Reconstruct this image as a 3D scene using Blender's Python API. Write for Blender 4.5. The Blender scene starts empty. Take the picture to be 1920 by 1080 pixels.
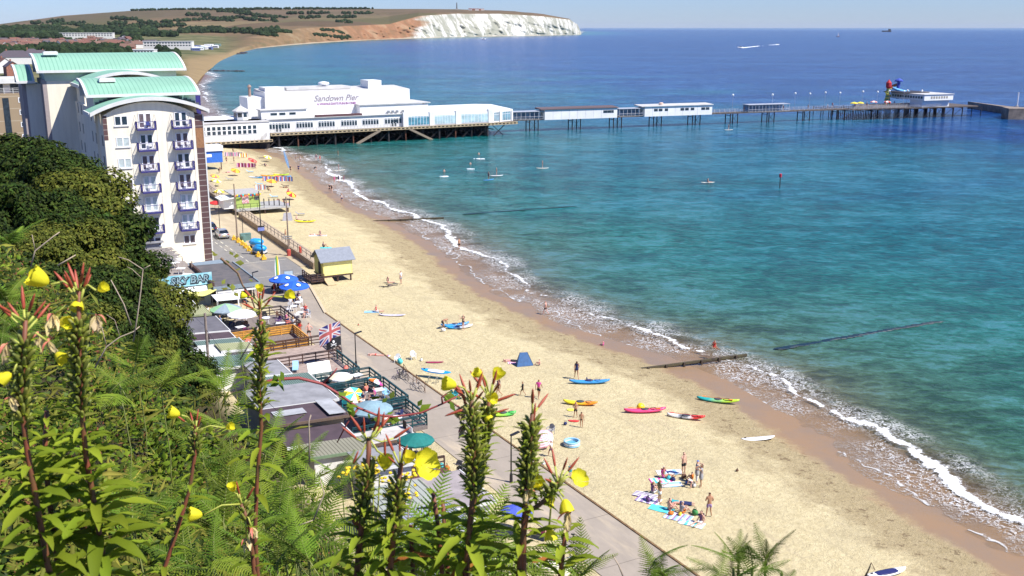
import bpy, bmesh, math, random
import numpy as np
from mathutils import Vector, Matrix, Euler
R = math.radians
scene = bpy.context.scene
COL = scene.collection
FPX = 1950.0; CAMH = 34.0; PITCH = math.atan(489 / FPX)
cam_d = bpy.data.cameras.new('camera'); cam = bpy.data.objects.new('camera', cam_d); COL.objects.link(cam)
cam.location = (0, 0, CAMH); cam.rotation_euler = (math.pi / 2 - PITCH, 0, 0)
cam_d.sensor_width = 36; cam_d.lens = FPX / 1920 * 36; cam_d.clip_start = 0.05; cam_d.clip_end = 120000
cam_d.dof.use_dof = True; cam_d.dof.focus_distance = 60; cam_d.dof.aperture_fstop = 14
scene.camera = cam
SUN_EL = R(52); SUNH = Vector((0.90, -0.43)).normalized()
world = bpy.data.worlds.new('World'); scene.world = world; world.use_nodes = True
nt = world.node_tree; nt.nodes.clear()
sky = nt.nodes.new('ShaderNodeTexSky'); sky.sky_type = 'NISHITA'; sky.sun_disc = False
sky.sun_elevation = SUN_EL; sky.sun_rotation = math.atan2(SUNH.x, SUNH.y)
sky.altitude = 0; sky.air_density = 1.0; sky.dust_density = 0.1; sky.ozone_density = 5.0
hs = nt.nodes.new('ShaderNodeHueSaturation'); hs.inputs['Saturation'].default_value = 1.0; hs.inputs['Value'].default_value = 1.0
tint = nt.nodes.new('ShaderNodeMix'); tint.data_type = 'RGBA'; tint.blend_type = 'MULTIPLY'; tint.inputs[0].default_value = 1
tint.inputs[7].default_value = (0.62, 0.77, 1.2, 1)
bgn = nt.nodes.new('ShaderNodeBackground'); bgn.inputs[1].default_value = 0.08
wo = nt.nodes.new('ShaderNodeOutputWorld')
nt.links.new(sky.outputs[0], hs.inputs['Color']); nt.links.new(hs.outputs[0], tint.inputs[6])
nt.links.new(tint.outputs[2], bgn.inputs[0]); nt.links.new(bgn.outputs[0], wo.inputs[0])
sd = bpy.data.lights.new('sun', 'SUN'); sd.energy = 4.8; sd.angle = R(0.53); sd.color = (1, 0.955, 0.88)
so = bpy.data.objects.new('sun', sd); COL.objects.link(so)
sdir = Vector((SUNH.x * math.cos(SUN_EL), SUNH.y * math.cos(SUN_EL), math.sin(SUN_EL)))
so.rotation_euler = sdir.to_track_quat('Z', 'Y').to_euler(); so.location = (60, -30, 120)
vs = scene.view_settings; vs.view_transform = 'Standard'; vs.look = 'None'; vs.gamma = 1; vs.exposure = 0.6
scene.cycles.max_bounces = 6; scene.cycles.transparent_max_bounces = 8
TV = Vector((-0.482, 0.876)); NV = Vector((0.876, 0.482)); E0 = Vector((-10.0, 100.1)); TH = math.atan2(.482, .876)
def W(s, n, z=0.0): p = E0 + TV * s + NV * n; return Vector((p.x, p.y, z))
def SN(x, y): a = Vector((x, y)) - E0; return a.dot(TV), a.dot(NV)
def ray(px, py):
 u = (px - 960) / FPX; v = (540 - py) / FPX
 return Vector((u, math.cos(PITCH) + v * math.sin(PITCH), -math.sin(PITCH) + v * math.cos(PITCH)))
def G(px, py, z=0.0):
 d = ray(px, py); return Vector((0, 0, CAMH)) + d * ((z - CAMH) / d.z)
SEA = -1.2
SHORE = [tuple(G(px, py, SEA).xy) for px, py in [(2600, 1420), (2200, 1175), (2050, 1078), (1920, 1000), (1850, 965), (1750, 905), (1650, 850), (1570, 800), (1500, 760), (1400, 705),
 (1290, 662), (1200, 635), (1100, 603), (1060, 580), (1000, 555), (955, 535), (904, 498), (860, 463), (800, 428), (753, 405), (704, 388), (654, 359), (607, 322), (565, 295), (515, 281), (470, 262)]]
SHORE += [(-95, 340), (-118, 420), (-145, 498), (-196, 660), (-228, 811), (-298, 977), (-344, 1228), (-410, 1577), (-458, 1911), (-468, 2345), (-447, 2797), (-371, 3384), (-187, 4160), (95, 4760), (331, 5395), (420, 6500), (600, 9000)]
SH = np.array(SHORE)
def shore_dist(X, Y):
 X = np.asarray(X, float); Y = np.asarray(Y, float); best = np.full(X.shape, 1e9); sgn = np.ones(X.shape)
 for i in range(len(SH) - 1):
  a = SH[i]; d = SH[i + 1] - a; L2 = d @ d
  t = np.clip(((X - a[0]) * d[0] + (Y - a[1]) * d[1]) / L2, 0, 1)
  qx = X - a[0] - t * d[0]; qy = Y - a[1] - t * d[1]; dd = np.hypot(qx, qy)
  cr = d[0] * (Y - a[1]) - d[1] * (X - a[0]); m = dd < best - 1e-6
  best = np.where(m, dd, best); sgn = np.where(m, np.where(cr < 0, 1., -1.), sgn)
 return best * sgn          # + on the sea side
PROF = np.array([(-400, 33.5), (-60, 33.2), (-45, 32.7), (-40, 32.3), (-38.5, 31.5), (-37, 29.4), (-35, 26.2), (-32, 21.0), (-28, 13), (-25, 6), (-22, 1.2), (-20, 0.05), (-19, 0)])
KS = np.array([(-400, 1.05), (-110, 1.03), (-92, 1), (-60, .86), (-30, .66), (30, .5), (60, .42), (120, .2), (250, .15)])
def gz(X, Y):
 X = np.asarray(X, float); Y = np.asarray(Y, float)
 a = X - E0.x; b = Y - E0.y; s = a * TV.x + b * TV.y; n = a * NV.x + b * NV.y
 z = np.interp(n, PROF[:, 0], PROF[:, 1]) * np.interp(s, KS[:, 0], KS[:, 1])
 d = -shore_dist(X, Y)
 return z + np.interp(d, [-400, -60, -8, 0, 4, 7.5, 15, 27], [-9, -4, -1.85, SEA - .16, SEA + .01, -0.92, -0.14, 0])
def gh(x, y): return float(gz(np.array([x]), np.array([y]))[0])
def at(px, py):
 z = 0.0
 for _ in range(5):
  p = G(px, py, z); z = max(gh(p.x, p.y), SEA)
 return Vector((p.x, p.y, z))
def atd(px, py, d):          # the point at horizontal distance d on the line of sight
 r = ray(px, py); return Vector((0, 0, CAMH)) + r * (d / math.hypot(r.x, r.y))
MATS = {}
def mat(name, col, rough=.7, var=.12, scale=3.0, col2=None, bump=0.0, bscale=None, metal=0, spec=.5, transl=0, island=0, mask_hi=.65, emis=None, stretch=None, coat=0):
 if name in MATS: return MATS[name]
 m = bpy.data.materials.new(name); m.use_nodes = True; t = m.node_tree; b = t.nodes['Principled BSDF']
 b.inputs['Roughness'].default_value = rough; b.inputs['Metallic'].default_value = metal
 b.inputs['Specular IOR Level'].default_value = spec
 if coat: b.inputs['Coat Weight'].default_value = coat
 tc = t.nodes.new('ShaderNodeTexCoord'); src = tc.outputs['Object']
 if stretch:
  mp = t.nodes.new('ShaderNodeMapping'); mp.inputs['Scale'].default_value = stretch; t.links.new(src, mp.inputs[0]); src = mp.outputs[0]
 nz = t.nodes.new('ShaderNodeTexNoise'); nz.inputs['Scale'].default_value = scale; nz.inputs['Detail'].default_value = 5; nz.inputs['Roughness'].default_value = .6
 t.links.new(src, nz.inputs['Vector'])
 rp = t.nodes.new('ShaderNodeValToRGB'); c2 = col2 or tuple(c * (1 - var) for c in col); c1 = tuple(min(1, c * (1 + var)) for c in col) if not col2 else col
 rp.color_ramp.elements[0].position = .35; rp.color_ramp.elements[1].position = mask_hi
 rp.color_ramp.elements[0].color = (*c2, 1); rp.color_ramp.elements[1].color = (*c1, 1)
 t.links.new(nz.outputs[0], rp.inputs[0]); out = rp.outputs[0]
 if island:
  ge = t.nodes.new('ShaderNodeNewGeometry' if island > 0 else 'ShaderNodeObjectInfo').outputs['Random Per Island' if island > 0 else 'Random']; island = abs(island); h = t.nodes.new('ShaderNodeHueSaturation')
  m1 = t.nodes.new('ShaderNodeMapRange'); m1.inputs[3].default_value = 1 - island; m1.inputs[4].default_value = 1 + island
  m2 = t.nodes.new('ShaderNodeMapRange'); m2.inputs[3].default_value = .5 - island * .05; m2.inputs[4].default_value = .5 + island * .035
  t.links.new(ge, m1.inputs[0]); t.links.new(m1.outputs[0], h.inputs['Value'])
  mm = t.nodes.new('ShaderNodeMath'); mm.operation = 'MULTIPLY'; mm.inputs[1].default_value = 7.31; fr = t.nodes.new('ShaderNodeMath'); fr.operation = 'FRACT'
  t.links.new(ge, mm.inputs[0]); t.links.new(mm.outputs[0], fr.inputs[0]); t.links.new(fr.outputs[0], m2.inputs[0])
  t.links.new(m2.outputs[0], h.inputs['Hue']); t.links.new(out, h.inputs['Color']); out = h.outputs[0]
 t.links.new(out, b.inputs['Base Color'])
 if bump:
  n2 = t.nodes.new('ShaderNodeTexNoise'); n2.inputs['Scale'].default_value = bscale or scale * 4; n2.inputs['Detail'].default_value = 4
  t.links.new(src, n2.inputs['Vector']); bp = t.nodes.new('ShaderNodeBump'); bp.inputs['Strength'].default_value = bump; bp.inputs['Distance'].default_value = .05
  t.links.new(n2.outputs[0], bp.inputs['Height']); t.links.new(bp.outputs[0], b.inputs['Normal'])
 if transl:
  tr = t.nodes.new('ShaderNodeBsdfTranslucent'); mx = t.nodes.new('ShaderNodeMixShader'); mx.inputs[0].default_value = transl
  t.links.new(out, tr.inputs[0]); t.links.new(b.outputs[0], mx.inputs[1]); t.links.new(tr.outputs[0], mx.inputs[2])
  t.links.new(mx.outputs[0], t.nodes['Material Output'].inputs[0])
 if emis: b.inputs['Emission Color'].default_value = (*emis, 1); b.inputs['Emission Strength'].default_value = 1
 MATS[name] = m; return m
def striped(name, cols, width, axis=0, rough=.7, metal=0, line=None, lw=.1):
 """procedural stripes along a local axis; cols repeat every len*width metres"""
 if name in MATS: return MATS[name]
 m = mat(name, cols[0], rough=rough, metal=metal); t = m.node_tree; b = t.nodes['Principled BSDF']
 tc = t.nodes.new('ShaderNodeTexCoord'); sp = t.nodes.new('ShaderNodeSeparateXYZ'); t.links.new(tc.outputs['Object'], sp.inputs[0])
 d = t.nodes.new('ShaderNodeMath'); d.operation = 'DIVIDE'; d.inputs[1].default_value = width * len(cols); t.links.new(sp.outputs[axis], d.inputs[0])
 f = t.nodes.new('ShaderNodeMath'); f.operation = 'FRACT'; t.links.new(d.outputs[0], f.inputs[0])
 rp = t.nodes.new('ShaderNodeValToRGB'); rp.color_ramp.interpolation = 'CONSTANT'
 if line:
  rp.color_ramp.elements[0].color = (*line, 1); rp.color_ramp.elements[1].position = lw; rp.color_ramp.elements[1].color = (*cols[0], 1)
 else:
  while len(rp.color_ramp.elements) < len(cols): rp.color_ramp.elements.new(.5)
  for i, c in enumerate(cols): rp.color_ramp.elements[i].position = i / len(cols); rp.color_ramp.elements[i].color = (*c, 1)
 nz = t.nodes.new('ShaderNodeTexNoise'); nz.inputs['Scale'].default_value = 1.3; nz.inputs['Detail'].default_value = 4
 mr = t.nodes.new('ShaderNodeMapRange'); mr.inputs[3].default_value = .75; mr.inputs[4].default_value = 1.2
 t.links.new(nz.outputs[0], mr.inputs[0]); h = t.nodes.new('ShaderNodeHueSaturation'); t.links.new(mr.outputs[0], h.inputs['Value']); t.links.new(rp.outputs[0], h.inputs['Color'])
 t.links.new(f.outputs[0], rp.inputs[0]); t.links.new(h.outputs[0], b.inputs['Base Color']); return m
def glass(name='window_glass', col=(.03, .045, .06)):
 if name in MATS: return MATS[name]
 m = mat(name, col, rough=.06, var=.35, scale=.9, spec=.8); return m
def flat(name, col, **k): return mat(name, col, **k)
WHITE = mat('white_paint', (.78, .78, .76), rough=.5, var=.05, scale=1.2)
WHITEP = mat('white_plastic', (.82, .82, .82), rough=.35, var=.03)
GLASS = glass()
BLACKM = mat('black_metal', (.02, .02, .022), rough=.4, var=.2)
GREYM = mat('grey_metal', (.32, .33, .34), rough=.4, metal=.6)
STEEL = mat('galvanised_steel', (.5, .51, .52), rough=.4, metal=.7)
DARKW = mat('dark_timber', (.035, .025, .02), rough=.8, var=.4, scale=6, stretch=(1, 1, 6))
BROWNST = mat('brown_stained_timber', (.075, .04, .032), rough=.7, var=.3, scale=5)
RUST = mat('rusty_iron', (.12, .045, .025), rough=.85, var=.5, scale=2)
CONC = mat('concrete', (.42, .39, .35), rough=.9, var=.2, scale=1.5, bump=.2)
def tag(o, label=None, cat=None, group=None, kind=None):
 if label: o['label'] = label
 if cat: o['category'] = cat
 if group: o['group'] = group
 if kind: o['kind'] = kind
 return o
def thing(name, label, cat, loc=(0, 0, 0), rotz=0, group=None, scale=None):
 o = bpy.data.objects.new(name, None); COL.objects.link(o); o.location = loc; o.rotation_euler = (0, 0, rotz); o.empty_display_size = .2
 if scale: o.scale = (scale,) * 3 if not isinstance(scale, tuple) else scale
 return tag(o, label, cat, group)
def cthing(name, label, cat, s, n, z=0, rot=0, group=None): return thing(name, label, cat, W(s, n, z), TH + rot, group)
def link(name, me, m=None, parent=None):
 if m is not None and not me.materials: me.materials.append(m)
 o = bpy.data.objects.new(name, me); COL.objects.link(o)
 if parent: o.parent = parent
 return o
def slotmat(o, m): o.material_slots[0].link = 'OBJECT'; o.material_slots[0].material = m
def copy_tree(o, parent=None):
 c = o.copy(); COL.objects.link(c)
 if parent: c.parent = parent
 for ch in list(o.children): copy_tree(ch, c)
 return c
class MB:
 def __init__(s): s.v = []; s.f = []; s.mi = []; s.cur = 0
 def add(s, vs, fs):
  o = len(s.v); s.v += [tuple(v) for v in vs]; s.f += [tuple(i + o for i in f) for f in fs]; s.mi += [s.cur] * len(fs); return s
 def box(s, x0, x1, y0, y1, z0, z1):
  return s.add([(x0, y0, z0), (x1, y0, z0), (x1, y1, z0), (x0, y1, z0), (x0, y0, z1), (x1, y0, z1), (x1, y1, z1), (x0, y1, z1)],
     [(0, 3, 2, 1), (4, 5, 6, 7), (0, 1, 5, 4), (1, 2, 6, 5), (2, 3, 7, 6), (3, 0, 4, 7)])
 def cbox(s, c, d, rz=0, rx=0, ry=0):
  M = Matrix.Translation(c) @ Euler((rx, ry, rz)).to_matrix().to_4x4(); v = []
  for z in (-.5, .5):
   for x, y in ((-.5, -.5), (.5, -.5), (.5, .5), (-.5, .5)): v.append(M @ Vector((x * d[0], y * d[1], z * d[2])))
  return s.add(v, [(0, 3, 2, 1), (4, 5, 6, 7), (0, 1, 5, 4), (1, 2, 6, 5), (2, 3, 7, 6), (3, 0, 4, 7)])
 def tube(s, pts, r, n=6, cap=True):
  pts = [Vector(p) for p in pts]; rs = r if isinstance(r, (list, tuple)) else [r] * len(pts); v = []; f = []
  up = Vector((0, 0, 1)); prev = None
  for i, p in enumerate(pts):
   d = (pts[min(i + 1, len(pts) - 1)] - pts[max(i - 1, 0)])
   d = d.normalized() if d.length > 1e-9 else up
   a = prev if prev is not None else (Vector((1, 0, 0)) if abs(d.x) < .9 else Vector((0, 1, 0)))
   a = (a - d * a.dot(d)); a = a.normalized() if a.length > 1e-6 else d.orthogonal().normalized(); prev = a; b = d.cross(a)
   for k in range(n):
    an = 2 * math.pi * k / n; v.append(p + (a * math.cos(an) + b * math.sin(an)) * rs[i])
  for i in range(len(pts) - 1):
   for k in range(n): f.append((i * n + k, i * n + (k + 1) % n, (i + 1) * n + (k + 1) % n, (i + 1) * n + k))
  if cap and n > 2: f.append(tuple(range(n - 1, -1, -1))); f.append(tuple((len(pts) - 1) * n + k for k in range(n)))
  return s.add(v, f)
 def bar(s, a, b, w=.05, h=None): # square bar
  h = h or w; a = Vector(a); b = Vector(b); d = (b - a).normalized(); x = d.cross(Vector((0, 0, 1))); x = x.normalized() if x.length > 1e-4 else Vector((1, 0, 0)); y = x.cross(d)
  v = [p + x * i * w / 2 + y * j * h / 2 for p in (a, b) for i, j in ((-1, -1), (1, -1), (1, 1), (-1, 1))]
  return s.add(v, [(0, 1, 2, 3), (7, 6, 5, 4), (0, 4, 5, 1), (1, 5, 6, 2), (2, 6, 7, 3), (3, 7, 4, 0)])
 def prism(s, poly, z0, z1): # ccw poly
  n = len(poly); z0 = z0 if isinstance(z0, (list, tuple)) else [z0] * n; z1 = z1 if isinstance(z1, (list, tuple)) else [z1] * n
  v = [(*p, z) for p, z in zip(poly, z0)] + [(*p, z) for p, z in zip(poly, z1)]
  return s.add(v, [tuple(range(n - 1, -1, -1)), tuple(range(n, 2 * n))] + [(i, (i + 1) % n, n + (i + 1) % n, n + i) for i in range(n)])
 def lathe(s, prof, n=12, c=(0, 0, 0)):
  v = []; f = []
  for r, z in prof:
   for k in range(n): a = 2 * math.pi * k / n; v.append((c[0] + r * math.cos(a), c[1] + r * math.sin(a), c[2] + z))
  for i in range(len(prof) - 1):
   for k in range(n): f.append((i * n + k, i * n + (k + 1) % n, (i + 1) * n + (k + 1) % n, (i + 1) * n + k))
  f.append(tuple(range(n - 1, -1, -1))); f.append(tuple((len(prof) - 1) * n + k for k in range(n)))
  return s.add(v, f)
 def ball(s, c, r, n=8, m=5):
  r = r if isinstance(r, (tuple, list)) else (r, r, r); v = [(c[0], c[1], c[2] - r[2])]; f = []
  for i in range(1, m):
   ph = -math.pi / 2 + math.pi * i / m
   for k in range(n): a = 2 * math.pi * k / n; v.append((c[0] + r[0] * math.cos(ph) * math.cos(a), c[1] + r[1] * math.cos(ph) * math.sin(a), c[2] + r[2] * math.sin(ph)))
  v.append((c[0], c[1], c[2] + r[2]))
  for k in range(n): f.append((0, 1 + (k + 1) % n, 1 + k)); f.append((len(v) - 1, 1 + (m - 2) * n + k, 1 + (m - 2) * n + (k + 1) % n))
  for i in range(m - 2):
   for k in range(n): f.append((1 + i * n + k, 1 + i * n + (k + 1) % n, 1 + (i + 1) * n + (k + 1) % n, 1 + (i + 1) * n + k))
  return s.add(v, f)
 def mesh(s, name, smooth=False):
  me = bpy.data.meshes.new(name); me.from_pydata(s.v, [], s.f)
  if any(s.mi): me.polygons.foreach_set('material_index', s.mi)
  if smooth: me.polygons.foreach_set('use_smooth', [True] * len(me.polygons))
  me.update(); return me
 def obj(s, name, m, parent=None, smooth=False):
  me = s.mesh(name, smooth)
  for x in (m if isinstance(m, (list, tuple)) else [m]): me.materials.append(x)
  return link(name, me, None, parent)
def npmesh(name, V, F, smooth=False, attrs=None):
 V = np.asarray(V, np.float32); F = np.asarray(F, np.int32); k = F.shape[1]
 me = bpy.data.meshes.new(name); me.vertices.add(len(V)); me.vertices.foreach_set('co', V.ravel())
 me.loops.add(F.size); me.loops.foreach_set('vertex_index', F.ravel()); me.polygons.add(len(F))
 me.polygons.foreach_set('loop_start', np.arange(0, F.size, k, dtype=np.int32))
 if smooth: me.polygons.foreach_set('use_smooth', np.ones(len(F), bool))
 for an, av in (attrs or {}).items():
  a = me.attributes.new(an, 'FLOAT', 'POINT'); a.data.foreach_set('value', np.asarray(av, np.float32).ravel())
 me.update(calc_edges=True); return me
def gridfaces(nx, ny):
 i = np.arange(nx * ny).reshape(ny, nx); return np.stack([i[:-1, :-1].ravel(), i[:-1, 1:].ravel(), i[1:, 1:].ravel(), i[1:, :-1].ravel()], 1)
def text_part(txt, size, m, parent, loc, rot, shear=0, name='lettering', depth=.02, bold=0, space=1.0):
 c = bpy.data.curves.new(name, 'FONT'); c.body = txt; c.size = size; c.shear = shear; c.extrude = depth; c.offset = bold; c.space_character = space
 c.align_x = 'CENTER'; c.align_y = 'CENTER'; c.resolution_u = 3
 o = bpy.data.objects.new(name, c); COL.objects.link(o); dg = bpy.context.evaluated_depsgraph_get()
 me = bpy.data.meshes.new_from_object(o.evaluated_get(dg)); bpy.data.objects.remove(o); bpy.data.curves.remove(c)
 me.materials.clear(); r = link(name, me, m, parent); r.location = loc; r.rotation_euler = rot; return r
def vnoise(x, y, seed=0):
 x = np.asarray(x, float); y = np.asarray(y, float); xi = np.floor(x).astype(np.int64); yi = np.floor(y).astype(np.int64); xf = x - xi; yf = y - yi
 def h(a, b):
  q = (a * 374761393 + b * 668265263 + seed * 974711) & 0x7fffffff; q = ((q ^ (q >> 13)) * 1274126177) & 0x7fffffff; return ((q ^ (q >> 16)) & 0xffff) / 65535.
 u = xf * xf * (3 - 2 * xf); v = yf * yf * (3 - 2 * yf)
 return (h(xi, yi) * (1 - u) + h(xi + 1, yi) * u) * (1 - v) + (h(xi, yi + 1) * (1 - u) + h(xi + 1, yi + 1) * u) * v
def fbm(x, y, o=4, seed=0):
 r = 0; a = .5; f = 1
 for i in range(o): r = r + a * vnoise(x * f, y * f, seed + i); a *= .5; f *= 2.03
 return r
# ================================================================== GROUND, SEA
def shader_nodes(m): t = m.node_tree; return t, t.nodes['Principled BSDF']
def N(t, kind, **ins):
 n = t.nodes.new(kind)
 for k, v in ins.items():
  if k.startswith('_'): setattr(n, k[1:], v)
  else: n.inputs[k.replace('__', ' ')].default_value = v
 return n
def ramp(t, pts, interp='LINEAR'):
 r = t.nodes.new('ShaderNodeValToRGB'); r.color_ramp.interpolation = interp
 while len(r.color_ramp.elements) < len(pts): r.color_ramp.elements.new(.5)
 for i, (p, c) in enumerate(pts):
  r.color_ramp.elements[i].position = p; r.color_ramp.elements[i].color = (*c, 1) if isinstance(c, tuple) else (c, c, c, 1)
 return r
def mixc(t, fac, a, b, mode='MIX'):
 x = t.nodes.new('ShaderNodeMix'); x.data_type = 'RGBA'; x.blend_type = mode
 for k, s in ((0, fac), (6, a), (7, b)):
  if isinstance(s, (int, float)): x.inputs[k].default_value = s
  elif isinstance(s, tuple): x.inputs[k].default_value = (*s, 1)
  else: t.links.new(s, x.inputs[k])
 return x.outputs[2]
def math_(t, op, a, b=None, clamp=False):
 x = t.nodes.new('ShaderNodeMath'); x.operation = op; x.use_clamp = clamp
 for k, s in ((0, a), (1, b)):
  if s is None: continue
  if isinstance(s, (int, float)): x.inputs[k].default_value = s
  else: t.links.new(s, x.inputs[k])
 return x.outputs[0]
def maprange(t, v, a, b, c, d, smooth=False):
 x = t.nodes.new('ShaderNodeMapRange'); t.links.new(v, x.inputs[0])
 if smooth: x.interpolation_type = 'SMOOTHSTEP'
 for i, q in enumerate((a, b, c, d)): x.inputs[i + 1].default_value = q
 return x.outputs[0]
def coastmap(t, sx=1, sy=1, sz=1, rot=None):
 """world position turned into the coast frame (x seaward, y along the coast)"""
 g = t.nodes.new('ShaderNodeNewGeometry'); mp = t.nodes.new('ShaderNodeMapping'); mp.vector_type = 'TEXTURE'; mp.inputs['Rotation'].default_value = (0, 0, TH if rot is None else rot)
 t.links.new(g.outputs['Position'], mp.inputs[0]); m2 = t.nodes.new('ShaderNodeMapping'); m2.inputs['Scale'].default_value = (sx, sy, sz); t.links.new(mp.outputs[0], m2.inputs[0]); return m2.outputs[0]
def noise(t, vec, scale, detail=5, rough=.6, dist=0):
 n = t.nodes.new('ShaderNodeTexNoise'); n.inputs['Scale'].default_value = scale; n.inputs['Detail'].default_value = detail; n.inputs['Roughness'].default_value = rough; n.inputs['Distortion'].default_value = dist
 t.links.new(vec, n.inputs['Vector']); return n.outputs[0]
def attr(t, name): a = t.nodes.new('ShaderNodeAttribute'); a.attribute_name = name; return a.outputs['Fac']
def build_ground():
 ss = np.concatenate([np.linspace(-420, -150, 10), np.arange(-140, 130, 1.0), np.arange(132, 420, 4.0), np.arange(430, 1700, 25)])
 nn = np.concatenate([np.linspace(-900, -70, 16), np.arange(-64, 66, 1.0), np.arange(68, 150, 6.0)])
 S, NN = np.meshgrid(ss, nn); X = E0.x + TV.x * S + NV.x * NN; Y = E0.y + TV.y * S + NV.y * NN
 Z = gz(X, Y); D = -shore_dist(X, Y)
 beach = ((NN > 8) | ((NN > .6) & (S < 25))) & (D > 6)
 Z = Z + np.where(beach, (fbm(X * .25, Y * .25, 3, 5) - .5) * .10 + (vnoise(X * .9, Y * .9, 9) - .5) * .04, 0)
 veg = np.clip((-NN - 18.3) / 1.2, 0, 1); Z = Z + veg * (fbm(X * .4, Y * .4, 3, 3) - .5) * .8
 V = np.stack([X, Y, Z], -1).reshape(-1, 3)
 me = npmesh('ground', V, gridfaces(len(ss), len(nn))[:, ::-1], True, dict(shore=D, veg=veg, far=np.clip((S - 232) / 30, 0, 1), town=np.clip((S - 150) / 60, 0, 1) * np.clip((D - 22) / 15, 0, 1)))
 m = mat('sand_and_soil', (.5, .42, .27), rough=.95); t, b = shader_nodes(m); P = coastmap(t)
 sh = attr(t, 'shore'); n1 = noise(t, P, .22, 4, .6); n2 = noise(t, P, 1.6, 5, .7); n3 = noise(t, P, 14, 3, .7)
 dry = mixc(t, maprange(t, n2, .35, .65, 0, 1), (.52, .435, .25), (.65, .555, .335))
 dry = mixc(t, maprange(t, n1, .45, .75, 0, .55, True), dry, (.43, .365, .225))
 Pl = coastmap(t, 1, .12); tr = noise(t, Pl, .9, 3, .6)
 dry = mixc(t, maprange(t, tr, .60, .68, 0, .3, True), dry, (.44, .36, .24))
 sx = t.nodes.new('ShaderNodeSeparateXYZ'); t.links.new(P, sx.inputs[0]); px_ = math_(t, 'ADD', sx.outputs[0], maprange(t, noise(t, P, .03, 3, .5), .3, .7, -3, 3)); tk = math_(t, 'MULTIPLY', maprange(t, math_(t, 'ABSOLUTE', math_(t, 'SUBTRACT', math_(t, 'FRACT', math_(t, 'DIVIDE', px_, 2.1)), .5)), .03, .10, .28, 0), maprange(t, noise(t, Pl, .35, 3, .6), .48, .6, 0, 1)); dry = mixc(t, tk, dry, (.36, .30, .19))
 sp = maprange(t, n3, .58, .66, 0, .6); dry = mixc(t, sp, dry, (.30, .25, .17))
 fl = maprange(t, n3, .3, .34, .5, 0); dry = mixc(t, fl, dry, (.8, .72, .58))
 wn = noise(t, P, .35, 4, .6); de = math_(t, 'ADD', sh, maprange(t, wn, .2, .8, -3.2, 3.2))
 damp = mixc(t, maprange(t, n2, .35, .65, 0, 1), (.34, .27, .15), (.42, .34, .20))
 weed = math_(t, 'MULTIPLY', maprange(t, noise(t, P, 1.1, 6, .75), .56, .62, 0, .8, True), maprange(t, sh, 10, 18, 1, 0, True))
 damp = mixc(t, weed, damp, (.17, .12, .07))
 c = mixc(t, maprange(t, de, 9.5, 14, 0, 1, True), damp, dry)
 wet = mixc(t, maprange(t, n1, .4, .7, 0, 1), (.30, .19, .10), (.25, .18, .12))
 wf = maprange(t, math_(t, 'ADD', sh, maprange(t, wn, .2, .8, -1.4, 1.4)), 5.6, 7.4, 0, 1, True)
 c = mixc(t, wf, wet, c)
 soil = mixc(t, n2, (.035, .04, .015), (.09, .07, .035)); c = mixc(t, attr(t, 'veg'), c, soil); c = mixc(t, attr(t, 'town'), c, mixc(t, maprange(t, noise(t, P, .05, 4, .7), .4, .6, 0, 1), (.06, .075, .03), (.17, .14, .10))); c = mixc(t, maprange(t, attr(t, 'far'), 0, 1, 0, .75), c, (.19, .11, .07))
 t.links.new(c, b.inputs['Base Color'])
 t.links.new(maprange(t, wf, 0, 1, .38, .95), b.inputs['Roughness'])
 t.links.new(maprange(t, wf, 0, 1, .28, .1), b.inputs['Specular IOR Level'])
 bp = t.nodes.new('ShaderNodeBump'); bp.inputs['Distance'].default_value = .22
 t.links.new(maprange(t, wf, 0, 1, 0.02, .8), bp.inputs['Strength'])
 t.links.new(math_(t, 'ADD', noise(t, P, 3.0, 5, .65), math_(t, 'MULTIPLY', n3, .35)), bp.inputs['Height']); t.links.new(bp.outputs[0], b.inputs['Normal'])
 tag(link('ground', me, m), 'pale golden beach sand running up to the foot of the green slope', None, None, 'structure')
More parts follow.
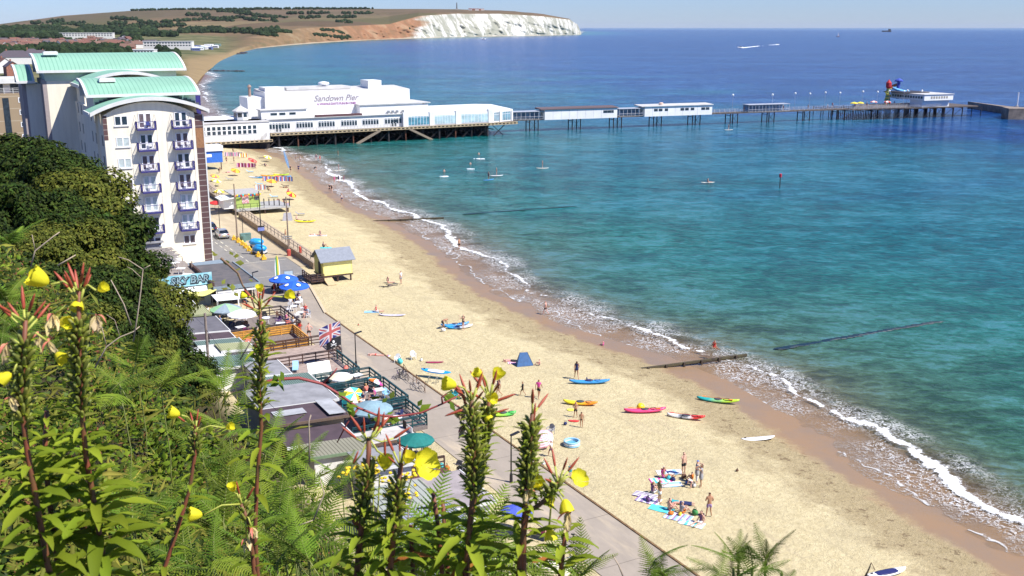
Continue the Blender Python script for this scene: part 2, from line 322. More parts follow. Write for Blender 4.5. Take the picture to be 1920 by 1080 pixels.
def build_sea():
 xs = np.concatenate([-np.geomspace(60000, 620, 14), np.arange(-600, -120, 20.), np.arange(-118, 74, 1.2), np.arange(76, 240, 4.), np.geomspace(250, 60000, 26)])
 ys = np.concatenate([np.linspace(-800, 20, 8), np.arange(26, 340, 1.2), np.arange(342, 600, 5.), np.geomspace(610, 60000, 50)])
 X, Y = np.meshgrid(xs, ys); D = shore_dist(X, Y)
 V = np.stack([X, Y, np.full_like(X, SEA)], -1).reshape(-1, 3)
 z = .10 * np.sin((D - fbm(X * .02, Y * .02, 3, 7) * 26) / 5.2 * 2 * math.pi * .55) * np.clip(1 - np.abs(D - 10) / 26, 0, 1) + np.clip(1 - abs(D - 2.6) / 2.4, 0, 1) * .22 * np.clip(fbm(X * .06, Y * .06, 3, 17) * 2 - .55, 0, 1)
 V[:, 2] += z.ravel() * (Y.ravel() < 620)
 F = gridfaces(len(xs), len(ys)); keep = (D.ravel()[F] > -9).any(1)
 me = npmesh('sea', V, F[keep], True, dict(shore=np.clip(D, -50, 60000)))
 m = mat('sea_water', (.02, .1, .2), rough=.2); t, b = shader_nodes(m); sh = attr(t, 'shore')
 P = coastmap(t); lg = math_(t, 'LOGARITHM', math_(t, 'MAXIMUM', sh, 1.0), 10)     # 0..5
 big = noise(t, coastmap(t, .6, 1), .018, 3, .6); lgn = math_(t, 'ADD', lg, maprange(t, big, .25, .75, -.22, .22)); f = math_(t, 'DIVIDE', lgn, 4.0)
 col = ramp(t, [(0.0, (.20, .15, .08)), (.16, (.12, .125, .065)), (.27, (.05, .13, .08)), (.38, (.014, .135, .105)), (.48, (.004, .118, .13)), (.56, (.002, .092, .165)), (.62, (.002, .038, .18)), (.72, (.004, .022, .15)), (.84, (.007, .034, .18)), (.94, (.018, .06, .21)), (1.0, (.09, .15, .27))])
 t.links.new(f, col.inputs[0]); c = col.outputs[0]
 w1 = noise(t, coastmap(t, 1, 1, 1, R(-12)), .05, 4, .7);
 Pw = coastmap(t, .62, 1, 1, R(-6)); mA = lambda s_, lo, hi: maprange(t, noise(t, Pw, s_, 3, .6, .4), lo, hi, 0, 1); wv = math_(t, 'ADD', math_(t, 'ADD', math_(t, 'MULTIPLY', mA(1.25, .3, .7), .36), math_(t, 'MULTIPLY', mA(.36, .33, .67), .30)), math_(t, 'ADD', math_(t, 'MULTIPLY', mA(.10, .35, .65), .20), math_(t, 'MULTIPLY', mA(.022, .38, .62), .14)))
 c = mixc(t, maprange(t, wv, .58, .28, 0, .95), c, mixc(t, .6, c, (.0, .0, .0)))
 c = mixc(t, maprange(t, wv, .52, .78, 0, .8), c, mixc(t, .34, c, (.13, .31, .45)))  # lighter wave parts paint the sky's reflection into the colour
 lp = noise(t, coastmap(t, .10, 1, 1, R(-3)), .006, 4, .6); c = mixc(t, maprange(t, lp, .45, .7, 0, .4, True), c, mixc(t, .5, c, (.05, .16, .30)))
 wn = noise(t, P, .055, 3, .6); wn2 = noise(t, P, .9, 5, .7); wob = maprange(t, wn, .3, .7, -1.5, 3.2)
 e = math_(t, 'SUBTRACT', sh, wob)
 wid = maprange(t, noise(t, P, .03, 3, .6), .38, .62, .12, .95)
 core = math_(t, 'SUBTRACT', wid, math_(t, 'ABSOLUTE', math_(t, 'SUBTRACT', e, 1.3))); core = math_(t, 'ADD', core, maprange(t, wn2, .3, .7, -.55, .6)); core = maprange(t, core, .0, .5, 0, 1, True)
 vo = t.nodes.new('ShaderNodeTexVoronoi'); vo.feature = 'DISTANCE_TO_EDGE'; vo.inputs['Scale'].default_value = 2.1
 dv = t.nodes.new('ShaderNodeVectorMath'); dv.operation = 'ADD'; nn_ = t.nodes.new('ShaderNodeTexNoise'); nn_.inputs['Scale'].default_value = 1.2; t.links.new(P, nn_.inputs['Vector']); t.links.new(P, dv.inputs[0]); t.links.new(nn_.outputs['Color'], dv.inputs[1]); t.links.new(dv.outputs[0], vo.inputs['Vector'])
 lace = math_(t, 'MULTIPLY', maprange(t, math_(t, 'ABSOLUTE', math_(t, 'SUBTRACT', noise(t, P, 1.5, 6, .62, 1.2), .5)), .0, .065, 1, 0, True), maprange(t, vo.outputs[0], .0, .35, 1, .35)); zone = math_(t, 'MULTIPLY', maprange(t, e, -7, -1, .45, 1, True), maprange(t, e, 2.5, 6.5, 1, 0, True)); zone = math_(t, 'MULTIPLY', zone, maprange(t, noise(t, P, .12, 3, .6), .36, .52, .1, 1, True))
 lace = math_(t, 'MULTIPLY', lace, math_(t, 'MULTIPLY', zone, 1.0))
 e2 = math_(t, 'ABSOLUTE', math_(t, 'SUBTRACT', sh, maprange(t, noise(t, P, .16, 3, .6), .3, .7, -5.2, -1.4))); thin = math_(t, 'MULTIPLY', maprange(t, e2, .06, .32, .75, 0, True), maprange(t, wn2, .4, .5, .1, 1))
 foam = math_(t, 'MAXIMUM', math_(t, 'MAXIMUM', core, lace), thin, True)
 fw = math_(t, 'MULTIPLY', maprange(t, sh, 30, 200, 0, 1), maprange(t, noise(t, Pw, .35, 6, .75), .75, .775, 0, .7)); foam = math_(t, 'MAXIMUM', foam, fw)
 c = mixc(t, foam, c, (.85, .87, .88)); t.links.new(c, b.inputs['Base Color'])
 t.links.new(maprange(t, foam, 0, 1, .16, .7), b.inputs['Roughness']); b.inputs['IOR'].default_value = 1.33
 t.links.new(maprange(t, lg, 1.2, 3.2, .12, .02), b.inputs['Specular IOR Level'])
 bp = t.nodes.new('ShaderNodeBump'); bp.inputs['Strength'].default_value = .55; bp.inputs['Distance'].default_value = .5
 t.links.new(math_(t, 'ADD', wv, math_(t, 'MULTIPLY', noise(t, Pw, 2.2, 4, .6), .3)), bp.inputs['Height']); t.links.new(bp.outputs[0], b.inputs['Normal'])
 tb = t.nodes.new('ShaderNodeBsdfTransparent'); mx = t.nodes.new('ShaderNodeMixShader')
 edge = maprange(t, math_(t, 'ADD', sh, maprange(t, noise(t, P, .16, 3, .6), .3, .7, 1.4, 5.2)), 0, .15, 0, 1)
 al = math_(t, 'MAXIMUM', maprange(t, math_(t, 'ADD', sh, maprange(t, wn2, .3, .7, -.8, .8)), -1.0, 7, .16, 1, True), foam); al = math_(t, 'MULTIPLY', al, edge)
 t.links.new(al, mx.inputs[0]); t.links.new(tb.outputs[0], mx.inputs[1]); t.links.new(b.outputs[0], mx.inputs[2]); t.links.new(mx.outputs[0], t.nodes['Material Output'].inputs[0])
 tag(link('sea', me, m), 'blue and teal sea breaking in white foam along the sand', None, None, 'structure')
build_ground(); build_sea()
def sheet(name, pts, z, m, label, sub=1):
 P = [W(s, n, z) for s, n in pts]; mb = MB(); mb.prism([(p.x, p.y) for p in P], z - .35, z)
 return tag(mb.obj(name, m), label, None, None, 'structure')
def paving(name, base, sandy, amt=.5, rough=.9):
 m = mat(name, base, rough=rough); t, b = shader_nodes(m); P = coastmap(t, 1, .35)
 c = mixc(t, maprange(t, noise(t, P, .8, 6, .7), .3, .7, 0, 1), base, tuple(x * .82 for x in base))
 c = mixc(t, maprange(t, noise(t, coastmap(t, 1, .2), .28, 5, .65), .5, .68, 0, amt, True), c, sandy)
 c = mixc(t, maprange(t, noise(t, coastmap(t), 9, 3, .7), .6, .75, 0, .35), c, tuple(x * .65 for x in base))
 cy = t.nodes.new('ShaderNodeSeparateXYZ'); t.links.new(coastmap(t), cy.inputs[0]); c = mixc(t, math_(t, 'MULTIPLY', math_(t, 'LESS_THAN', math_(t, 'FRACT', math_(t, 'DIVIDE', cy.outputs[1], 6.3)), .012), .55), c, (.12, .10, .08))
 c = mixc(t, maprange(t, noise(t, coastmap(t), .12, 2, .5), .55, .57, 0, .22), c, tuple(x * .7 for x in base))
 t.links.new(c, b.inputs['Base Color']); return m
PAVE = paving('promenade_concrete', (.37, .315, .255), (.55, .45, .31), .75)
ASPH = paving('worn_asphalt', (.235, .225, .215), (.45, .38, .27), .3)
TAN = paving('sandy_paving', (.47, .385, .26), (.56, .46, .31), .8)
sheet('promenade', [(-160, -5.6), (-160, -.1), (26, -.35), (41.5, 2.6), (41.5, -5.4), (24, -5.6)], .05, PAVE, 'long grey concrete promenade between the beach huts and the sand')
sheet('road', [(41.5, -5.7), (41.5, 2.6), (49.6, 4.7), (60, 4.9), (60.0, 1.1), (79.5, 1.5), (150, 2.5), (150, -3.8), (60, -5.7)], .06, ASPH, 'grey asphalt road ending beside the tall cream hotel')
sheet('pavement', [(60.0, 1.12), (60.0, 4.92), (52, 4.8), (52, 6.2), (97, 7.1), (150, 9.3), (150, 2.52), (79.5, 1.52)], .10, TAN, 'sandy coloured pavement between the road and the sea wall')
mb = MB(); P = [W(s, n, 0) for s, n in [(-160, -.1), (26, -.35)]]
mb.bar(P[0] + Vector((0, 0, .02)), P[1] + Vector((0, 0, .02)), .16, .2)
tag(mb.obj('kerb', mat('rusty_kerb_board', (.20, .12, .055), rough=.9, var=.35)), 'thin brown edging board between promenade and sand', 'kerb')
mb = MB(); a = W(26, -.35, 0.05); b2 = W(42, 2.7, 0.05); mb.bar(a, b2, .35, .3)
tag(mb.obj('kerb', mat('pale_kerb', (.55, .45, .3), rough=.9)), 'pale stone edge curving from the promenade towards the sea wall', 'kerb')
mb = MB()
for i in range(9):
 s0 = 59 + i * 3.1; a = W(s0, -2.2 + .3, .068); b2 = W(s0 + 1.7, -2.2 + .3, .068)
 for off in (0, .9): mb.add([a + Vector((NV.x, NV.y, 0)) * off, a + Vector((NV.x, NV.y, 0)) * (off + .13), b2 + Vector((NV.x, NV.y, 0)) * (off + .13), b2 + Vector((NV.x, NV.y, 0)) * off], [(0, 1, 2, 3)])
for s0, s1, n0, n1 in [(41.5, 59.5, -5.35, -5.22), (58.2, 58.35, -2, 4.6), (48.2, 48.3, -5.2, 3.6)]:
 mb.add([W(s0, n0, .067), W(s0, n1, .067), W(s1, n1, .067), W(s1, n0, .067)], [(0, 1, 2, 3)])
tag(mb.obj('road_marking', mat('worn_road_paint', (.6, .57, .45), rough=.8, var=.3, scale=4)), 'worn cream painted bay and edge lines on the road', None, None, 'structure')
# ================================================================== FAR HILLS AND CLIFF
COLS = [ # px, [(distance, y or ('z',z))...]
(-420, [(300, ('z', 4)), (900, ('z', 6)), (1700, ('z', 8)), (2600, 66), (3300, 60), (4200, 57), (5000, 56), (5600, 55)]),
(0, [(300, ('z', 4)), (900, ('z', 6)), (1700, ('z', 8)), (2600, 66), (3200, 56), (4200, 51), (4800, 46.5), (5200, 45)]),
(120, [(300, ('z', 4)), (900, ('z', 6)), (1700, ('z', 8)), (2600, 66), (3200, 54), (4200, 40), (4600, 32), (4900, 29)]),
(245, [(300, ('z', 4)), (900, ('z', 5)), (1700, ('z', 7)), (2500, 65), (3200, 50), (4000, 35), (4500, 24), (4700, 20)]),
(350, [(560, ('z', 1)), (1000, ('z', 3)), (1600, ('z', 6)), (2400, 67), (3000, 55), (3900, 35), (4300, 22), (4500, 17.5)]),
(420, [(1262, ('z', -2.5)), (1330, ('z', 1)), (1700, ('z', 3)), (2300, 71), (2900, 60), (3700, 35), (4200, 22), (4500, 17)]),
(480, [(1880, ('z', -2.5)), (1930, ('z', 5)), (2000, 78), (2150, 68), (2700, 58), (3500, 40), (4200, 23), (4500, 17)]),
(560, [(2310, ('z', -2.5)), (2350, 73), (2420, 62), (2500, 53), (3000, 46), (3600, 35), (4200, 23), (4500, 16.5)]),
(640, [(2760, ('z', -2.5)), (2800, 71), (2850, 60), (2900, 50), (3300, 42), (3700, 33), (4200, 24), (4600, 16.5)]),
(730, [(3290, ('z', -2.5)), (3320, 68), (3360, 57), (3400, 46), (3600, 40), (3950, 32), (4300, 24), (4600, 16.5)]),
(785, [(3560, ('z', -2.5)), (3590, 65), (3640, 50), (3700, 31), (3800, 28), (4000, 25), (4300, 20), (4600, 16.5)]),
(860, [(3990, ('z', -2.5)), (4010, 64), (4070, 45), (4120, 26), (4200, 24), (4350, 22), (4500, 19), (4700, 17)]),
(940, [(4340, ('z', -2.5)), (4360, 62), (4410, 44), (4450, 26), (4500, 24), (4600, 22.5), (4700, 21), (4800, 20)]),
(1020, [(4700, ('z', -2.5)), (4720, 61), (4760, 45), (4800, 31), (4840, 29.5), (4900, 28), (5000, 27), (5100, 26.5)]),
(1068, [(5100, ('z', -2.5)), (5110, 61), (5130, 48), (5150, 37), (5170, 36), (5190, 35.5), (5220, 35), (5250, 35)]),
(1083, [(5230, ('z', -2.5)), (5235, 63), (5240, 55), (5245, 46), (5250, 46), (5260, 47), (5270, 50), (5280, 55)]),
(1092, [(5240, ('z', -2.5)), (5245, ('z', -3)), (5250, ('z', -4)), (5255, ('z', -5)), (5260, ('z', -5)), (5265, ('z', -5)), (5270, ('z', -5)), (5290, ('z', -5))])]
def hz(px, d, spec):
 if isinstance(spec, tuple): return spec[1]
 r = ray(px, spec); return CAMH + r.z * d / math.hypot(r.x, r.y)
CT = []
for px, rows in COLS: CT.append([px] + [c for d, y in rows for c in (d, hz(px, d, y))])
CT = np.array(CT)
def hill_at(px, v):       # v in 0..7 rows -> distance, height (numpy)
 px = np.asarray(px, float); v = np.asarray(v, float); k = np.clip(v.astype(int), 0, 6); f = v - k
 tab = lambda j: np.stack([np.interp(px, CT[:, 0], CT[:, 1 + q]) for q in range(j, 16, 2)])
 Dd, Zz = tab(0), tab(1); ix = np.arange(px.size); kk = k.ravel()
 d = Dd.reshape(8, -1)[kk, ix] * (1 - f.ravel()) + Dd.reshape(8, -1)[kk + 1, ix] * f.ravel()
 z = Zz.reshape(8, -1)[kk, ix] * (1 - f.ravel()) + Zz.reshape(8, -1)[kk + 1, ix] * f.ravel()
 return d.reshape(px.shape), z.reshape(px.shape)
def azim(px): # ground azimuth of a pixel column near the horizon
 return np.arctan2((np.asarray(px, float) - 960) / FPX, math.cos(PITCH) + .251 * math.sin(PITCH))
def build_hills():
 pxs = np.concatenate([np.arange(-420, 400, 6.0), np.arange(400, 1092.1, 2.5)]); vs_ = np.concatenate([np.linspace(0, 3, 37), np.linspace(3.08, 7, 44)])
 PX_, V_ = np.meshgrid(pxs, vs_); d, z = hill_at(PX_, V_); az = azim(PX_); X = d * np.sin(az); Y = d * np.cos(az)
 cliff = np.clip((PX_ - 435) / 60, 0, 1) * np.where(V_ < 3.0, 1, np.clip(1 - (V_ - 3.0) / .12, 0, 1))
 rough = (fbm(X * .02, z * .07 + Y * .012, 4, 2) - .5);
 cx = cliff * np.clip(V_, 0, 1) * np.clip(3 - V_, 0, 1)
 gul = np.abs(fbm((PX_ + z * .28) * .085, z * .012, 4, 11) - .5) * 2
 push = cx * (gul * 55 + rough * 40 - 22) * np.clip((1083 - PX_) / 10, 0, 1)
 X = X + np.sin(az) * push; Y = Y + np.cos(az) * push
 land = 1 - np.clip(cliff, 0, 1); Z = z + land * np.clip(d / 3000, 0, 1) * (fbm(X * .004, Y * .004, 4, 4) - .5) * 14 * np.clip((V_ - 2.5), 0, 1) * np.clip((7 - V_) * 2, 0.25, 1) + cx * rough * 6
 V = np.stack([X, Y, Z], -1)
 back = V[-1:].copy(); back[..., :2] *= 1.25; back[..., 2] = -20; V = np.concatenate([V, back], 0)
 ext = lambda a, q: np.concatenate([a, a[-1:] * 0 + q], 0)
 chalk = np.clip((PX_ - 770 + fbm(X * .01, Z * .1, 3, 8) * 70 - 35) / 25, 0, 1) * cliff
 me = npmesh('hills', V.reshape(-1, 3), gridfaces(len(pxs), len(vs_) + 1)[:, ::-1], True, dict(cliff=ext(cliff, 0), chalk=ext(chalk, 0), row=ext(V_, 7), col=ext(PX_, 0)))
 m = mat('hill_grass_and_chalk', (.3, .24, .14), rough=.95, spec=.1); t, b = shader_nodes(m); g = t.nodes.new('ShaderNodeNewGeometry'); P = g.outputs['Position']
 mp = t.nodes.new('ShaderNodeMapping'); mp.inputs['Scale'].default_value = (1, .55, 1); t.links.new(P, mp.inputs[0])
 vo = t.nodes.new('ShaderNodeTexVoronoi'); vo.inputs['Scale'].default_value = .0032; t.links.new(mp.outputs[0], vo.inputs['Vector'])
 fr = ramp(t, [(0, (.155, .10, .06)), (.25, (.24, .165, .09)), (.45, (.12, .08, .052)), (.6, (.18, .13, .07)), (.8, (.09, .09, .04)), (1, (.26, .19, .105))]); sp = t.nodes.new('ShaderNodeSeparateColor'); t.links.new(vo.outputs['Color'], sp.inputs[0]); t.links.new(sp.outputs[0], fr.inputs[0])
 c = fr.outputs[0]; c = mixc(t, maprange(t, attr(t, 'row'), 4.6, 5.6, 0, .7), c, (.14, .10, .07))
 c = mixc(t, maprange(t, noise(t, P, .006, 6, .7), .35, .65, 0, .8), c, mixc(t, .65, c, (.08, .075, .035)))
 c = mixc(t, maprange(t, noise(t, P, .03, 3, .7), .64, .68, 0, .6), c, (.035, .05, .022))
 town = math_(t, 'MULTIPLY', maprange(t, attr(t, 'row'), 3.0, 3.3, 1, 0, True), maprange(t, attr(t, 'col'), 400, 470, 1, 0, True)); c = mixc(t, town, c, mixc(t, maprange(t, noise(t, P, .02, 4, .7), .4, .6, 0, 1), (.07, .085, .035), (.20, .18, .09)))
 strip = math_(t, 'MULTIPLY', maprange(t, attr(t, 'row'), 1.0, 1.5, 1, 0, True), math_(t, 'MULTIPLY', maprange(t, attr(t, 'col'), 330, 350, 0, 1), maprange(t, attr(t, 'col'), 440, 500, 1, 0)))
 c = mixc(t, strip, c, mixc(t, noise(t, P, .05, 3, .6), (.33, .24, .12), (.19, .14, .08)))
 mz = t.nodes.new('ShaderNodeMapping'); mz.inputs['Scale'].default_value = (.012, .012, .03); mz.inputs['Rotation'].default_value = (0, R(25), 0); t.links.new(P, mz.inputs[0])
 ec = ramp(t, [(.3, (.13, .12, .05)), (.42, (.24, .14, .07)), (.52, (.34, .17, .085)), (.62, (.44, .31, .18)), (.75, (.24, .13, .07))]); t.links.new(noise(t, mz.outputs[0], 1, 6, .65), ec.inputs[0])
 ec2 = mixc(t, maprange(t, attr(t, 'col'), 560, 690, 0, .75), mixc(t, .6, ec.outputs[0], (.13, .115, .065)), mixc(t, .5, ec.outputs[0], (.27, .12, .07)))
 c = mixc(t, maprange(t, attr(t, 'cliff'), .3, .7, 0, 1), c, ec2)
 m3 = t.nodes.new('ShaderNodeMapping'); m3.inputs['Scale'].default_value = (.02, .02, .012); m3.inputs['Rotation'].default_value = (0, R(-35), 0); t.links.new(P, m3.inputs[0])
 cn = noise(t, m3.outputs[0], 1, 7, .72); cc = mixc(t, maprange(t, cn, .43, .54, 0, .9), (.64, .62, .57), (.26, .26, .20))
 c = mixc(t, attr(t, 'chalk'), c, cc)
 bea = math_(t, 'MULTIPLY', maprange(t, attr(t, 'row'), .12, .35, 1, 0), attr(t, 'cliff')); c = mixc(t, bea, c, (.50, .40, .30))
 t.links.new(c, b.inputs['Base Color']); tag(link('hills', me, m), 'dry brown farmland ending in red earth and white chalk cliffs above the bay', None, None, 'structure')
build_hills()
def hp(px, y, vlo=0.0):   # point on the hills seen at a pixel
 vs_ = np.linspace(vlo, 7, 400); d, z = hill_at(np.full(400, float(px)), vs_); yy = 51 - (z - CAMH) / d * FPX * 1.0
 a = float(azim(px)); r = [ray(px, q) for q in (51,)]
 zz = z; pred = []
 for dd, z_ in zip(d, z):
  f = dd * math.cos(a); dz = z_ - CAMH; fw = f * math.cos(PITCH) - dz * math.sin(PITCH); up = f * math.sin(PITCH) + dz * math.cos(PITCH); pred.append(540 - FPX * up / fw)
 i = int(np.argmin(np.abs(np.array(pred) - y))); return Vector((d[i] * math.sin(a), d[i] * math.cos(a), z[i]))
rnd = random.Random(5)
FARLEAF = mat('far_tree_green', (.035, .055, .022), rough=.95, col2=(.012, .022, .012), scale=.05, spec=.1, island=.25)
def blobtree(mb, p, r, h):
 q = len(mb.v); r *= .62; h *= .8; mb.ball((p.x, p.y, p.z + h * .4), (r, r, h * .6), 6, 4)
 for i in range(q, len(mb.v)): v = mb.v[i]; k = rnd.uniform(.8, 1.2); mb.v[i] = (p.x + (v[0] - p.x) * k, p.y + (v[1] - p.y) * k, p.z - 1 + (v[2] - p.z + 1) * rnd.uniform(.85, 1.2))
WOODS = [ # label, [(px,y,px,y)], count, radius m, height m, spread px
('dark green hedgerows and trees across the middle of the brown hill', [(100, 48, 160, 44), (60, 45, 120, 40), (210, 35, 260, 38), (480, 32, 540, 34), (560, 35, 600, 33), (630, 42, 660, 44), (350, 28, 400, 31), (260, 42, 300, 47), (150, 55, 350, 48), (300, 42, 460, 34), (455, 36, 520, 42), (410, 22, 520, 34), (540, 26, 620, 25), (130, 46, 175, 52), (205, 46, 240, 45), (640, 26, 700, 26), (400, 38, 440, 41), (616, 34, 672, 33)], 420, 10, 11, 1.6),
('strip of trees along the skyline of the hill', [(248, 20, 350, 18.5), (355, 18.5, 480, 18), (480, 17.5, 700, 17), (415, 20, 475, 24)], 240, 9, 9, .7),
('wide dark wood below the hill at the far left', [(-60, 60, 120, 57), (-60, 66, 140, 66), (0, 58, 110, 54), (120, 62, 260, 64), (-60, 72, 120, 72), (95, 69, 200, 67), (230, 62, 290, 61)], 620, 13, 14, 2.6),
('line of dark trees above the pale field near the coast', [(230, 66, 330, 68), (335, 62, 470, 60), (350, 58, 420, 56), (230, 72, 260, 78), (470, 64, 520, 60)], 330, 11, 12, 2.0),
('long belt of olive green trees in the town behind the tower roofs', [(70, 92, 230, 94), (75, 98, 240, 102), (85, 104, 225, 104), (150, 100, 230, 106)], 380, 7, 9, 2.5),
('green trees around the houses at the left edge of the town', [(-40, 98, 70, 97), (-40, 103, 60, 106), (-60, 112, 50, 110), (120, 82, 250, 86), (265, 84, 300, 88), (290, 96, 330, 108)], 190, 7, 9, 3),
('scrub on the orange and grey cliff slopes', [(585, 66, 650, 72), (640, 62, 655, 72), (765, 56, 780, 60), (520, 60, 545, 62), (450, 62, 520, 68), (600, 56, 640, 62)], 130, 8, 7, 2.2)]
for lab, segs, cnt, rad, ht, spd in WOODS:
 mb = MB(); tot = sum(abs(s[2] - s[0]) for s in segs)
 for s_ in segs:
  for _ in range(max(2, int(2.1 * cnt * abs(s_[2] - s_[0]) / tot))):
   f = rnd.random(); p = hp(s_[0] + (s_[2] - s_[0]) * f, s_[1] + (s_[3] - s_[1]) * f + rnd.gauss(0, spd * .45)); k = rnd.uniform(.5, 1.25); blobtree(mb, p, rad * k, ht * k)
 tag(mb.obj('woodland', FARLEAF), lab, None, None, 'stuff')
def house(px, y, w, l, h, rot, wall, roof, label, hipped=False, group='far houses of the town across the bay', chim=True, name='house', z=None, vlo=0):
 p = hp(px, y, vlo) if z is None else G(px, y, z)
 t = thing(name, label, 'house', p, rot, group)
 mb = MB(); mb.box(-w / 2, w / 2, -l / 2, l / 2, -2, h)
 if not hipped: mb.add([(-w / 2, -l / 2, h), (w / 2, -l / 2, h), (0, -l / 2, h + w * .36), (-w / 2, l / 2, h), (w / 2, l / 2, h), (0, l / 2, h + w * .36)], [(0, 1, 2), (4, 3, 5)])
 mb.obj('wall', wall, t)
 r = MB(); o = .35; rh = w * .38; i = l / 2 - (w / 2 if hipped else -o)
 if hipped: r.add([(-w / 2 - o, -l / 2 - o, h - .1), (w / 2 + o, -l / 2 - o, h - .1), (w / 2 + o, l / 2 + o, h - .1), (-w / 2 - o, l / 2 + o, h - .1), (0, -i, h + rh), (0, i, h + rh)], [(0, 1, 4), (1, 2, 5, 4), (2, 3, 5), (3, 0, 4, 5)])
 else:
  for sx in (-1, 1): r.add([(0, -i, h + rh), (0, i, h + rh), (sx * (w / 2 + o), i, h - .15), (sx * (w / 2 + o), -i, h - .15), (0, -i, h + rh - .2), (0, i, h + rh - .2), (sx * (w / 2 + o), i, h - .35), (sx * (w / 2 + o), -i, h - .35)], [(0, 1, 2, 3), (7, 6, 5, 4), (0, 3, 7, 4), (1, 5, 6, 2), (3, 2, 6, 7)])
 rf = r.obj('roof', roof, t)
 if chim: c = MB(); c.box(-.4, .4, l * .2, l * .2 + .9, h + rh * .5, h + rh + 1.1); c.obj('chimney', HBRICK, rf)
 return t
HBRICK = mat('house_brick', (.30, .13, .09), rough=.9, var=.3, scale=2); HWHITE = mat('house_render_white', (.72, .70, .66), rough=.8, var=.08)
HCREAM = mat('house_render_cream', (.60, .52, .40), rough=.8, var=.1); RTILE = mat('red_roof_tile', (.18, .08, .06), rough=.85, var=.35, scale=3)
RSLATE = mat('slate_roof', (.085, .07, .085), rough=.7, var=.3, scale=3); RBROWN = mat('brown_roof_tile', (.17, .095, .07), rough=.85, var=.3, scale=3)
ws = [HBRICK, HWHITE, HCREAM]; rs_ = [RTILE, RSLATE, RBROWN, RBROWN]; wn_ = ['brick', 'white', 'cream']; rn_ = ['red tiled', 'slate', 'brown tiled', 'brown tiled']
TOWN = []
for (x0, x1, y0, y1, n) in [(2, 62, 80, 96, 44), (70, 115, 78, 88, 16), (110, 165, 84, 90, 14), (165, 245, 76, 90, 22), (225, 245, 88, 98, 4), (-60, 0, 78, 100, 12), (250, 300, 84, 92, 5)]:
 for _ in range(n): TOWN.append((rnd.uniform(x0, x1), rnd.uniform(y0, y1)))
for px, y in TOWN:
 a = rnd.choice([0, 1, 1, 2]); b_ = rnd.randrange(4); w = rnd.uniform(8, 11)
 house(px, y, w, rnd.uniform(11, 22), rnd.uniform(4, 6), rnd.uniform(0, 3.1), ws[a], rs_[b_], 'small distant %s house with %s roof among the town trees' % (wn_[a], rn_[b_]), chim=False)
house(30, 125, 13, 26, 7.5, TH + R(80), HWHITE, RSLATE, 'big white rendered house with dark hipped slate roof left of the tower', True, None, True, z=4)
house(8, 138, 9, 12, 6.5, TH + R(10), HWHITE, RTILE, 'white bay fronted house with red tiled gable at the left edge', False, None, True, z=5)
house(24, 143, 8, 12, 6, TH + R(5), HBRICK, RSLATE, 'brick house with steep gable and dark roof beside the white bay house', False, None, True, z=5)
house(62, 116, 12, 16, 7, TH + R(85), HWHITE, RSLATE, 'white block with flat dark roof just above the tower roof', True, None, True, z=4)
house(105, 110, 10, 55, 5, TH + R(88), HBRICK, RSLATE, 'long low terrace with dark roof behind the tower roofs', False, None, True, z=3)
house(160, 108, 10, 34, 5, TH + R(92), HWHITE, RSLATE, 'long white walled terrace with dark roof behind the tower roofs', False, None, True, z=3)
def winstrip(mb, x0, x1, n, y, z0, z1, frac=.7, dy=-.05):
 w = (x1 - x0) / n
 for i in range(n): mb.box(x0 + w * i + w * (1 - frac) / 2, x0 + w * (i + 1) - w * (1 - frac) / 2, y + dy, y, z0, z1)
def bigblock(name, label, cat, px, y, z, w, dp, h, rot, rows, nper, wall, base=None):
 t = thing(name, label, cat, G(px, y, z) if z is not None else hp(px, y), rot)
 mb = MB(); mb.box(-w / 2, w / 2, 0, dp, -2, h); mb.obj('wall', wall, t)
 mb = MB(); mb.box(-w / 2 - .4, w / 2 + .4, -.5, dp + .4, h, h + .5); mb.obj('roof', wall, t)
 for k in range(rows):
  g = MB(); z0 = h - 2.6 - k * 3.1; winstrip(g, -w / 2 + 1, w / 2 - 1, nper, 0, z0, z0 + 1.4, .6); g.obj('window_row', GLASS, t)
 return t
bigblock('hotel', 'long white two storey seafront hotel with rows of small windows at the beach end', 'hotel', 315, 97, 3, 62, 14, 13, R(5), 2, 16, HWHITE)
bigblock('seafront_building', 'low white glass fronted building just behind the tower roof', 'building', 252, 106, 3, 42, 16, 7, R(5), 1, 12, WHITE)
bigblock('hotel', 'large white hotel on the rise among dark trees in the town', 'hotel', 160, 73, None, 95, 20, 11, R(10), 2, 18, HWHITE)
bigblock('seafront_building', 'plain cream hall at the right end of the white seafront hotel', 'building', 343, 93, 3, 26, 12, 7, R(5), 1, 6, HCREAM)
pal = [((.7, .7, .72), 'white'), ((.12, .15, .3), 'blue'), ((.45, .47, .5), 'grey'), ((.2, .28, .25), 'dark green')]
for i in range(26):
 px = rnd.uniform(352, 424); y = 96 - (px - 350) * .1 + rnd.uniform(-5, 1); c, nm = pal[rnd.choice([0, 0, 0, 1, 2, 3])]
 t = thing('caravan', '%s static caravan parked on the green behind the far beach' % nm, 'caravan', hp(px, y), R(rnd.uniform(-30, 60)), 'caravans behind the far beach')
 mb = MB(); mb.box(-5, 5, -1.8, 1.8, -.2, 2.9); mb.add([(-5.1, -2, 2.9), (5.1, -2, 2.9), (5.1, 2, 2.9), (-5.1, 2, 2.9), (-5.1, 0, 3.6), (5.1, 0, 3.6)], [(0, 1, 5, 4), (2, 3, 4, 5), (0, 4, 3), (1, 2, 5), (3, 2, 1, 0)]); mb.obj('body', mat('caravan_' + nm, c, rough=.5), t)
 g = MB(); winstrip(g, -4, 4, 4, -1.8, 1.1, 2.2, .6); g.obj('window_row', GLASS, t)
p = hp(857, 17.5); t = thing('monument', 'tall thin stone obelisk on the headland skyline', 'monument', p)
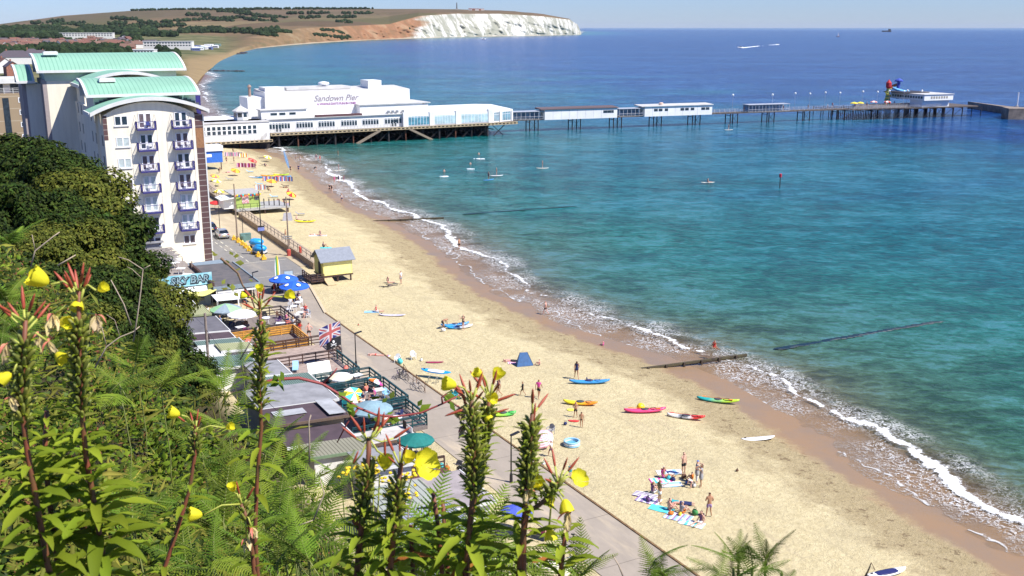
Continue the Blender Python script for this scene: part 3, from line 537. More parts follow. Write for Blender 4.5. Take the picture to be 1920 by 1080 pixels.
mb = MB(); mb.prism([(-5, -5), (5, -5), (5, 5), (-5, 5)], -3, 3); mb.obj('plinth', CONC, t)
mb = MB(); mb.lathe([(2.6, 3), (1.9, 26), (.1, 30)], 4); mb.obj('shaft', mat('dark_granite', (.13, .11, .1)), t)
for i, px in enumerate([882, 887, 893, 899, 904]): house(px, 18.6 + i * .15, 8, 14 + i % 3 * 4, 3.5, R(85 + i * 8), HBRICK if i % 2 else HWHITE, RTILE, 'row of red roofed cottages on the headland right of the obelisk', group='red roofed cottages on the headland', chim=False)
def rockline(pts, wd, label, name='groyne', z=SEA):
 mb = MB(); rr = random.Random(3)
 for (a, b_) in zip(pts[:-1], pts[1:]):
  L = (b_ - a).length; n = max(2, int(L / 3))
  for i in range(n): q = a.lerp(b_, i / n); k = len(mb.v); mb.ball((q.x + rr.uniform(-1, 1) * wd, q.y + rr.uniform(-1, 1) * wd, z + .1), (rr.uniform(1.5, 3.2), rr.uniform(1.5, 3.2), rr.uniform(.5, 1.1)), 6, 4)
 return tag(mb.obj(name, mat('wet_dark_rock', (.045, .04, .045), rough=.5)), label, 'groyne')
rockline([G(390, 133, SEA), G(458, 134, SEA)], 1.2, 'dark rocky groyne running out from the brown shingle beach right of the tower roofs')
rockline([G(352, 121, SEA), G(378, 124, SEA), G(362, 128, SEA)], 3, 'patch of dark rocks at the far water edge', 'rocks')
rockline([G(430, 97, SEA), G(452, 99, SEA), G(440, 102, SEA)], 9, 'flat dark reef off the sandy point', 'rocks')
# ================================================================== THE TOWER (apartment hotel)
CREAM = mat('cream_render', (.84, .775, .635), rough=.85, var=.07, scale=1.3, stretch=(1, 1, .12)); CREAM2 = mat('pale_green_render', (.60, .66, .52), rough=.85, var=.04)
FASC = mat('white_fascia', (.66, .66, .64), rough=.6, var=.06, scale=1)
MINT = mat('mint_roof_paint', (.23, .44, .32), rough=.6, var=.08, scale=.8)
MINTX = striped('mint_seam_roof_x', [(.25, .47, .345)], .62, 0, .6, line=(.15, .33, .235), lw=.16); MINTY = striped('mint_seam_roof_y', [(.25, .47, .345)], .62, 1, .6, line=(.15, .33, .235), lw=.16)
NAVY = mat('navy_railing_paint', (.035, .03, .19), rough=.5, var=.1); CLAD = striped('brown_cladding', [(.105, .055, .055)], .78, 2, .7, line=(.45, .42, .38), lw=.07)
CLAD2 = mat('orange_wood_cladding', (.30, .15, .07), rough=.7, var=.2)
TW = cthing('apartment_tower', 'tall cream seafront apartment tower with curved mint green roofs and navy balconies', 'tower block', 60.4, -5.8)
def arc_pts(x0, x1, z0, sag, n=20):
 c = (x1 - x0) / 2; Rr = (c * c + sag * sag) / (2 * sag); xm = (x0 + x1) / 2
 return [(xm + c * (2 * i / n - 1), z0 + math.sqrt(Rr * Rr - (c * (2 * i / n - 1)) ** 2) - (Rr - sag)) for i in range(n + 1)]
mb = MB()
def wallarc(mb, x0, x1, y0, y1, zt, sag, zb=0):
 top = arc_pts(x0, x1, zt, sag); k = len(top); vs = [(x, y0, z) for x, z in top] + [(x, y1, z) for x, z in top] + [(x0, y0, zb), (x1, y0, zb), (x0, y1, zb), (x1, y1, zb)]
 fs = [tuple([2 * k] + [2 * k + 1] + list(range(k - 1, -1, -1))), tuple([2 * k + 3, 2 * k + 2] + list(range(k, 2 * k)))]
 fs += [(i, i + 1, k + i + 1, k + i) for i in range(k - 1)] + [(2 * k, 0, k, 2 * k + 2), (2 * k + 1, 2 * k + 3, 2 * k - 1, k - 1)]
 mb.add(vs, fs)
wallarc(mb, -13.5, -1.2, 0, 5.4, 22.2, 1.75)
mb.box(-13.8, .3, 5.4, 13.2, 0, 24.4); mb.box(-13.5, -2, 13.2, 30, 0, 22.5); mb.box(-13.2, -1.4, 20, 29, 22.5, 25.0)
mb.obj('wall', CREAM, TW)
mb = MB(); mb.box(-17.4, -9.6, 30.0, 39, 0, 26.4); mb.box(-9.6, 2.4, 30.5, 39, 0, 26.4); mb.obj('rear_wall', CREAM, TW)
mb = MB(); mb.box(-20.2, -18.0, 33.5, 41, 0, 25.1); mb.obj('stair_tower_wall', CREAM, TW)
SHADEC = mat('shaded_render', (.36, .31, .30), rough=.85, var=.06)  # shade of the west end walls painted in as a darker render
mb = MB(); mb.box(-18.02, -17.4, 30, 39, 0, 25.9); mb.box(-20.8, -20.2, 33.5, 41, 0, 25.1); mb.obj('side_pilaster', SHADEC, TW)
mb = MB(); mb.box(-1.2, -.1, .0, 5.4, 0, 21.9); mb.obj('brown_panel_strip', CLAD, TW)
mb = MB(); mb.box(-1.2, -.1, -.04, 0, 17.2, 20.0); mb.obj('orange_panel', CLAD2, TW)
mb = MB(); mb.box(-.1, .08, -.06, .2, 0, 22); mb.obj('corner_trim', FASC, TW)
mb = MB(); mb.box(-13.55, -13.0, -.03, 0, 18.9, 22.2); mb.obj('dark_corner_panel', CLAD, TW)
def roofarc(name, x0, x1, y0, y1, zt, sag, th, parent, m, fm, trim=.5):
 a = arc_pts(x0, x1, zt, sag); k = len(a); mb = MB()
 v = [(x, y0 + trim, z + th) for x, z in a] + [(x, y1, z + th) for x, z in a]; mb.add(v, [(i, i + 1, k + i + 1, k + i) for i in range(k - 1)]); r = mb.obj(name, m, parent, True)
 mb = MB(); v = []
 for y in (y0, y0 + trim): v += [(x, y, z - .05) for x, z in a] + [(x, y, z + th + .04) for x, z in a]
 f = []
 for i in range(k - 1): f += [(i, i + 1, k + i + 1, k + i), (k + i, k + i + 1, 3 * k + i + 1, 3 * k + i), (2 * k + i, 3 * k + i, 3 * k + i + 1, 2 * k + i + 1), (i, 2 * k + i, 2 * k + i + 1, i + 1)]
 f += [(0, k, 3 * k, 2 * k), (k - 1, 3 * k - 1, 4 * k - 1, 2 * k - 1)]; mb.add(v, f)
 for x, z in (a[0], a[-1]): mb.box(x - .12, x + .12, y0 + trim, y1, z - .1, z + th + .05)
 for i in range(k - 1): mb.add([(a[i][0], y0 + trim, a[i][1] - .04), (a[i + 1][0], y0 + trim, a[i + 1][1] - .04), (a[i + 1][0], y1, a[i + 1][1] - .04), (a[i][0], y1, a[i][1] - .04)], [(0, 1, 2, 3)])
 mb.obj('fascia', fm, r); return r
roofarc('curved_roof', -15.2, .75, -.9, 5.5, 22.25, 1.95, .4, TW, MINTY, FASC)
roofarc('curved_roof', -13.9, .3, 18.5, 29.5, 25.1, 1.9, .35, TW, MINTY, FASC)
def barrel(x0, x1, y0, y1, z0, sag, parent):
 n = 12; prof = [(y0 + (y1 - y0) * (1 - math.cos(math.pi / 2 * i / n)) * 1.0, z0 + sag * math.sin(math.pi / 2 * i / n)) for i in range(n + 1)]
 prof = [(y0 + (y1 - y0) * t, z0 + sag * math.sin(math.pi / 2 * min(1, t * 1.15)) ** .8) for t in [i / n for i in range(n + 1)]]
 mb = MB(); k = len(prof); mb.add([(x0 + .35, y, z) for y, z in prof] + [(x1 - .35, y, z) for y, z in prof], [(i, k + i, k + i + 1, i + 1) for i in range(k - 1)]); r = mb.obj('barrel_roof', MINTX, parent, True)
 mb = MB()
 for xa, xb in ((x0, x0 + .35), (x1 - .35, x1)):
  for i in range(k - 1):
   (ya, za), (yb, zb) = prof[i], prof[i + 1]; mb.add([(xa, ya, za - .38), (xb, ya, za - .38), (xb, yb, zb - .38), (xa, yb, zb - .38), (xa, ya, za + .04), (xb, ya, za + .04), (xb, yb, zb + .04), (xa, yb, zb + .04)], [(0, 3, 2, 1), (4, 5, 6, 7), (0, 1, 5, 4), (1, 2, 6, 5), (2, 3, 7, 6), (3, 0, 4, 7)])
 mb.box(x0, x1, y0 - .15, y0 + .05, z0 - .3, z0 + .1); mb.box(x0 + .35, x1 - .35, y1 - .1, y1, z0 - .5, z0 + sag - .05); mb.obj('fascia', FASC, r)
 mb = MB(); mb.box(x0 + 1.2, x1 - 1.5, y0 + .9, y1 - .2, z0 - 1.6, z0 - .1); mb.box(x0 + 1.2, x1 - 1.5, y0 + 4, y1 - .2, z0 - .1, z0 + sag * .55); mb.obj('gable_wall', CREAM2, r)
 return r
b1 = barrel(-14.9, .8, 4.4, 13.6, 24.75, 2.0, TW); b2 = barrel(-18.8, 4.2, 29.0, 39.6, 27.3, 2.5, TW); barrel(-21.6, -18.9, 32.4, 41.4, 25.6, 2.4, TW)
for (x, y, z) in ((-11.3, 8.8, 26.6), (-16.0, 34.5, 29.9)):
 mb = MB(); mb.cbox((x, y, z), (2.2, 1.5, .45)); mb.cbox((x, y, z + .26), (1.9, 1.2, .08)); mb.obj('roof_light', FASC, TW)
mb = MB()
for x in (-7.6, -1.6): mb.tube([(x, 4.7, 24.7), (x, 4.8, 24.3), (x, 5.2, 23.8), (x, 5.3, 23)], .11, 6)
mb.tube([(-5.8, 29, 27), (-5.8, 29, 25.8)], .1, 6); mb.tube([(-5.2, 29, 27), (-5.2, 29, 25.8)], .1, 6); mb.obj('drainpipe', FASC, TW)
mb = MB()
for i in range(26): # stepped flashings beside the arch roofs
 x = -13.6 + i * .55; a = dict((round(q[0], 1), q[1]) for q in arc_pts(-15.2, .75, 22.25, 1.95, 400)); z = a.get(round(x, 1), 23.5); mb.box(x, x + .55, 5.1, 5.38, z + .38, z + .75)
mb.obj('lead_flashing', mat('dark_lead', (.07, .07, .08)), TW)
mb = MB(); mb.box(.3, 1.1, 6, 6.2, 20.0, 24.2)
for i in range(5): mb.bar((1.1, 6 + i * .9, 22.5), (1.1, 6 + i * .9, 24.2), .06)
mb.box(.3, 1.15, 6, 10, 22.2, 22.35); mb.obj('side_balcony', NAVY, TW); mb = MB(); mb.box(2.0, 2.8, 30.5, 31, 24.3, 26.4); mb.obj('side_balcony', NAVY, TW)
mb = MB(); mb.box(-8.6, -7.9, 30.42, 30.5, 25.0, 25.5); mb.box(-1.3, -.5, 30.42, 30.5, 25.0, 25.5); mb.box(-10, -9.2, 10.5, 10.6, 0, .1); mb.obj('small_window', GLASS, TW)
for k in range(6):
 for y in (1.6, 5.5, 9.0, 14.5, 22, 26):
  z = 6.2 + 2.93 * k; mb = MB(); mb.box(-13.82 if 5.4 < y < 13.2 else -13.53, -13.4, y, y + .9, z, z + 1.5); w = mb.obj('window', GLASS, TW)
CURT = mat('net_curtain', (.45, .52, .52), rough=.5, var=.15, scale=2); CURT2 = mat('dark_curtain', (.12, .09, .1), rough=.6, var=.3)
def window(x, z, w, h, pane=GLASS, parent=TW):
 f = MB(); t_ = .11
 for a in ((x - w / 2, x + w / 2, z, z + t_), (x - w / 2, x + w / 2, z + h - t_, z + h), (x - w / 2, x - w / 2 + t_, z + t_, z + h - t_), (x + w / 2 - t_, x + w / 2, z + t_, z + h - t_), (x - .1, x + .1, z + t_, z + h - t_)): f.box(a[0], a[1], -.07, .0, a[2], a[3])
 f.box(x - w / 2 - .12, x + w / 2 + .12, -.16, 0, z - .1, z - .002); fo = f.obj('window', WHITEP, parent)
 g = MB(); g.box(x - w / 2 + t_, x + w / 2 - t_, -.025, -.004, z + t_, z + h - t_); g.obj('pane', pane, fo)
rnd = random.Random(8)
panes = [GLASS, CURT, CURT, CURT2, CURT2, GLASS]
for k in range(6): window(-11.15, 21.15 - .5 - 2.93 * k + .15, 1.75, 1.35, panes[k])
window(-8.05, 3.5, 1.8, 1.3, CURT2); window(-3.15, 3.4, 1.7, 1.3, CURT2)
PURP = mat('sheet_plastic_chair', (.75, .74, .76), rough=.4)
def balcony(x, z, k, j):
 b_ = MB(); w = 2.55; dp = 1.15; b_.box(x - w / 2, x + w / 2, -dp, -.002, z, z + .22); bo = b_.obj('balcony', NAVY, TW)
 r = MB(); zt = z + 1.2
 for a, c in (((x - w / 2, -dp), (x + w / 2, -dp)), ((x - w / 2, -.05), (x - w / 2, -dp)), ((x + w / 2, -.05), (x + w / 2, -dp))):
  for zz in (zt, z + .32): r.bar((a[0], a[1], zz), (c[0], c[1], zz), .06)
  n = 14 if a[1] == c[1] else 6
  for i in range(n + 1): f = i / n; px_, py_ = a[0] + (c[0] - a[0]) * f, a[1] + (c[1] - a[1]) * f; r.bar((px_, py_, z + .2), (px_, py_, zt), .028 if 0 < i < n else .08)
 r.obj('railing', NAVY, bo)
 ft = MB(); ft.box(x - w / 2 + .06, x + w / 2 - .06, -dp + .06, -.01, z + .222, z + .24); ft.obj('floor', WHITEP, bo)
 d = MB(); z0 = z + .24; h = 2.05; ww = 1.75
 for a in ((x - ww / 2, x + ww / 2, z0, z0 + .12), (x - ww / 2, x + ww / 2, z0 + h - .1, z0 + h), (x - ww / 2, x - ww / 2 + .13, z0, z0 + h), (x + ww / 2 - .13, x + ww / 2, z0, z0 + h), (x - .17, x + .17, z0, z0 + h), (x - ww / 2, x + ww / 2, z0 + .75, z0 + .83)): d.box(a[0], a[1], -.08 + .001 * (a[0] % 1), .0, a[2], a[3])
 do = d.obj('french_door', WHITEP, bo)
 g = MB(); g.box(x - ww / 2 + .1, x + ww / 2 - .1, -.03, -.004, z0 + .1, z0 + h - .08); g.obj('pane', [GLASS, CURT, CURT, CURT2, GLASS, CURT2][(k + j) % 6], do)
 if k != 1 or j:
  for q in range(rnd.choice([1, 2])):
   cx = x + rnd.uniform(-.9, .9); ch = MB(); ch.box(cx - .25, cx + .25, -.8, -.35, z + .62, z + .68); ch.box(cx - .25, cx + .25, -.38, -.33, z + .68, z + 1.1)
   for a in (-.22, .22):
    for b__ in (-.77, -.38): ch.bar((cx + a, b__, z + .24), (cx + a, b__, z + .62), .05)
   ch.obj('plastic_chair', mat('balcony_blue', (.05, .07, .25)) if (k == 5 and not j) else PURP, bo)
for k in range(6):
 for j, x in enumerate((-8.0, -3.15)): balcony(x, 5.45 + 2.93 * k, k, j)
mb = MB()
for x in (-9.3, -6.7, -4.45, -1.85): mb.tube([(x, -1.1, 5.5), (x, -1.1, 21.0)], .02, 4); mb.tube([(x, -1.1, 21.2), (x, -.05, 22.2)], .025, 4)
mb.obj('balcony_stay', GREYM, TW)
BUFF = striped('buff_brick', [(.33, .25, .16)], 2.95, 2, .9, line=(.45, .38, .28), lw=.05)
AB = cthing('apartment_block', 'buff brick apartment block with flat roof and white railed top balcony left of the tower', 'building', 190, -52)
mb = MB(); mb.box(0, 34.6, 0, 14, -4, 18.4); mb.obj('wall', BUFF, AB)
mb = MB(); mb.box(0, 33.4, 2.2, 14, 18.4, 20.8); mb.obj('penthouse_wall', HWHITE, AB)
mb = MB(); mb.box(-.5, 35, .6, 14.4, 20.8, 21.9); mb.obj('roof', FASC, AB)
for i in range(8): mb = MB(); mb.box(3 + i * 3.8, 5.2 + i * 3.8, 2.1, 2.2, 18.6, 20.6); mb.obj('penthouse_window', GLASS, AB)
mb = MB()
for z in (18.9, 19.3, 19.7): mb.bar((-.1, .1, z), (34.4, .1, z), .07)
for i in range(18): mb.bar((i * 2, .1, 18.2), (i * 2, .1, 19.75), .1)
mb.obj('railing', FASC, AB)
for k in range(5):
 for x in (8.4, 20.2, 25.2, 31.6):
  z = 16.2 - k * 2.95; mb = MB(); mb.box(x - .7, x + .7, -.08, 0, z, z + 1.25); f = mb.obj('window', WHITEP, AB); g = MB(); g.box(x - .5, x + .5, -.1, -.081, z + .18, z + 1.07); g.obj('pane', GLASS, f)
mb = MB(); mb.box(27.4, 28.8, -.05, 0, -3, 17.4); mb.obj('stair_glazing', GLASS, AB)
# ================================================================== PIER
PIERW = mat('pier_white_paint', (.78, .775, .76), rough=.55, var=.06, scale=.3); GROOF = mat('pale_grey_roof', (.52, .51, .50), rough=.8, var=.12, scale=.4)
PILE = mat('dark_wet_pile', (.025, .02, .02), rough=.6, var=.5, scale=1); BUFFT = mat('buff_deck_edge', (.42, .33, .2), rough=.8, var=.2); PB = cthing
PR = cthing('pier', 'long pleasure pier on dark and rusty piles reaching out into the bay', 'pier', 216.5, 31)   # local x seaward
OUT = 0.138; OX = 101.5
def op(x, y=0, z=0): # outer pier local -> pier local
 d = x - OX; return (OX + d * math.cos(OUT) + y * math.sin(OUT), -d * math.sin(OUT) + y * math.cos(OUT), z)
mb = MB(); mb.box(-30, OX, 0, 24, 2.6, 3.15); mb.box(-30, 17, -2.2, 0, 1.2, 1.5)
a = [op(OX - 2, 8.2)[:2], op(395, 8.2)[:2][:2], op(395, 12.4)[:2], op(OX - 2, 12.4)[:2]]
a = [op(OX - 2, 8.2)[:2], op(292, 8.2)[:2], op(292, 12.4)[:2], op(OX - 2, 12.4)[:2]]; mb.prism(a, 2.6, 3.0)
a = [op(243, 5)[:2], op(303, 2)[:2], op(303, 26)[:2], op(262, 26)[:2]]; mb.prism(a, 2.65, 3.1); mb.obj('deck', mat('pier_deck_boards', (.10, .08, .07), rough=.85, var=.25, scale=1), PR)
EB = striped('slotted_edge', [(.42, .33, .2), (.42, .33, .2), (.02, .016, .014), (.02, .016, .014), (.02, .016, .014)], .28, 0, .8); mb = MB(); mb.box(17, OX, -.5, 0, 2.6, 3.0); mb.box(-30, 17, -2.5, -2.2, 1.1, 1.5); mb.obj('slotted_edge', EB, PR); mb = MB(); mb.box(17, OX, -.52, 0, 3.0, 3.2); mb.box(17, OX, -.52, 0, 2.4, 2.6); mb.box(-30, 17, -2.52, -2.2, 1.5, 1.65); mb.box(-30, 17, -2.52, -2.2, .95, 1.1); mb.obj('deck_edge_beam', BUFFT, PR); mb = MB(); mb.box(-30, OX, 21.5, 23.5, -2, 2.6); mb.box(-30, 17, 1, 22, -1.5, 1.1); mb.obj('underside_shade', PILE, PR)  # dark blocks added behind the piles to stand in for under-deck shade
rnd = random.Random(4); k = 0
for i in range(18):  # piles under the amusement building
 x = 2 + i * 5.9
 for j, y in enumerate((.6, 5.5, 10.5, 15.5, 20.5, 23)):
  if k >= 95: break
  mb = MB(); lean = rnd.choice([0, 0, 0, 1.6, -1.6]) if j else 0; mb.tube([(x + lean, y, -4), (x, y, 2.7)], .42 if i % 3 == 0 else .26, 6); mb.obj('pile', RUST if (j == 0 and i % 3 == 1) else PILE, PR); k += 1
mb = MB()
for i in range(16):
 x = 4 + i * 5.9
 for y in (.8, 10, 20): mb.bar((x, y, -1.6), (x + 5, y, 2.6), .22); mb.bar((x + 5, y + 1, -1.6), (x, y + 1, 2.6), .16)
 mb.bar((x, 0, 1), (x, 23, 1), .25)
mb.obj('cross_bracing', PILE, PR); mb = MB(); mb.bar((44, -.3, -1.4), (52, -.3, 2.5), .7); mb.bar((62, -.3, 2.5), (70, -.3, -1.4), .7); mb.obj('timber_prop', mat('weathered_timber', (.24, .19, .14), rough=.85, var=.3), PR)
IRON = mat('black_iron', (.03, .025, .03), rough=.7)
for i in range(12):
 x = OX + 8 + i * 16.2; mb = MB()
 for dx in (0, 3.2):
  for y in (8.6, 12): mb.tube([op(x + dx, y, -4), op(x + dx, y, 2.8)], .2, 6)
 mb.bar(op(x, 8.6, -1), op(x + 3.2, 8.6, 2.6), .08); mb.bar(op(x + 3.2, 8.6, -1), op(x, 8.6, 2.6), .08); mb.bar(op(x, 8.6, 1.9), op(x, 12, 1.9), .2); mb.obj('iron_trestle', IRON, PR)
for i in range(14):
 mb = MB(); x = 243 + i * 4.9
 for j in range(6): mb.tube([op(x, 4 + j * 5, -4), op(x, 4 + j * 5, 2.7)], .17, 6)
 mb.bar(op(x, 4, 2.3), op(x, 29, 2.3), .2)
 if i < 12: mb.bar(op(x, 4, 2.4), op(x - 4.9, 4, -.9), .12); mb.bar(op(x, 4, -.8), op(x + 4.9, 4, -.8), .12)
 mb.obj('pier_head_trestle', IRON, PR)
def rail(mb, a, b_, h=1.1, step=2.0, rails=3, w=.05, z=0):
 a = Vector(a); b_ = Vector(b_); L = (b_ - a).length; n = max(1, int(L / step)); up = Vector((0, 0, 1))
 for i in range(n + 1): p = a.lerp(b_, i / n); mb.bar(p, p + up * h, w * 1.3)
 for k in range(rails): zz = h * (k + 1) / rails; mb.bar(a + up * zz, b_ + up * zz, w)
mb = MB(); rail(mb, (17, -.45, 3.15), (61, -.45, 3.15), 1.1, 1.1, 3, .05); rail(mb, (-30, -2.4, 1.55), (16, -2.4, 1.55), 1.1, 1.1, 3, .05); rail(mb, (13.5, -2.4, 1.6), (17, -.45, 3.15), 1.1, .6, 3)
mb.obj('railing', mat('grey_rail', (.5, .47, .42)), PR)
mb = MB(); rail(mb, op(OX, 8.3, 3), op(292, 8.3, 3), 1.1, 2.2, 3, .06); rail(mb, op(OX, 12.3, 3), op(292, 12.3, 3), 1.1, 2.2, 3, .06); rail(mb, op(241, 4, 3), op(285, 3.2, 3), 1.1, 2.2, 3, .06); mb.obj('railing', mat('pier_rail', (.42, .42, .45)), PR)
PBD = cthing('pier_pavilion', 'big white pier pavilion with the pier name on its tall wall and rows of windows', 'building', 216.5, 31, 3.15)
mb = MB(); mb.box(-30, 92.6, 2.0, 23, 0, 3.9); mb.box(-30, 16.5, -1.2, 2.0, -1.6, 3.6)
mb.obj('wall', PIERW, PBD)
mb = MB(); mb.box(18, 65.5, 7, 20, 3.9, 11.5); mb.obj('hall_wall', PIERW, PBD)
mb = MB(); mb.box(13, 18, 8.5, 18, 3.9, 10.2); mb.obj('tower_wall', PIERW, PBD)
mb = MB(); mb.box(15.5, 29.5, 3.2, 7, 3.9, 6.6); mb.box(47, 68.5, 3.8, 18, 3.9, 7.0); mb.box(68.5, 70.5, 3.8, 18, 3.9, 6.7); mb.obj('annexe_wall', PIERW, PBD)
mb = MB(); mb.box(15.1, 29.9, 2.8, 7, 6.6, 6.85); mb.box(46.6, 71.2, 3.4, 18.4, 7.0, 7.3); mb.box(-30, 16.6, -1.4, 8, 3.62, 3.9); mb.box(16.6, 68, 1.5, 3.2, 3.92, 4.1); mb.obj('flat_roof', GROOF, PBD)
mb = MB(); mb.prism([(18.2, 7.4), (65.3, 7.4), (65.3, 19.8), (18.2, 19.8)], [11.5] * 4, [11.6, 11.6, 12.2, 12.2]); mb.box(26, 47, 11, 19.6, 11.9, 12.7); mb.obj('hall_roof', GROOF, PBD)
for q in ((52.5, 57, 10, 17, 11.7, 14.3), (19, 25, 10, 17, 11.7, 12.9)): mb = MB(); mb.box(*q); mb.obj('roof_plant_room', PIERW, PBD)
mb = MB(); mb.lathe([(.6, 12.7), (.7, 13.1), (1.8, 13.3), (1.7, 13.9), (.4, 14.2)], 14, (39, 14, 0)); mb.obj('roof_vent', WHITEP, PBD)
mb = MB(); mb.lathe([(.45, 10.2), (.4, 13.0), (.7, 13.1), (.3, 13.8)], 10, (15, 13, 0)); mb.obj('chimney', mat('brown_flue', (.3, .2, .16)), PBD)
mb = MB(); mb.box(32, 47, 1.7, 3.4, 4.1, 4.7); mb.obj('maroon_parapet', mat('maroon_felt', (.10, .045, .05)), PBD)
mb = MB(); mb.prism([(66, 2.2), (92.6, 2.2), (101.6, 5), (101.6, 19), (97, 23), (66, 23)], 3.9, [4.05, 4.05, 4.05, 4.6, 4.6, 4.6]); mb.obj('flat_roof', PIERW, PBD)
c = (10, 5.5); mb = MB(); mb.lathe([(2.2, 3.9), (2.2, 6.5)], 8, (c[0], c[1], 0)); o8 = mb.obj('lantern_room', PIERW, PBD)
mb = MB(); mb.lathe([(2.7, 6.45), (2.6, 6.7), (.2, 8.1), (.12, 8.6)], 8, (c[0], c[1], 0)); mb.obj('lantern_roof', GROOF, o8)
mb = MB()
for i in range(8):
 a = math.pi / 8 + i * math.pi / 4; r_ = 2.2 * math.cos(math.pi / 8) + .02
 mb.cbox((c[0] + r_ * math.cos(a), c[1] + r_ * math.sin(a), 5.5), (.06, 1.2, 1.2), a)
mb.obj('lantern_window', GLASS, o8)
def glaze(x0, x1, n, y, z0, z1, mullion=.28, rows=1, bar=True, gm=GLASS, nm='window'):
 f = MB(); f.box(x0, x1, y - .1, y, z0, z1); fo = f.obj(nm, WHITEP, PBD); g = MB(); w = (x1 - x0) / n; h = (z1 - z0) / rows
 for r_ in range(rows):
  for i in range(n): g.box(x0 + w * i + w * mullion / 2, x0 + w * (i + 1) - w * mullion / 2, y - .13, y - .101, z0 + h * r_ + .15, z0 + h * (r_ + 1) - .12 - (.28 if bar and r_ == rows - 1 else 0))
 if bar:
  for i in range(n): g.box(x0 + w * i + w * mullion / 2, x0 + w * (i + 1) - w * mullion / 2, y - .13, y - .101, z1 - .25, z1 - .08)
 g.obj('pane', gm, fo)
glaze(-14, 12.8, 18, -1.2, .3, 2.9, .35, 2, False)
for x0, x1, n in ((16.4, 23.8, 8), (25.7, 31, 6), (32.7, 38, 6), (40, 45.3, 6), (47, 52.5, 6), (54.5, 60.3, 6)): glaze(x0, x1, n, 2.0, 1.0, 2.85, .22)
glaze(-12, -6, 4, 3.2, 4.9, 5.9) if False else None
glaze(18.2, 20.4, 1, 3.2, 4.9, 5.9, .1, 1, False); glaze(20.9, 23, 1, 3.2, 4.9, 5.9, .1, 1, False); glaze(24, 26.2, 1, 3.2, 4.9, 5.9, .1, 1, False)
for x0, x1 in ((19.2, 21.2), (56.6, 58.6)):
 f = MB(); f.box(x0, x1, 1.88, 1.9, 0, 2.7); fo = f.obj('door', WHITEP, PBD); g = MB()
 for i in range(2):
  for j in range(2): g.box(x0 + .2 + i * (x1 - x0) / 2, x0 + (i + 1) * (x1 - x0) / 2 - .15, 1.85, 1.879, .25 + j * 1.2, 1.2 + j * 1.2)
 g.obj('pane', GLASS, fo)
TEALG = mat('teal_glass', (.10, .26, .34), rough=.12, var=.4, scale=.8); PALEG = mat('pale_glass', (.42, .58, .62), rough=.15, var=.2, scale=.6)
for x0, x1, n, gm in ((62.2, 69.6, 7, TEALG), (71.4, 79.0, 8, PALEG), (81, 91, 8, PALEG)): glaze(x0, x1, n, 1.0, .25, 3.2, .12, 1, True, gm)
mb = MB()
for x0, x1 in ((60.4, 62.1), (69.6, 71.4), (79.0, 81), (91, 92.6)): mb.box(x0, x1, .7, 2, -.4, 4.4)
mb.box(61, 92.5, 1.0, 2.0, -.4, .25); mb.box(61, 92.5, 1.0, 2.0, 3.2, 4.0); mb.obj('bay_wall', PIERW, PBD)
mb = MB()  # outer end turning away
mb.prism([(92.5, .9), (102, 4.1), (102, 20), (92.5, 22)], -.3, .35); mb.prism([(92.5, .9), (102, 4.1), (102, 20), (92.5, 22)], 3.2, 3.9); mb.prism([(92.8, 2.2), (101.5, 5), (101.5, 19), (92.8, 21)], .36, 3.19)
for f in (0, .36, .42, .95): x = 92.5 + f * 9.3; y = .9 + f * 3.1; mb.cbox((x + .3, y, 1.8), (.7, .3, 3.6), .32)
mb.obj('end_bay_wall', PIERW, PBD)
for f0, f1 in ((.08, .35), (.5, .92)):
 mb = MB(); a = Vector((92.5 + f0 * 9.3, .9 + f0 * 3.1 + .12, 0)); b_ = Vector((92.5 + f1 * 9.3, .9 + f1 * 3.1 + .12, 0)); mb.add([a + Vector((0, 0, .4)), b_ + Vector((0, 0, .4)), b_ + Vector((0, 0, 3.15)), a + Vector((0, 0, 3.15))], [(0, 1, 2, 3)]); g = mb.obj('end_glazing', TEALG, PBD)
 mb = MB()
 for i in range(6): p = a.lerp(b_, i / 5); mb.bar(p + Vector((0, -.05, .4)), p + Vector((0, -.05, 3.15)), .12)
 mb.bar(a + Vector((0, -.05, 2.5)), b_ + Vector((0, -.05, 2.5)), .1); mb.obj('mullion', WHITEP, g)
mb = MB()
for x in (56.0, 57.5, 59.0, 61.0): mb.box(x, x + .8, 3.0, 3.5, 4.3, 5.1)
mb.obj('air_unit', GREYM, PBD)
SG = mat('sign_lilac_grey', (.30, .25, .29), rough=.6); SP = mat('sign_purple', (.32, .08, .30), rough=.6)
text_part('Sandown Pier', 2.6, SG, PBD, (40.4, 6.95, 9.3), (math.pi / 2, 0, 0), .35, 'lettering', .02, .03)
text_part("A WHOLE DAY'S FUN IN ONE!", .98, SP, PBD, (40.6, 6.95, 7.6), (math.pi / 2, 0, 0), 0, 'lettering', .02, .02, .95)
def pt(x, y=0, z=0): # world point + angle on the outer pier
 q = op(x, y); p = W(216.5, 31) + NV.to_3d() * q[0] + TV.to_3d() * q[1]; return Vector((p.x, p.y, z))
OR = TH - OUT
def kiosk(x0, x1, label, wins, dark):
 L = x1 - x0; t = thing('pier_kiosk', label, 'kiosk', pt(x0, 7.0, 3.0), OR); mb = MB(); mb.box(0, L, 0, 5, -.3, 3.2); mb.obj('wall', PIERW, t)
 mb = MB(); mb.prism([(-1.5, -.4), (L + .3, -.4), (L + .3, 5.4), (-1.5, 5.4)], 3.2, [3.45, 3.45, 3.75, 3.75]); mb.obj('roof', dark, t)
 for a, b_ in wins: mb = MB(); mb.box(a, b_, -.06, 0, 1.5, 2.4); f = mb.obj('window', GLASS, t)
 mb = MB()
 for i in range(1, 8): mb.box(L * i / 9, L * i / 9 + .04, -.02, 0, -.2, 3.1)
 mb.obj('panel_joint', GREYM, t); return t
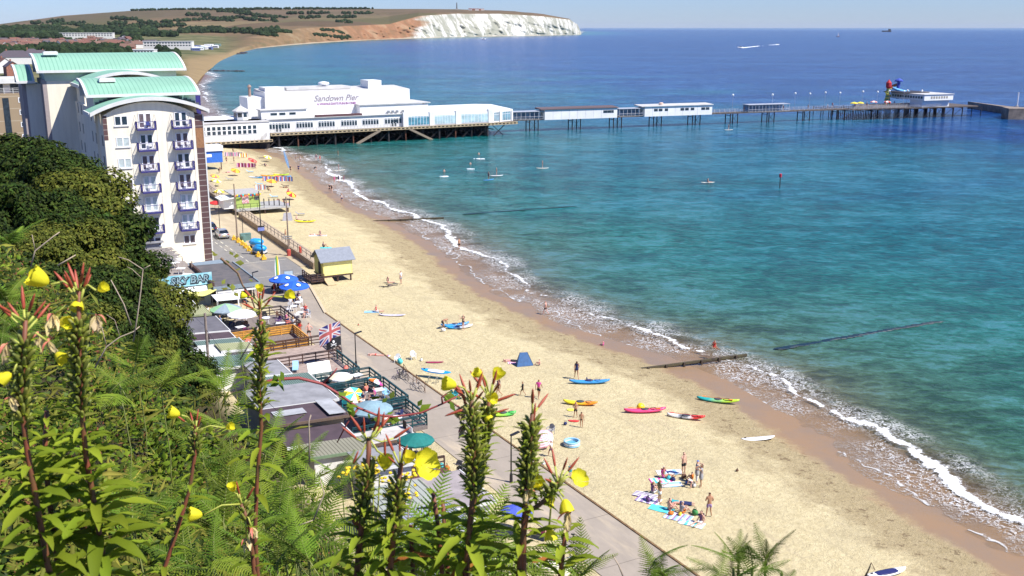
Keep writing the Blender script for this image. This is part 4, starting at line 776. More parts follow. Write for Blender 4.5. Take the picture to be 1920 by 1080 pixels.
kiosk(OX + 13, OX + 41, 'long white pier kiosk with a dark roof nearest the pavilion', [(22.5, 24), (24.1, 25.6), (25.7, 26.6)], mat('brown_felt_roof', (.13, .09, .09)))
kk = kiosk(OX + 52, OX + 80, 'long white pier kiosk with groups of small windows farther out', [(3.8, 5.3), (5.7, 7.2), (8.2, 9.5), (14.7, 16.2), (16.6, 18.1), (19, 20.4), (23.4, 25), (25.3, 26.8)], GROOF)
mb = MB(); mb.lathe([(.8, 3.5), (.8, 4.2), (.5, 4.4)], 10, (8, 2.5, 0)); mb.obj('roof_vent', mat('peach_vent', (.7, .5, .4)), kk)
def shelter(x0, x1, label):
 t = thing('glass_shelter', label, 'shelter', pt(x0, 7.2, 3.0), OR); L = x1 - x0; mb = MB(); n = max(3, int(L / 1.5))
 for i in range(n + 1):
  for y in (0, 4): mb.bar((L * i / n, y, 0), (L * i / n, y, 2.6), .09)
 for z in (.1, 1.0, 2.6):
  for y in (0, 4): mb.bar((0, y, z), (L, y, z), .08)
 mb.obj('frame', mat('shelter_frame', (.55, .55, .58)), t)
 mb = MB(); mb.box(-.2, L + .2, -.2, 4.2, 2.65, 2.8); mb.obj('roof', mat('shelter_roof', (.45, .46, .50), rough=.4), t)
 mb = MB(); mb.box(.1, L - .1, 3.9, 3.94, .2, 2.5); mb.obj('glazing', mat('shelter_glass', (.30, .40, .55), rough=.1, var=.5, scale=.5), t)
shelter(OX + 1, OX + 12.5, 'glazed walkway shelter between the pavilion and the first white kiosk'); shelter(OX + 42, OX + 51.5, 'glazed walkway shelter between the two white kiosks'); shelter(OX + 96, OX + 114, 'open glazed shelter standing alone on the outer pier')
for i, x in enumerate([92, 107, 120, 124, 134, 138, 152, 156, 165, 169, 174, 178]):
 t = thing('pier_lamp', 'white globe lamp on a thin mast along the outer pier', 'lamp post', pt(OX + x, 8.4 if i % 2 else 12.2, 3), 0, 'white globe lamps on the outer pier')
 mb = MB(); mb.tube([(0, 0, 0), (0, 0, 6.0)], .05, 5); mb.obj('pole', mat('pale_pole', (.4, .42, .5)), t); mb = MB(); mb.ball((0, 0, 6.2), .42, 8, 6); mb.obj('globe', WHITEP, t)
HB = thing('pier_head_building', 'white two storey pier head building with overhanging upper floor', 'building', pt(275.5, 1.8, 3.1), OR)
mb = MB(); mb.box(.5, 14, 2, 9, 0, 2.55); mb.obj('ground_floor_wall', mat('white_panel', (.74, .76, .78), rough=.5, var=.03), HB)
mb = MB(); mb.box(0, 14.5, .6, 20, 2.6, 4.85); mb.obj('upper_floor_wall', PIERW, HB)
mb = MB(); mb.box(-.2, 14.8, .3, 20.4, 4.87, 5.05); mb.obj('roof', GROOF, HB)
mb = MB(); winstrip(mb, 3, 12, 7, .6, 3.3, 4.2, .6); mb.obj('window_row', mat('buff_shutter', (.30, .27, .20)), HB)
mb = MB()
for i in range(12): mb.box(-.06, 0, 1.6 + i * 1.5, 2.6 + i * 1.5, 3.3, 4.2)
mb.obj('window_row', GLASS, HB); mb = MB(); mb.box(-3, 10, 9, 21, 5.07, 5.4); mb.obj('dark_canopy', mat('dark_canopy', (.04, .035, .04)), HB)
hs_ = thing('helter_skelter', 'red capped yellow helter skelter tower on the pier head', 'fairground ride', pt(272.5, 20, 3)); hs_.scale = (.6, .6, .8); mb = MB(); mb.lathe([(2.0, 0), (1.2, 8.3)], 10); mb.obj('tower', striped('yellow_red_ride', [(.6, .5, .1), (.15, .3, .12)], .8, 2), hs_)
mb = MB(); mb.lathe([(1.3, 8.3), (1.9, 9.2), (1.9, 11.2), (1.2, 11.8), (.1, 12.8)], 10); mb.obj('cap', mat('ride_red', (.45, .02, .03)), hs_)
mb = MB(); mb.tube([(1.9 * math.cos(a), 1.9 * math.sin(a), 8.2 - a * .6) for a in [i * .35 for i in range(36)]], .28, 5); mb.obj('slide', mat('ride_yellow', (.7, .6, .1)), hs_)
sl = thing('spiral_slide', 'blue spiral slide tower with orange bend on the pier head', 'fairground ride', pt(277.5, 20, 3)); sl.scale = (.75, .75, .8); mb = MB(); mb.lathe([(.9, 3), (.9, 11.5), (2.3, 11.8), (2.3, 12.3), (.3, 13.4)], 10); mb.obj('tower', mat('ride_blue', (.04, .08, .40)), sl)
mb = MB(); mb.tube([(0 + 2.5 * math.cos(a) - 1, 2.2 * math.sin(a), 10.4 - i * .22) for i, a in enumerate([math.pi * .2 + j * .32 for j in range(10)])], .7, 8); mb.obj('slide', mat('ride_orange', (.7, .25, .08)), sl)
mb = MB(); mb.tube([(-3.2, -.6, 8.6), (-1.5, -1.6, 7.8), (2, -1.5, 6.9), (6, -.8, 6.4)], .7, 8); mb.obj('chute', mat('ride_cyan', (.15, .45, .8)), sl)
BW = mat('weathered_concrete', (.25, .20, .16), rough=.9, var=.35, scale=.4)
pa, pb, pc = G(1830, 196, .5), G(1895, 207, .5), G(1990, 214, .5); mb = MB()
mb.prism([(pa.x - 2, pa.y + 4), (pa.x - 2, pa.y), (pb.x, pb.y), (pc.x, pc.y), (pc.x, pc.y + 12), (pb.x + 3, pb.y + 8)], -5, [1.6] * 6); bw = mb.obj('breakwater', BW); tag(bw, 'brown concrete breakwater beyond the pier head at the right edge', 'breakwater')
p = G(1895, 224, SEA); mb = MB(); mb.box(-1, 26, 0, 9, -4, 4.2); mb.box(2, 22, 9, 16, -4, 3.2); o = mb.obj('mooring_block', BW); o.location = (p.x, p.y, SEA); o.rotation_euler = (0, 0, -.15); tag(o, 'square concrete block in the water at the right edge beside the breakwater', 'concrete block')
p = G(1907, 200, 1); t = thing('pole', 'thin white pole standing on the breakwater at the right edge', 'pole', (p.x, p.y, 1)); mb = MB(); mb.tube([(0, 0, 0), (0, 0, 6)], .28, 6); mb.obj('shaft', WHITEP, t); mb = MB(); mb.box(-.5, .5, -.5, .5, 0, .5); mb.obj('base', CONC, t)
# ================================================================== PEOPLE
def skin_mesh(nodes, edges, sub=1, root=None, name='body'):
 ks = list(nodes); me = bpy.data.meshes.new('t'); me.from_pydata([nodes[k][0] for k in ks], [(ks.index(a), ks.index(b)) for a, b in edges], [])
 o = bpy.data.objects.new('t', me); COL.objects.link(o); o.modifiers.new('s', 'SKIN'); m2 = o.modifiers.new('u', 'SUBSURF'); m2.levels = sub; m2.render_levels = sub
 sv = me.skin_vertices[0].data
 for i, k in enumerate(ks):
  r = nodes[k][1]; sv[i].radius = (r, r) if not isinstance(r, tuple) else r; sv[i].use_root = (k == (root or ks[0]))
 o.modifiers['s'].use_smooth_shade = True
 dg = bpy.context.evaluated_depsgraph_get(); dg.update(); r = bpy.data.meshes.new_from_object(o.evaluated_get(dg)); r.name = name
 bpy.data.objects.remove(o); bpy.data.meshes.remove(me); return r
BASE = dict(pel=(0, 0, .95), spi=(0, 0, 1.13), che=(0, -.01, 1.34), nck=(0, 0, 1.50), hd=(0, .01, 1.60), tp=(0, .0, 1.71))
def limbs(sL=None, **k):
 J = dict(BASE)
 for sx, q in ((-1, 'L'), (1, 'R')):
  J.update({'sh' + q: (.17 * sx, 0, 1.42), 'el' + q: (.23 * sx, -.02, 1.14), 'wr' + q: (.25 * sx, .04, .90), 'ha' + q: (.25 * sx, .06, .81),
    'hi' + q: (.09 * sx, 0, .90), 'kn' + q: (.10 * sx, .02, .50), 'an' + q: (.10 * sx, -.02, .09), 'to' + q: (.115 * sx, .14, .035)})
 J.update(k); return J
def shift(J, keys, d):
 for k in keys: J[k] = tuple(a + b for a, b in zip(J[k], d))
 return J
UP = ['spi', 'che', 'nck', 'hd', 'tp', 'shL', 'shR', 'elL', 'elR', 'wrL', 'wrR', 'haL', 'haR']
def pose(p):
 if p == 'stand': return limbs()
 if p == 'hips': return limbs(elL=(-.36, -.08, 1.17), wrL=(-.20, .0, .99), haL=(-.13, .04, .97), elR=(.36, -.08, 1.17), wrR=(.20, 0, .99), haR=(.13, .04, .97), knL=(-.14, .02, .5), anL=(-.17, 0, .09), toL=(-.22, .14, .035), knR=(.14, .02, .5), anR=(.17, 0, .09), toR=(.22, .14, .035))
 if p == 'front': return limbs(elL=(-.27, .0, 1.15), wrL=(-.13, .22, 1.13), haL=(-.06, .27, 1.16), elR=(.27, 0, 1.15), wrR=(.13, .22, 1.12), haR=(.06, .27, 1.15), knL=(-.13, .02, .5), anL=(-.18, 0, .09), toL=(-.2, .15, .035), anR=(.18, 0, .09), toR=(.2, .15, .035))
 if p == 'walk': return limbs(knL=(-.10, .20, .52), anL=(-.10, .27, .11), toL=(-.11, .42, .07), knR=(.10, -.06, .50), anR=(.10, -.36, .16), toR=(.11, -.26, .04), elL=(-.24, -.14, 1.16), wrL=(-.24, -.12, .92), haL=(-.24, -.10, .84), elR=(.24, .06, 1.16), wrR=(.23, .24, 1.0), haR=(.22, .30, .94))
 if p == 'reach': return limbs(elR=(.24, .18, 1.36), wrR=(.22, .42, 1.42), haR=(.20, .51, 1.44), elL=(-.27, -.04, 1.16), wrL=(-.16, .18, 1.06), haL=(-.1, .26, 1.08))
 if p == 'drink': return limbs(elR=(.33, .12, 1.30), wrR=(.14, .22, 1.52), haR=(.07, .19, 1.58), knL=(-.12, .05, .5))
 if p == 'hug': return limbs(elR=(.30, .22, 1.38), wrR=(.10, .40, 1.46), haR=(.0, .42, 1.47), elL=(-.30, .20, 1.40), wrL=(-.10, .40, 1.40), haL=(0, .42, 1.41))
 if p == 'paddle': return limbs(elR=(.28, .12, 1.22), wrR=(.22, .34, 1.24), haR=(.2, .40, 1.26), elL=(-.1, .25, 1.42), wrL=(.12, .42, 1.6), haL=(.18, .44, 1.66), knL=(-.16, .06, .5), anL=(-.2, 0, .09), toL=(-.22, .15, .04), knR=(.16, .06, .5), anR=(.2, 0, .09), toR=(.22, .15, .04))
 if p == 'bend': return limbs(pel=(0, -.10, .88), spi=(0, .05, 1.0), che=(0, .25, 1.08), nck=(0, .40, 1.10), hd=(0, .50, 1.08), tp=(0, .60, 1.03), shL=(-.17, .32, 1.08), shR=(.17, .32, 1.08), elL=(-.2, .40, .80), wrL=(-.15, .48, .56), haL=(-.12, .52, .47), elR=(.2, .40, .80), wrR=(.15, .48, .56), haR=(.12, .52, .47), hiL=(-.09, -.1, .85), hiR=(.09, -.1, .85), knL=(-.13, .08, .48), knR=(.13, .08, .48))
 if p in ('sit', 'sitk', 'lounge'):
  J = limbs(pel=(0, 0, .13), spi=(0, -.02, .30), che=(0, .0, .50), nck=(0, .03, .66), hd=(0, .06, .76), tp=(0, .06, .87), shL=(-.17, .02, .58), shR=(.17, .02, .58), hiL=(-.09, .04, .12), hiR=(.09, .04, .12))
  if p == 'sitk': J.update(knL=(-.13, .38, .42), anL=(-.12, .62, .09), toL=(-.13, .76, .04), knR=(.13, .38, .42), anR=(.12, .62, .09), toR=(.13, .76, .04), elL=(-.24, .16, .36), wrL=(-.14, .36, .42), haL=(-.08, .42, .44), elR=(.24, .16, .36), wrR=(.14, .36, .42), haR=(.08, .42, .44))
  else: J.update(knL=(-.12, .45, .16), anL=(-.13, .87, .07), toL=(-.15, .93, .19), knR=(.14, .44, .18), anR=(.18, .85, .07), toR=(.2, .91, .19), elL=(-.25, -.06, .34), wrL=(-.24, .14, .18), haL=(-.22, .20, .12), elR=(.25, -.06, .34), wrR=(.24, .14, .18), haR=(.22, .20, .12))
  if p == 'lounge': J.update(spi=(0, -.12, .24), che=(0, -.28, .38), nck=(0, -.40, .50), hd=(0, -.46, .58), tp=(0, -.52, .68), shL=(-.17, -.34, .44), shR=(.17, -.34, .44), elL=(-.24, -.4, .2), wrL=(-.22, -.30, .05), haL=(-.22, -.22, .04), elR=(.24, -.4, .2), wrR=(.22, -.30, .05), haR=(.22, -.22, .04))
  return J
 if p == 'chair': return limbs(pel=(0, 0, .52), spi=(0, -.03, .70), che=(0, -.03, .90), nck=(0, 0, 1.06), hd=(0, .03, 1.16), tp=(0, .03, 1.27), shL=(-.17, -.01, .98), shR=(.17, -.01, .98), elL=(-.25, .02, .74), wrL=(-.18, .25, .72), haL=(-.14, .33, .74), elR=(.25, .02, .74), wrR=(.18, .25, .72), haR=(.14, .33, .74), hiL=(-.09, .03, .50), hiR=(.09, .03, .50), knL=(-.13, .44, .50), anL=(-.13, .46, .09), toL=(-.14, .61, .04), knR=(.13, .44, .50), anR=(.13, .46, .09), toR=(.14, .61, .04))
 if p == 'lie': return limbs(pel=(0, 0, .12), spi=(0, .18, .12), che=(0, .39, .13), nck=(0, .55, .12), hd=(0, .65, .13), tp=(0, .76, .13), shL=(-.17, .47, .12), shR=(.17, .47, .12), elL=(-.33, .40, .06), wrL=(-.28, .62, .05), haL=(-.22, .70, .05), elR=(.33, .40, .06), wrR=(.28, .62, .05), haR=(.22, .70, .05), hiL=(-.09, -.05, .10), hiR=(.09, -.05, .10), knL=(-.12, -.46, .08), anL=(-.13, -.87, .07), toL=(-.15, -.99, .04), knR=(.14, -.46, .08), anR=(.17, -.87, .07), toR=(.18, -.99, .04))
RAD = dict(pel=.125, spi=.115, che=.135, nck=.055, hd=.088, tp=.075, sh=.062, el=.042, wr=.027, ha=.03, hi=.088, kn=.055, an=.036, to=.03)
EDG = [('pel', 'spi'), ('spi', 'che'), ('che', 'nck'), ('nck', 'hd'), ('hd', 'tp')] + [(a + q, b + q) for q in 'LR' for a, b in (('sh', 'el'), ('el', 'wr'), ('wr', 'ha'), ('hi', 'kn'), ('kn', 'an'), ('an', 'to'))] + [('che', 'shL'), ('che', 'shR'), ('pel', 'hiL'), ('pel', 'hiR')]
PC = {}
def lerp3(a, b, f): return tuple(x + (y - x) * f for x, y in zip(a, b))
def body_mesh(p):
 if ('b', p) in PC: return PC['b', p]
 J = pose(p); nd = {k: (J[k], RAD.get(k, RAD.get(k[:2]))) for k in J}; ed = list(EDG)
 hd, tp, nk = Vector(J['hd']), Vector(J['tp']), Vector(J['nck']); up = (tp - hd).normalized(); fw = Vector((0, 1, 0)); fw = (fw - up * fw.dot(up)); fw = fw.normalized() if fw.length > .3 else Vector((0, 0, -1))
 nd['nose'] = (tuple(hd + fw * .105 + up * .02), .014); ed.append(('hd', 'nose'))
 for sx in (-1, 1): nd['ear%d' % sx] = (tuple(hd + Vector((sx * .092, 0, 0)) + up * .03), .016); ed.append(('hd', 'ear%d' % sx))
 for q in 'LR':
  w, h = Vector(J['wr' + q]), Vector(J['ha' + q]); d = (h - w).normalized(); sd_ = d.cross(Vector((0, 1, 0.3))); sd_ = sd_.normalized() if sd_.length > .1 else Vector((1, 0, 0))
  for i in range(4):
   a = h + sd_ * (i - 1.5) * .019 + d * .02; L = (.062, .074, .07, .055)[i]; nd['f%s%da' % (q, i)] = (tuple(a + d * L * .5), .0095); nd['f%s%db' % (q, i)] = (tuple(a + d * L * .9 + Vector((0, .012, 0))), .008); ed += [('ha' + q, 'f%s%da' % (q, i)), ('f%s%da' % (q, i), 'f%s%db' % (q, i))]
  nd['th' + q] = (tuple(w + d * .05 + sd_ * .045), .01); nd['tq' + q] = (tuple(w + d * .085 + sd_ * .055), .009); ed += [('wr' + q, 'th' + q), ('th' + q, 'tq' + q)]
 PC['b', p] = skin_mesh(nd, ed, 1, 'pel', 'body_mesh'); return PC['b', p]
def cloth_mesh(p, kind):
 if (kind, p) in PC: return PC[kind, p]
 J = pose(p); nd = {}; ed = []
 def n_(k, pos, r): nd[k] = (pos, r)
 if kind in ('shorts', 'briefs', 'trousers'):
  n_('pel', J['pel'], .142); n_('w', lerp3(J['pel'], J['spi'], .45), .132); ed.append(('pel', 'w')); f = {'shorts': .62, 'briefs': .16, 'trousers': .9}[kind]
  for q in 'LR':
   n_('hi' + q, J['hi' + q], .112); n_('k' + q, lerp3(J['hi' + q], J['kn' + q], f), .098 if kind != 'briefs' else .105); ed += [('pel', 'hi' + q), ('hi' + q, 'k' + q)]
   if kind == 'trousers': n_('a' + q, lerp3(J['kn' + q], J['an' + q], .85), .065); ed.append(('k' + q, 'a' + q))
 elif kind in ('tshirt', 'vest', 'bikini_top', 'wetsuit', 'dress', 'swimsuit'):
  n_('che', J['che'], .152);
  if kind == 'bikini_top': n_('b', lerp3(J['che'], J['spi'], .28), .146); ed.append(('che', 'b'))
  else: n_('spi', J['spi'], .134); n_('pel', lerp3(J['spi'], J['pel'], .9), .145); ed += [('che', 'spi'), ('spi', 'pel')]
  n_('u', lerp3(J['che'], J['nck'], .45), .098); ed.append(('che', 'u'))
  if kind in ('tshirt', 'dress', 'wetsuit'):
   for q in 'LR': n_('sh' + q, J['sh' + q], .078); n_('e' + q, lerp3(J['sh' + q], J['el' + q], .5 if kind != 'wetsuit' else .9), .062); ed += [('che', 'sh' + q), ('sh' + q, 'e' + q)]
  if kind in ('swimsuit', 'wetsuit', 'dress'):
   f = {'swimsuit': .1, 'wetsuit': .75, 'dress': .8}[kind]
   for q in 'LR': n_('hi' + q, J['hi' + q], .108 if kind != 'dress' else .14); n_('k' + q, lerp3(J['hi' + q], J['kn' + q], f), .1 if kind == 'swimsuit' else (.078 if kind == 'wetsuit' else .16)); ed += [('pel', 'hi' + q), ('hi' + q, 'k' + q)]
 elif kind == 'hair':
  hd, tp = Vector(J['hd']), Vector(J['tp']); up = (tp - hd).normalized(); bk = Vector((0, -1, 0)); bk = (bk - up * bk.dot(up)); bk = bk.normalized() if bk.length > .3 else Vector((0, 0, 1))
  n_('a', tuple(tp + up * .012 + bk * .014), .084); n_('b', tuple(hd + up * .045 + bk * .035), .088); ed = [('a', 'b')]
 elif kind == 'long_hair':
  hd, tp = Vector(J['hd']), Vector(J['tp']); up = (tp - hd).normalized(); bk = Vector((0, -1, 0)); bk = (bk - up * bk.dot(up)); bk = bk.normalized() if bk.length > .3 else Vector((0, 0, 1))
  n_('a', tuple(tp + up * .014 + bk * .014), .086); n_('b', tuple(hd + up * .03 + bk * .04), .092); n_('c', tuple(hd - up * .12 + bk * .085), .06); n_('d', tuple(hd - up * .24 + bk * .11), .03); ed = [('a', 'b'), ('b', 'c'), ('c', 'd')]
 elif kind == 'cap':
  hd, tp = Vector(J['hd']), Vector(J['tp']); up = (tp - hd).normalized(); n_('a', tuple(tp + up * .02), .095); n_('b', tuple(tp - up * .03), .10); n_('c', tuple(tp - up * .04 + Vector((0, .13, 0))), .03); ed = [('a', 'b'), ('b', 'c')]
 PC[kind, p] = skin_mesh(nd, ed, 1, None, kind); return PC[kind, p]
SKINS = [mat('skin_fair', (.60, .36, .26), rough=.55, var=.08), mat('skin_tanned', (.42, .22, .13), rough=.5, var=.08), mat('skin_pink', (.66, .36, .28), rough=.55, var=.06), mat('skin_brown', (.24, .12, .07), rough=.5, var=.08)]
HAIRS = dict(dark=mat('hair_dark', (.025, .017, .013), rough=.6), brown=mat('hair_brown', (.09, .045, .022), rough=.6), fair=mat('hair_fair', (.38, .24, .1), rough=.6), grey=mat('hair_grey', (.5, .48, .46), rough=.7))
CC = dict(black=(.018, .018, .022), white=(.8, .8, .8), pink=(.7, .08, .35), purple=(.13, .06, .18), red=(.55, .03, .03), navy=(.02, .03, .12), blue=(.05, .18, .55), teal=(.02, .32, .36), orange=(.75, .2, .03), yellow=(.8, .62, .05), grey=(.32, .32, .34), lilac=(.32, .22, .42), green=(.06, .28, .08), khaki=(.2, .18, .1), turquoise=(.1, .6, .62), coral=(.75, .2, .15), sky=(.3, .55, .75), cream=(.75, .68, .5), brown=(.12, .06, .035), skin=(.6, .36, .26))
def fab(c): return mat('fabric_' + c, CC[c], rough=.85, var=.15, scale=9)
PEOPLE = []
def person(label, where, pose_, rot=0, sc=1.0, skin=0, clothes=(('shorts', 'black'),), hair='dark', hk='hair', hat=None, z=None, group=None):
 loc = at(*where) if not isinstance(where, Vector) else where.copy()
 if z is not None: loc.z = z
 t = thing('person', label, 'person', loc, rot, group, scale=sc * 1.1)
 b = body_mesh(pose_)
 if not b.materials: b.materials.append(SKINS[0])
 o = link('body', b, None, t); slotmat(o, SKINS[skin])
 for k, c in clothes:
  m = cloth_mesh(pose_, k)
  if not m.materials: m.materials.append(fab(c))
  q = link({'tshirt': 't_shirt'}.get(k, k), m, None, t); slotmat(q, fab(c))
 if hat: m = cloth_mesh(pose_, 'cap'); m.materials.append(fab(hat)) if not m.materials else None; q = link('cap', m, None, t); slotmat(q, fab(hat))
 if hair and not (hat and hk == 'hair'): m = cloth_mesh(pose_, hk); m.materials.append(HAIRS[hair]) if not m.materials else None; q = link('hair', m, None, t); slotmat(q, HAIRS[hair])
 return t
BL, BK = (('shorts', 'black'),), (('bikini_top', 'black'), ('briefs', 'black'))
P = person
P('person standing with back turned in purple striped swim shorts, right of the towel group', (1329, 969), 'front', R(5), 1.0, 1, (('shorts', 'lilac'),), 'dark')
P('person in black shorts raising a bottle to the mouth above the towel group', (1281, 890), 'drink', R(215), 1.0, 0, BL, 'brown')
P('person in grey dress hugging the one with a blue cap', (1314, 913), 'hug', R(85), .98, 1, (('dress', 'grey'),), 'brown', 'long_hair')
P('person in blue cap and pale grey robe being hugged', (1306, 905), 'hug', R(-95), .97, 0, (('dress', 'grey'), ('trousers', 'white')), None, 'hair', 'blue')
P('person with patterned dark shirt and white shorts standing pointing beside towels', (1236, 943), 'reach', R(-70), 1.0, 1, (('tshirt', 'khaki'), ('shorts', 'white')), 'grey')
P('person in purple vest sitting on a patterned towel at the left of the group', (1224, 925), 'sitk', R(-60), 1.0, 0, (('vest', 'purple'), ('shorts', 'white')), 'fair', 'long_hair')
P('person in pink swimsuit sitting on the uppermost towel', (1243, 896), 'sit', R(-75), 1.0, 1, (('swimsuit', 'pink'),), 'grey')
P('person sitting bare backed in coral shorts on the turquoise towel', (1254, 957), 'sitk', R(-75), 1.0, 2, (('briefs', 'coral'),), 'brown')
P('person in pale grey shirt sitting hunched in the middle of the towels', (1278, 963), 'sitk', R(-60), 1.0, 0, (('tshirt', 'grey'), ('shorts', 'orange')), 'grey')
P('person in purple top and white skirt sitting at the lowest towel', (1315, 981), 'sit', R(130), 1.0, 0, (('vest', 'purple'), ('shorts', 'white')), 'brown', 'long_hair')
P('person lying on the sand in green and navy beside the bare backed sitter', (1275, 945), 'lie', R(80), 1.0, 2, (('trousers', 'navy'), ('vest', 'teal')), 'brown')
P('small child crouching in white by the blue buckets', (1296, 915), 'bend', R(60), .55, 2, (('tshirt', 'white'),), 'fair')
P('child sitting with orange towel under the hugging pair', (1298, 900), 'sitk', R(40), .7, 0, (('tshirt', 'orange'),), 'brown')
P('person in dark navy swimsuit walking just behind the blue kayak', (1081, 711), 'walk', R(10), 1.0, 1, (('swimsuit', 'navy'),), 'brown', 'long_hair')
P('child in black wetsuit bending forward, left of the one in pink', (980, 742), 'walk', R(80), .75, 1, (('wetsuit', 'black'),), 'fair')
P('person in pink top and black shorts striding across the sand', (1010, 747), 'walk', R(-20), 1.0, 1, (('tshirt', 'pink'), ('shorts', 'black')), 'fair')
P('person in maroon bikini walking behind the yellow flowers, left of the child in black', (935, 744), 'walk', R(100), .95, 1, (('bikini_top', 'purple'), ('briefs', 'black')), 'dark', 'long_hair')
P('child in dark shorts standing with a red bodyboard', (1079, 783), 'front', R(170), .8, 1, BL, 'brown')
P('child in black trunks standing with back turned, right of the red bodyboard', (1090, 802), 'stand', R(-10), .78, 1, (('briefs', 'black'),), 'dark')
P('small child in white shirt with red bag walking near the striped parasol', (1033, 856), 'walk', R(60), .72, 1, (('tshirt', 'white'), ('shorts', 'purple')), 'brown')
P('toddler in turquoise hooded towel standing near the promenade', (1069, 893), 'stand', R(190), .55, 0, (('dress', 'teal'),), 'brown')
P('child sitting on the sand right of the navy pop up tent', (1012, 685), 'sitk', R(80), .7, 2, (('briefs', 'navy'),), 'dark')
P('person in black lying left of the navy pop up tent', (958, 678), 'lie', R(82), 1.0, 2, (('trousers', 'black'),), 'dark')
P('person in pale shirt and grey shorts standing by the bicycles lying on sand', (752, 533), 'stand', R(60), 1.0, 0, (('tshirt', 'white'), ('shorts', 'grey')), 'dark')
P('person sitting behind the bicycles on the sand, legs toward the one standing', (727, 531), 'sit', R(-85), .95, 2, (('bikini_top', 'black'),), 'dark', 'long_hair')
P('person in red shirt sitting on a blue mat behind the lilac paddleboard', (705, 585), 'sit', R(-85), .95, 2, (('tshirt', 'red'), ('shorts', 'white')), 'dark')
P('person in black swimsuit standing beside the blue kayaks with a raised pole', (869, 619), 'paddle', R(120), .98, 0, (('swimsuit', 'black'),), 'fair')
P('person bending over a white bundle left of the blue kayaks', (831, 617), 'bend', R(-60), .95, 1, (('shorts', 'black'),), 'brown')
P('person in pink lying sunbathing on a patterned towel by the promenade', (704, 667), 'lie', R(80), 1.0, 2, (('briefs', 'red'),), 'grey')
P('person sitting on the wooden groyne over the wet sand', (1338, 670), 'sit', R(200), 1.0, 1, (('swimsuit', 'red'),), 'dark', z=-.2)
P('person wading through the foam above the long groyne', (1023, 590), 'walk', R(70), .95, 2, BL, 'dark')
P('small child sitting in the swash in pink left of the groyne', (1131, 648), 'sit', R(60), .6, 2, (('swimsuit', 'pink'),), 'brown')
P('person in black shorts standing at the foam edge with a clear reflection', (861, 468), 'stand', R(40), 1.0, 1, BL, 'dark')
P('person lying on the sand left of the groyne, knees up', (600, 442), 'sit', R(-85), 1, 2, (('bikini_top', 'navy'), ('briefs', 'navy')), 'dark')
P('person lying face down beside the one with knees up', (590, 441), 'lie', R(85), 1, 2, (('briefs', 'white'),), 'brown')
P('person in dark red top sitting on a turquoise towel above the yellow hut', (606, 464), 'sitk', R(-80), 1, 1, (('tshirt', 'purple'), ('shorts', 'black')), 'dark')
P('person in swimwear walking along the sea wall walkway', (536, 451), 'walk', R(80), 1, 1, (('briefs', 'brown'),), 'dark')
P('left one of the couple in black walking at the water edge', (618, 361), 'walk', R(190), 1, 0, (('tshirt', 'black'), ('shorts', 'black')), 'brown')
P('right one of the couple in black walking at the water edge', (622, 362), 'walk', R(190), 1.02, 0, (('swimsuit', 'black'),), 'dark', 'long_hair')
P('person in dark shorts and pale top walking alone on wet sand', (641, 380), 'walk', R(200), 1, 1, (('vest', 'white'), ('shorts', 'navy')), 'fair')
P('person in black by the foot of the blue feather banner', (545, 324), 'stand', R(180), 1, 0, (('tshirt', 'black'), ('shorts', 'black')), 'dark')
P('person holding a paddle between the feather banner and the water', (560, 323), 'reach', R(170), 1, 0, (('wetsuit', 'navy'),), 'brown')
P('person dragging a white board into the foam', (590, 322), 'bend', R(-90), 1, 0, (('wetsuit', 'black'),), 'dark')
for i, (lab, px, py, sk, c) in enumerate([('tallest of three waders near the pier shallows', 635, 340, 0, 'navy'), ('pink waders pair, left one in the shallows', 627, 341, 2, 'pink'), ('wader with purple shorts beside the tallest wader', 645, 340, 1, 'purple'), ('person standing in the shallows farthest left below the pier', 555, 299, 1, 'white'), ('person in white at the foam below the pier', 563, 302, 0, 'white'),
  ('left bather of the pair deeper in the water below the pier', 593, 299, 2, 'navy'), ('right bather of the pair deeper in the water below the pier', 600, 301, 2, 'red'), ('bather in black nearest the pier piles', 634, 292, 1, 'black')]):
 P(lab, (px, py), 'stand', R(40 * i), .95, sk, (('swimsuit', c),), 'dark', z=SEA - .35)
SUPM = dict(white=WHITEP, blue=mat('board_blue', (.05, .28, .62), rough=.3), red=mat('board_red', (.6, .05, .04), rough=.3), teal=mat('board_teal', (.1, .5, .5), rough=.3), lilac=mat('board_lilac', (.62, .58, .72), rough=.3), yellow=mat('board_yellow', (.85, .62, .03), rough=.3), cream=mat('board_cream', (.78, .74, .62), rough=.35), orange=mat('board_orange', (.85, .25, .02), rough=.3), pink=mat('board_pink', (.80, .06, .20), rough=.3), green=mat('board_green', (.30, .62, .05), rough=.3), cyan=mat('board_cyan', (.02, .35, .75), rough=.3), navy=mat('board_navy', (.03, .03, .12), rough=.3), redy=mat('board_scarlet', (.75, .06, .05), rough=.3))
def board_mb(L, w, h, rocker=.12, n=16, pw=2.4, z0=.02):
 v = []; f = []; m = 8
 for i in range(n + 1):
  u = 2 * i / n - 1; ww = w / 2 * max(0.02, (1 - abs(u) ** pw)) ** .55; zc = z0 + h / 2 + rocker * abs(u) ** 3
  for k in range(m): a = 2 * math.pi * k / m; v.append((ww * math.cos(a), u * L / 2, zc + h / 2 * math.sin(a) * (1 - .4 * abs(u) ** 6)))
 for i in range(n):
  for k in range(m): f.append((i * m + k, i * m + (k + 1) % m, (i + 1) * m + (k + 1) % m, (i + 1) * m + k))
 f += [tuple(range(m - 1, -1, -1)), tuple(n * m + k for k in range(m))]; mb = MB(); mb.add(v, f); return mb
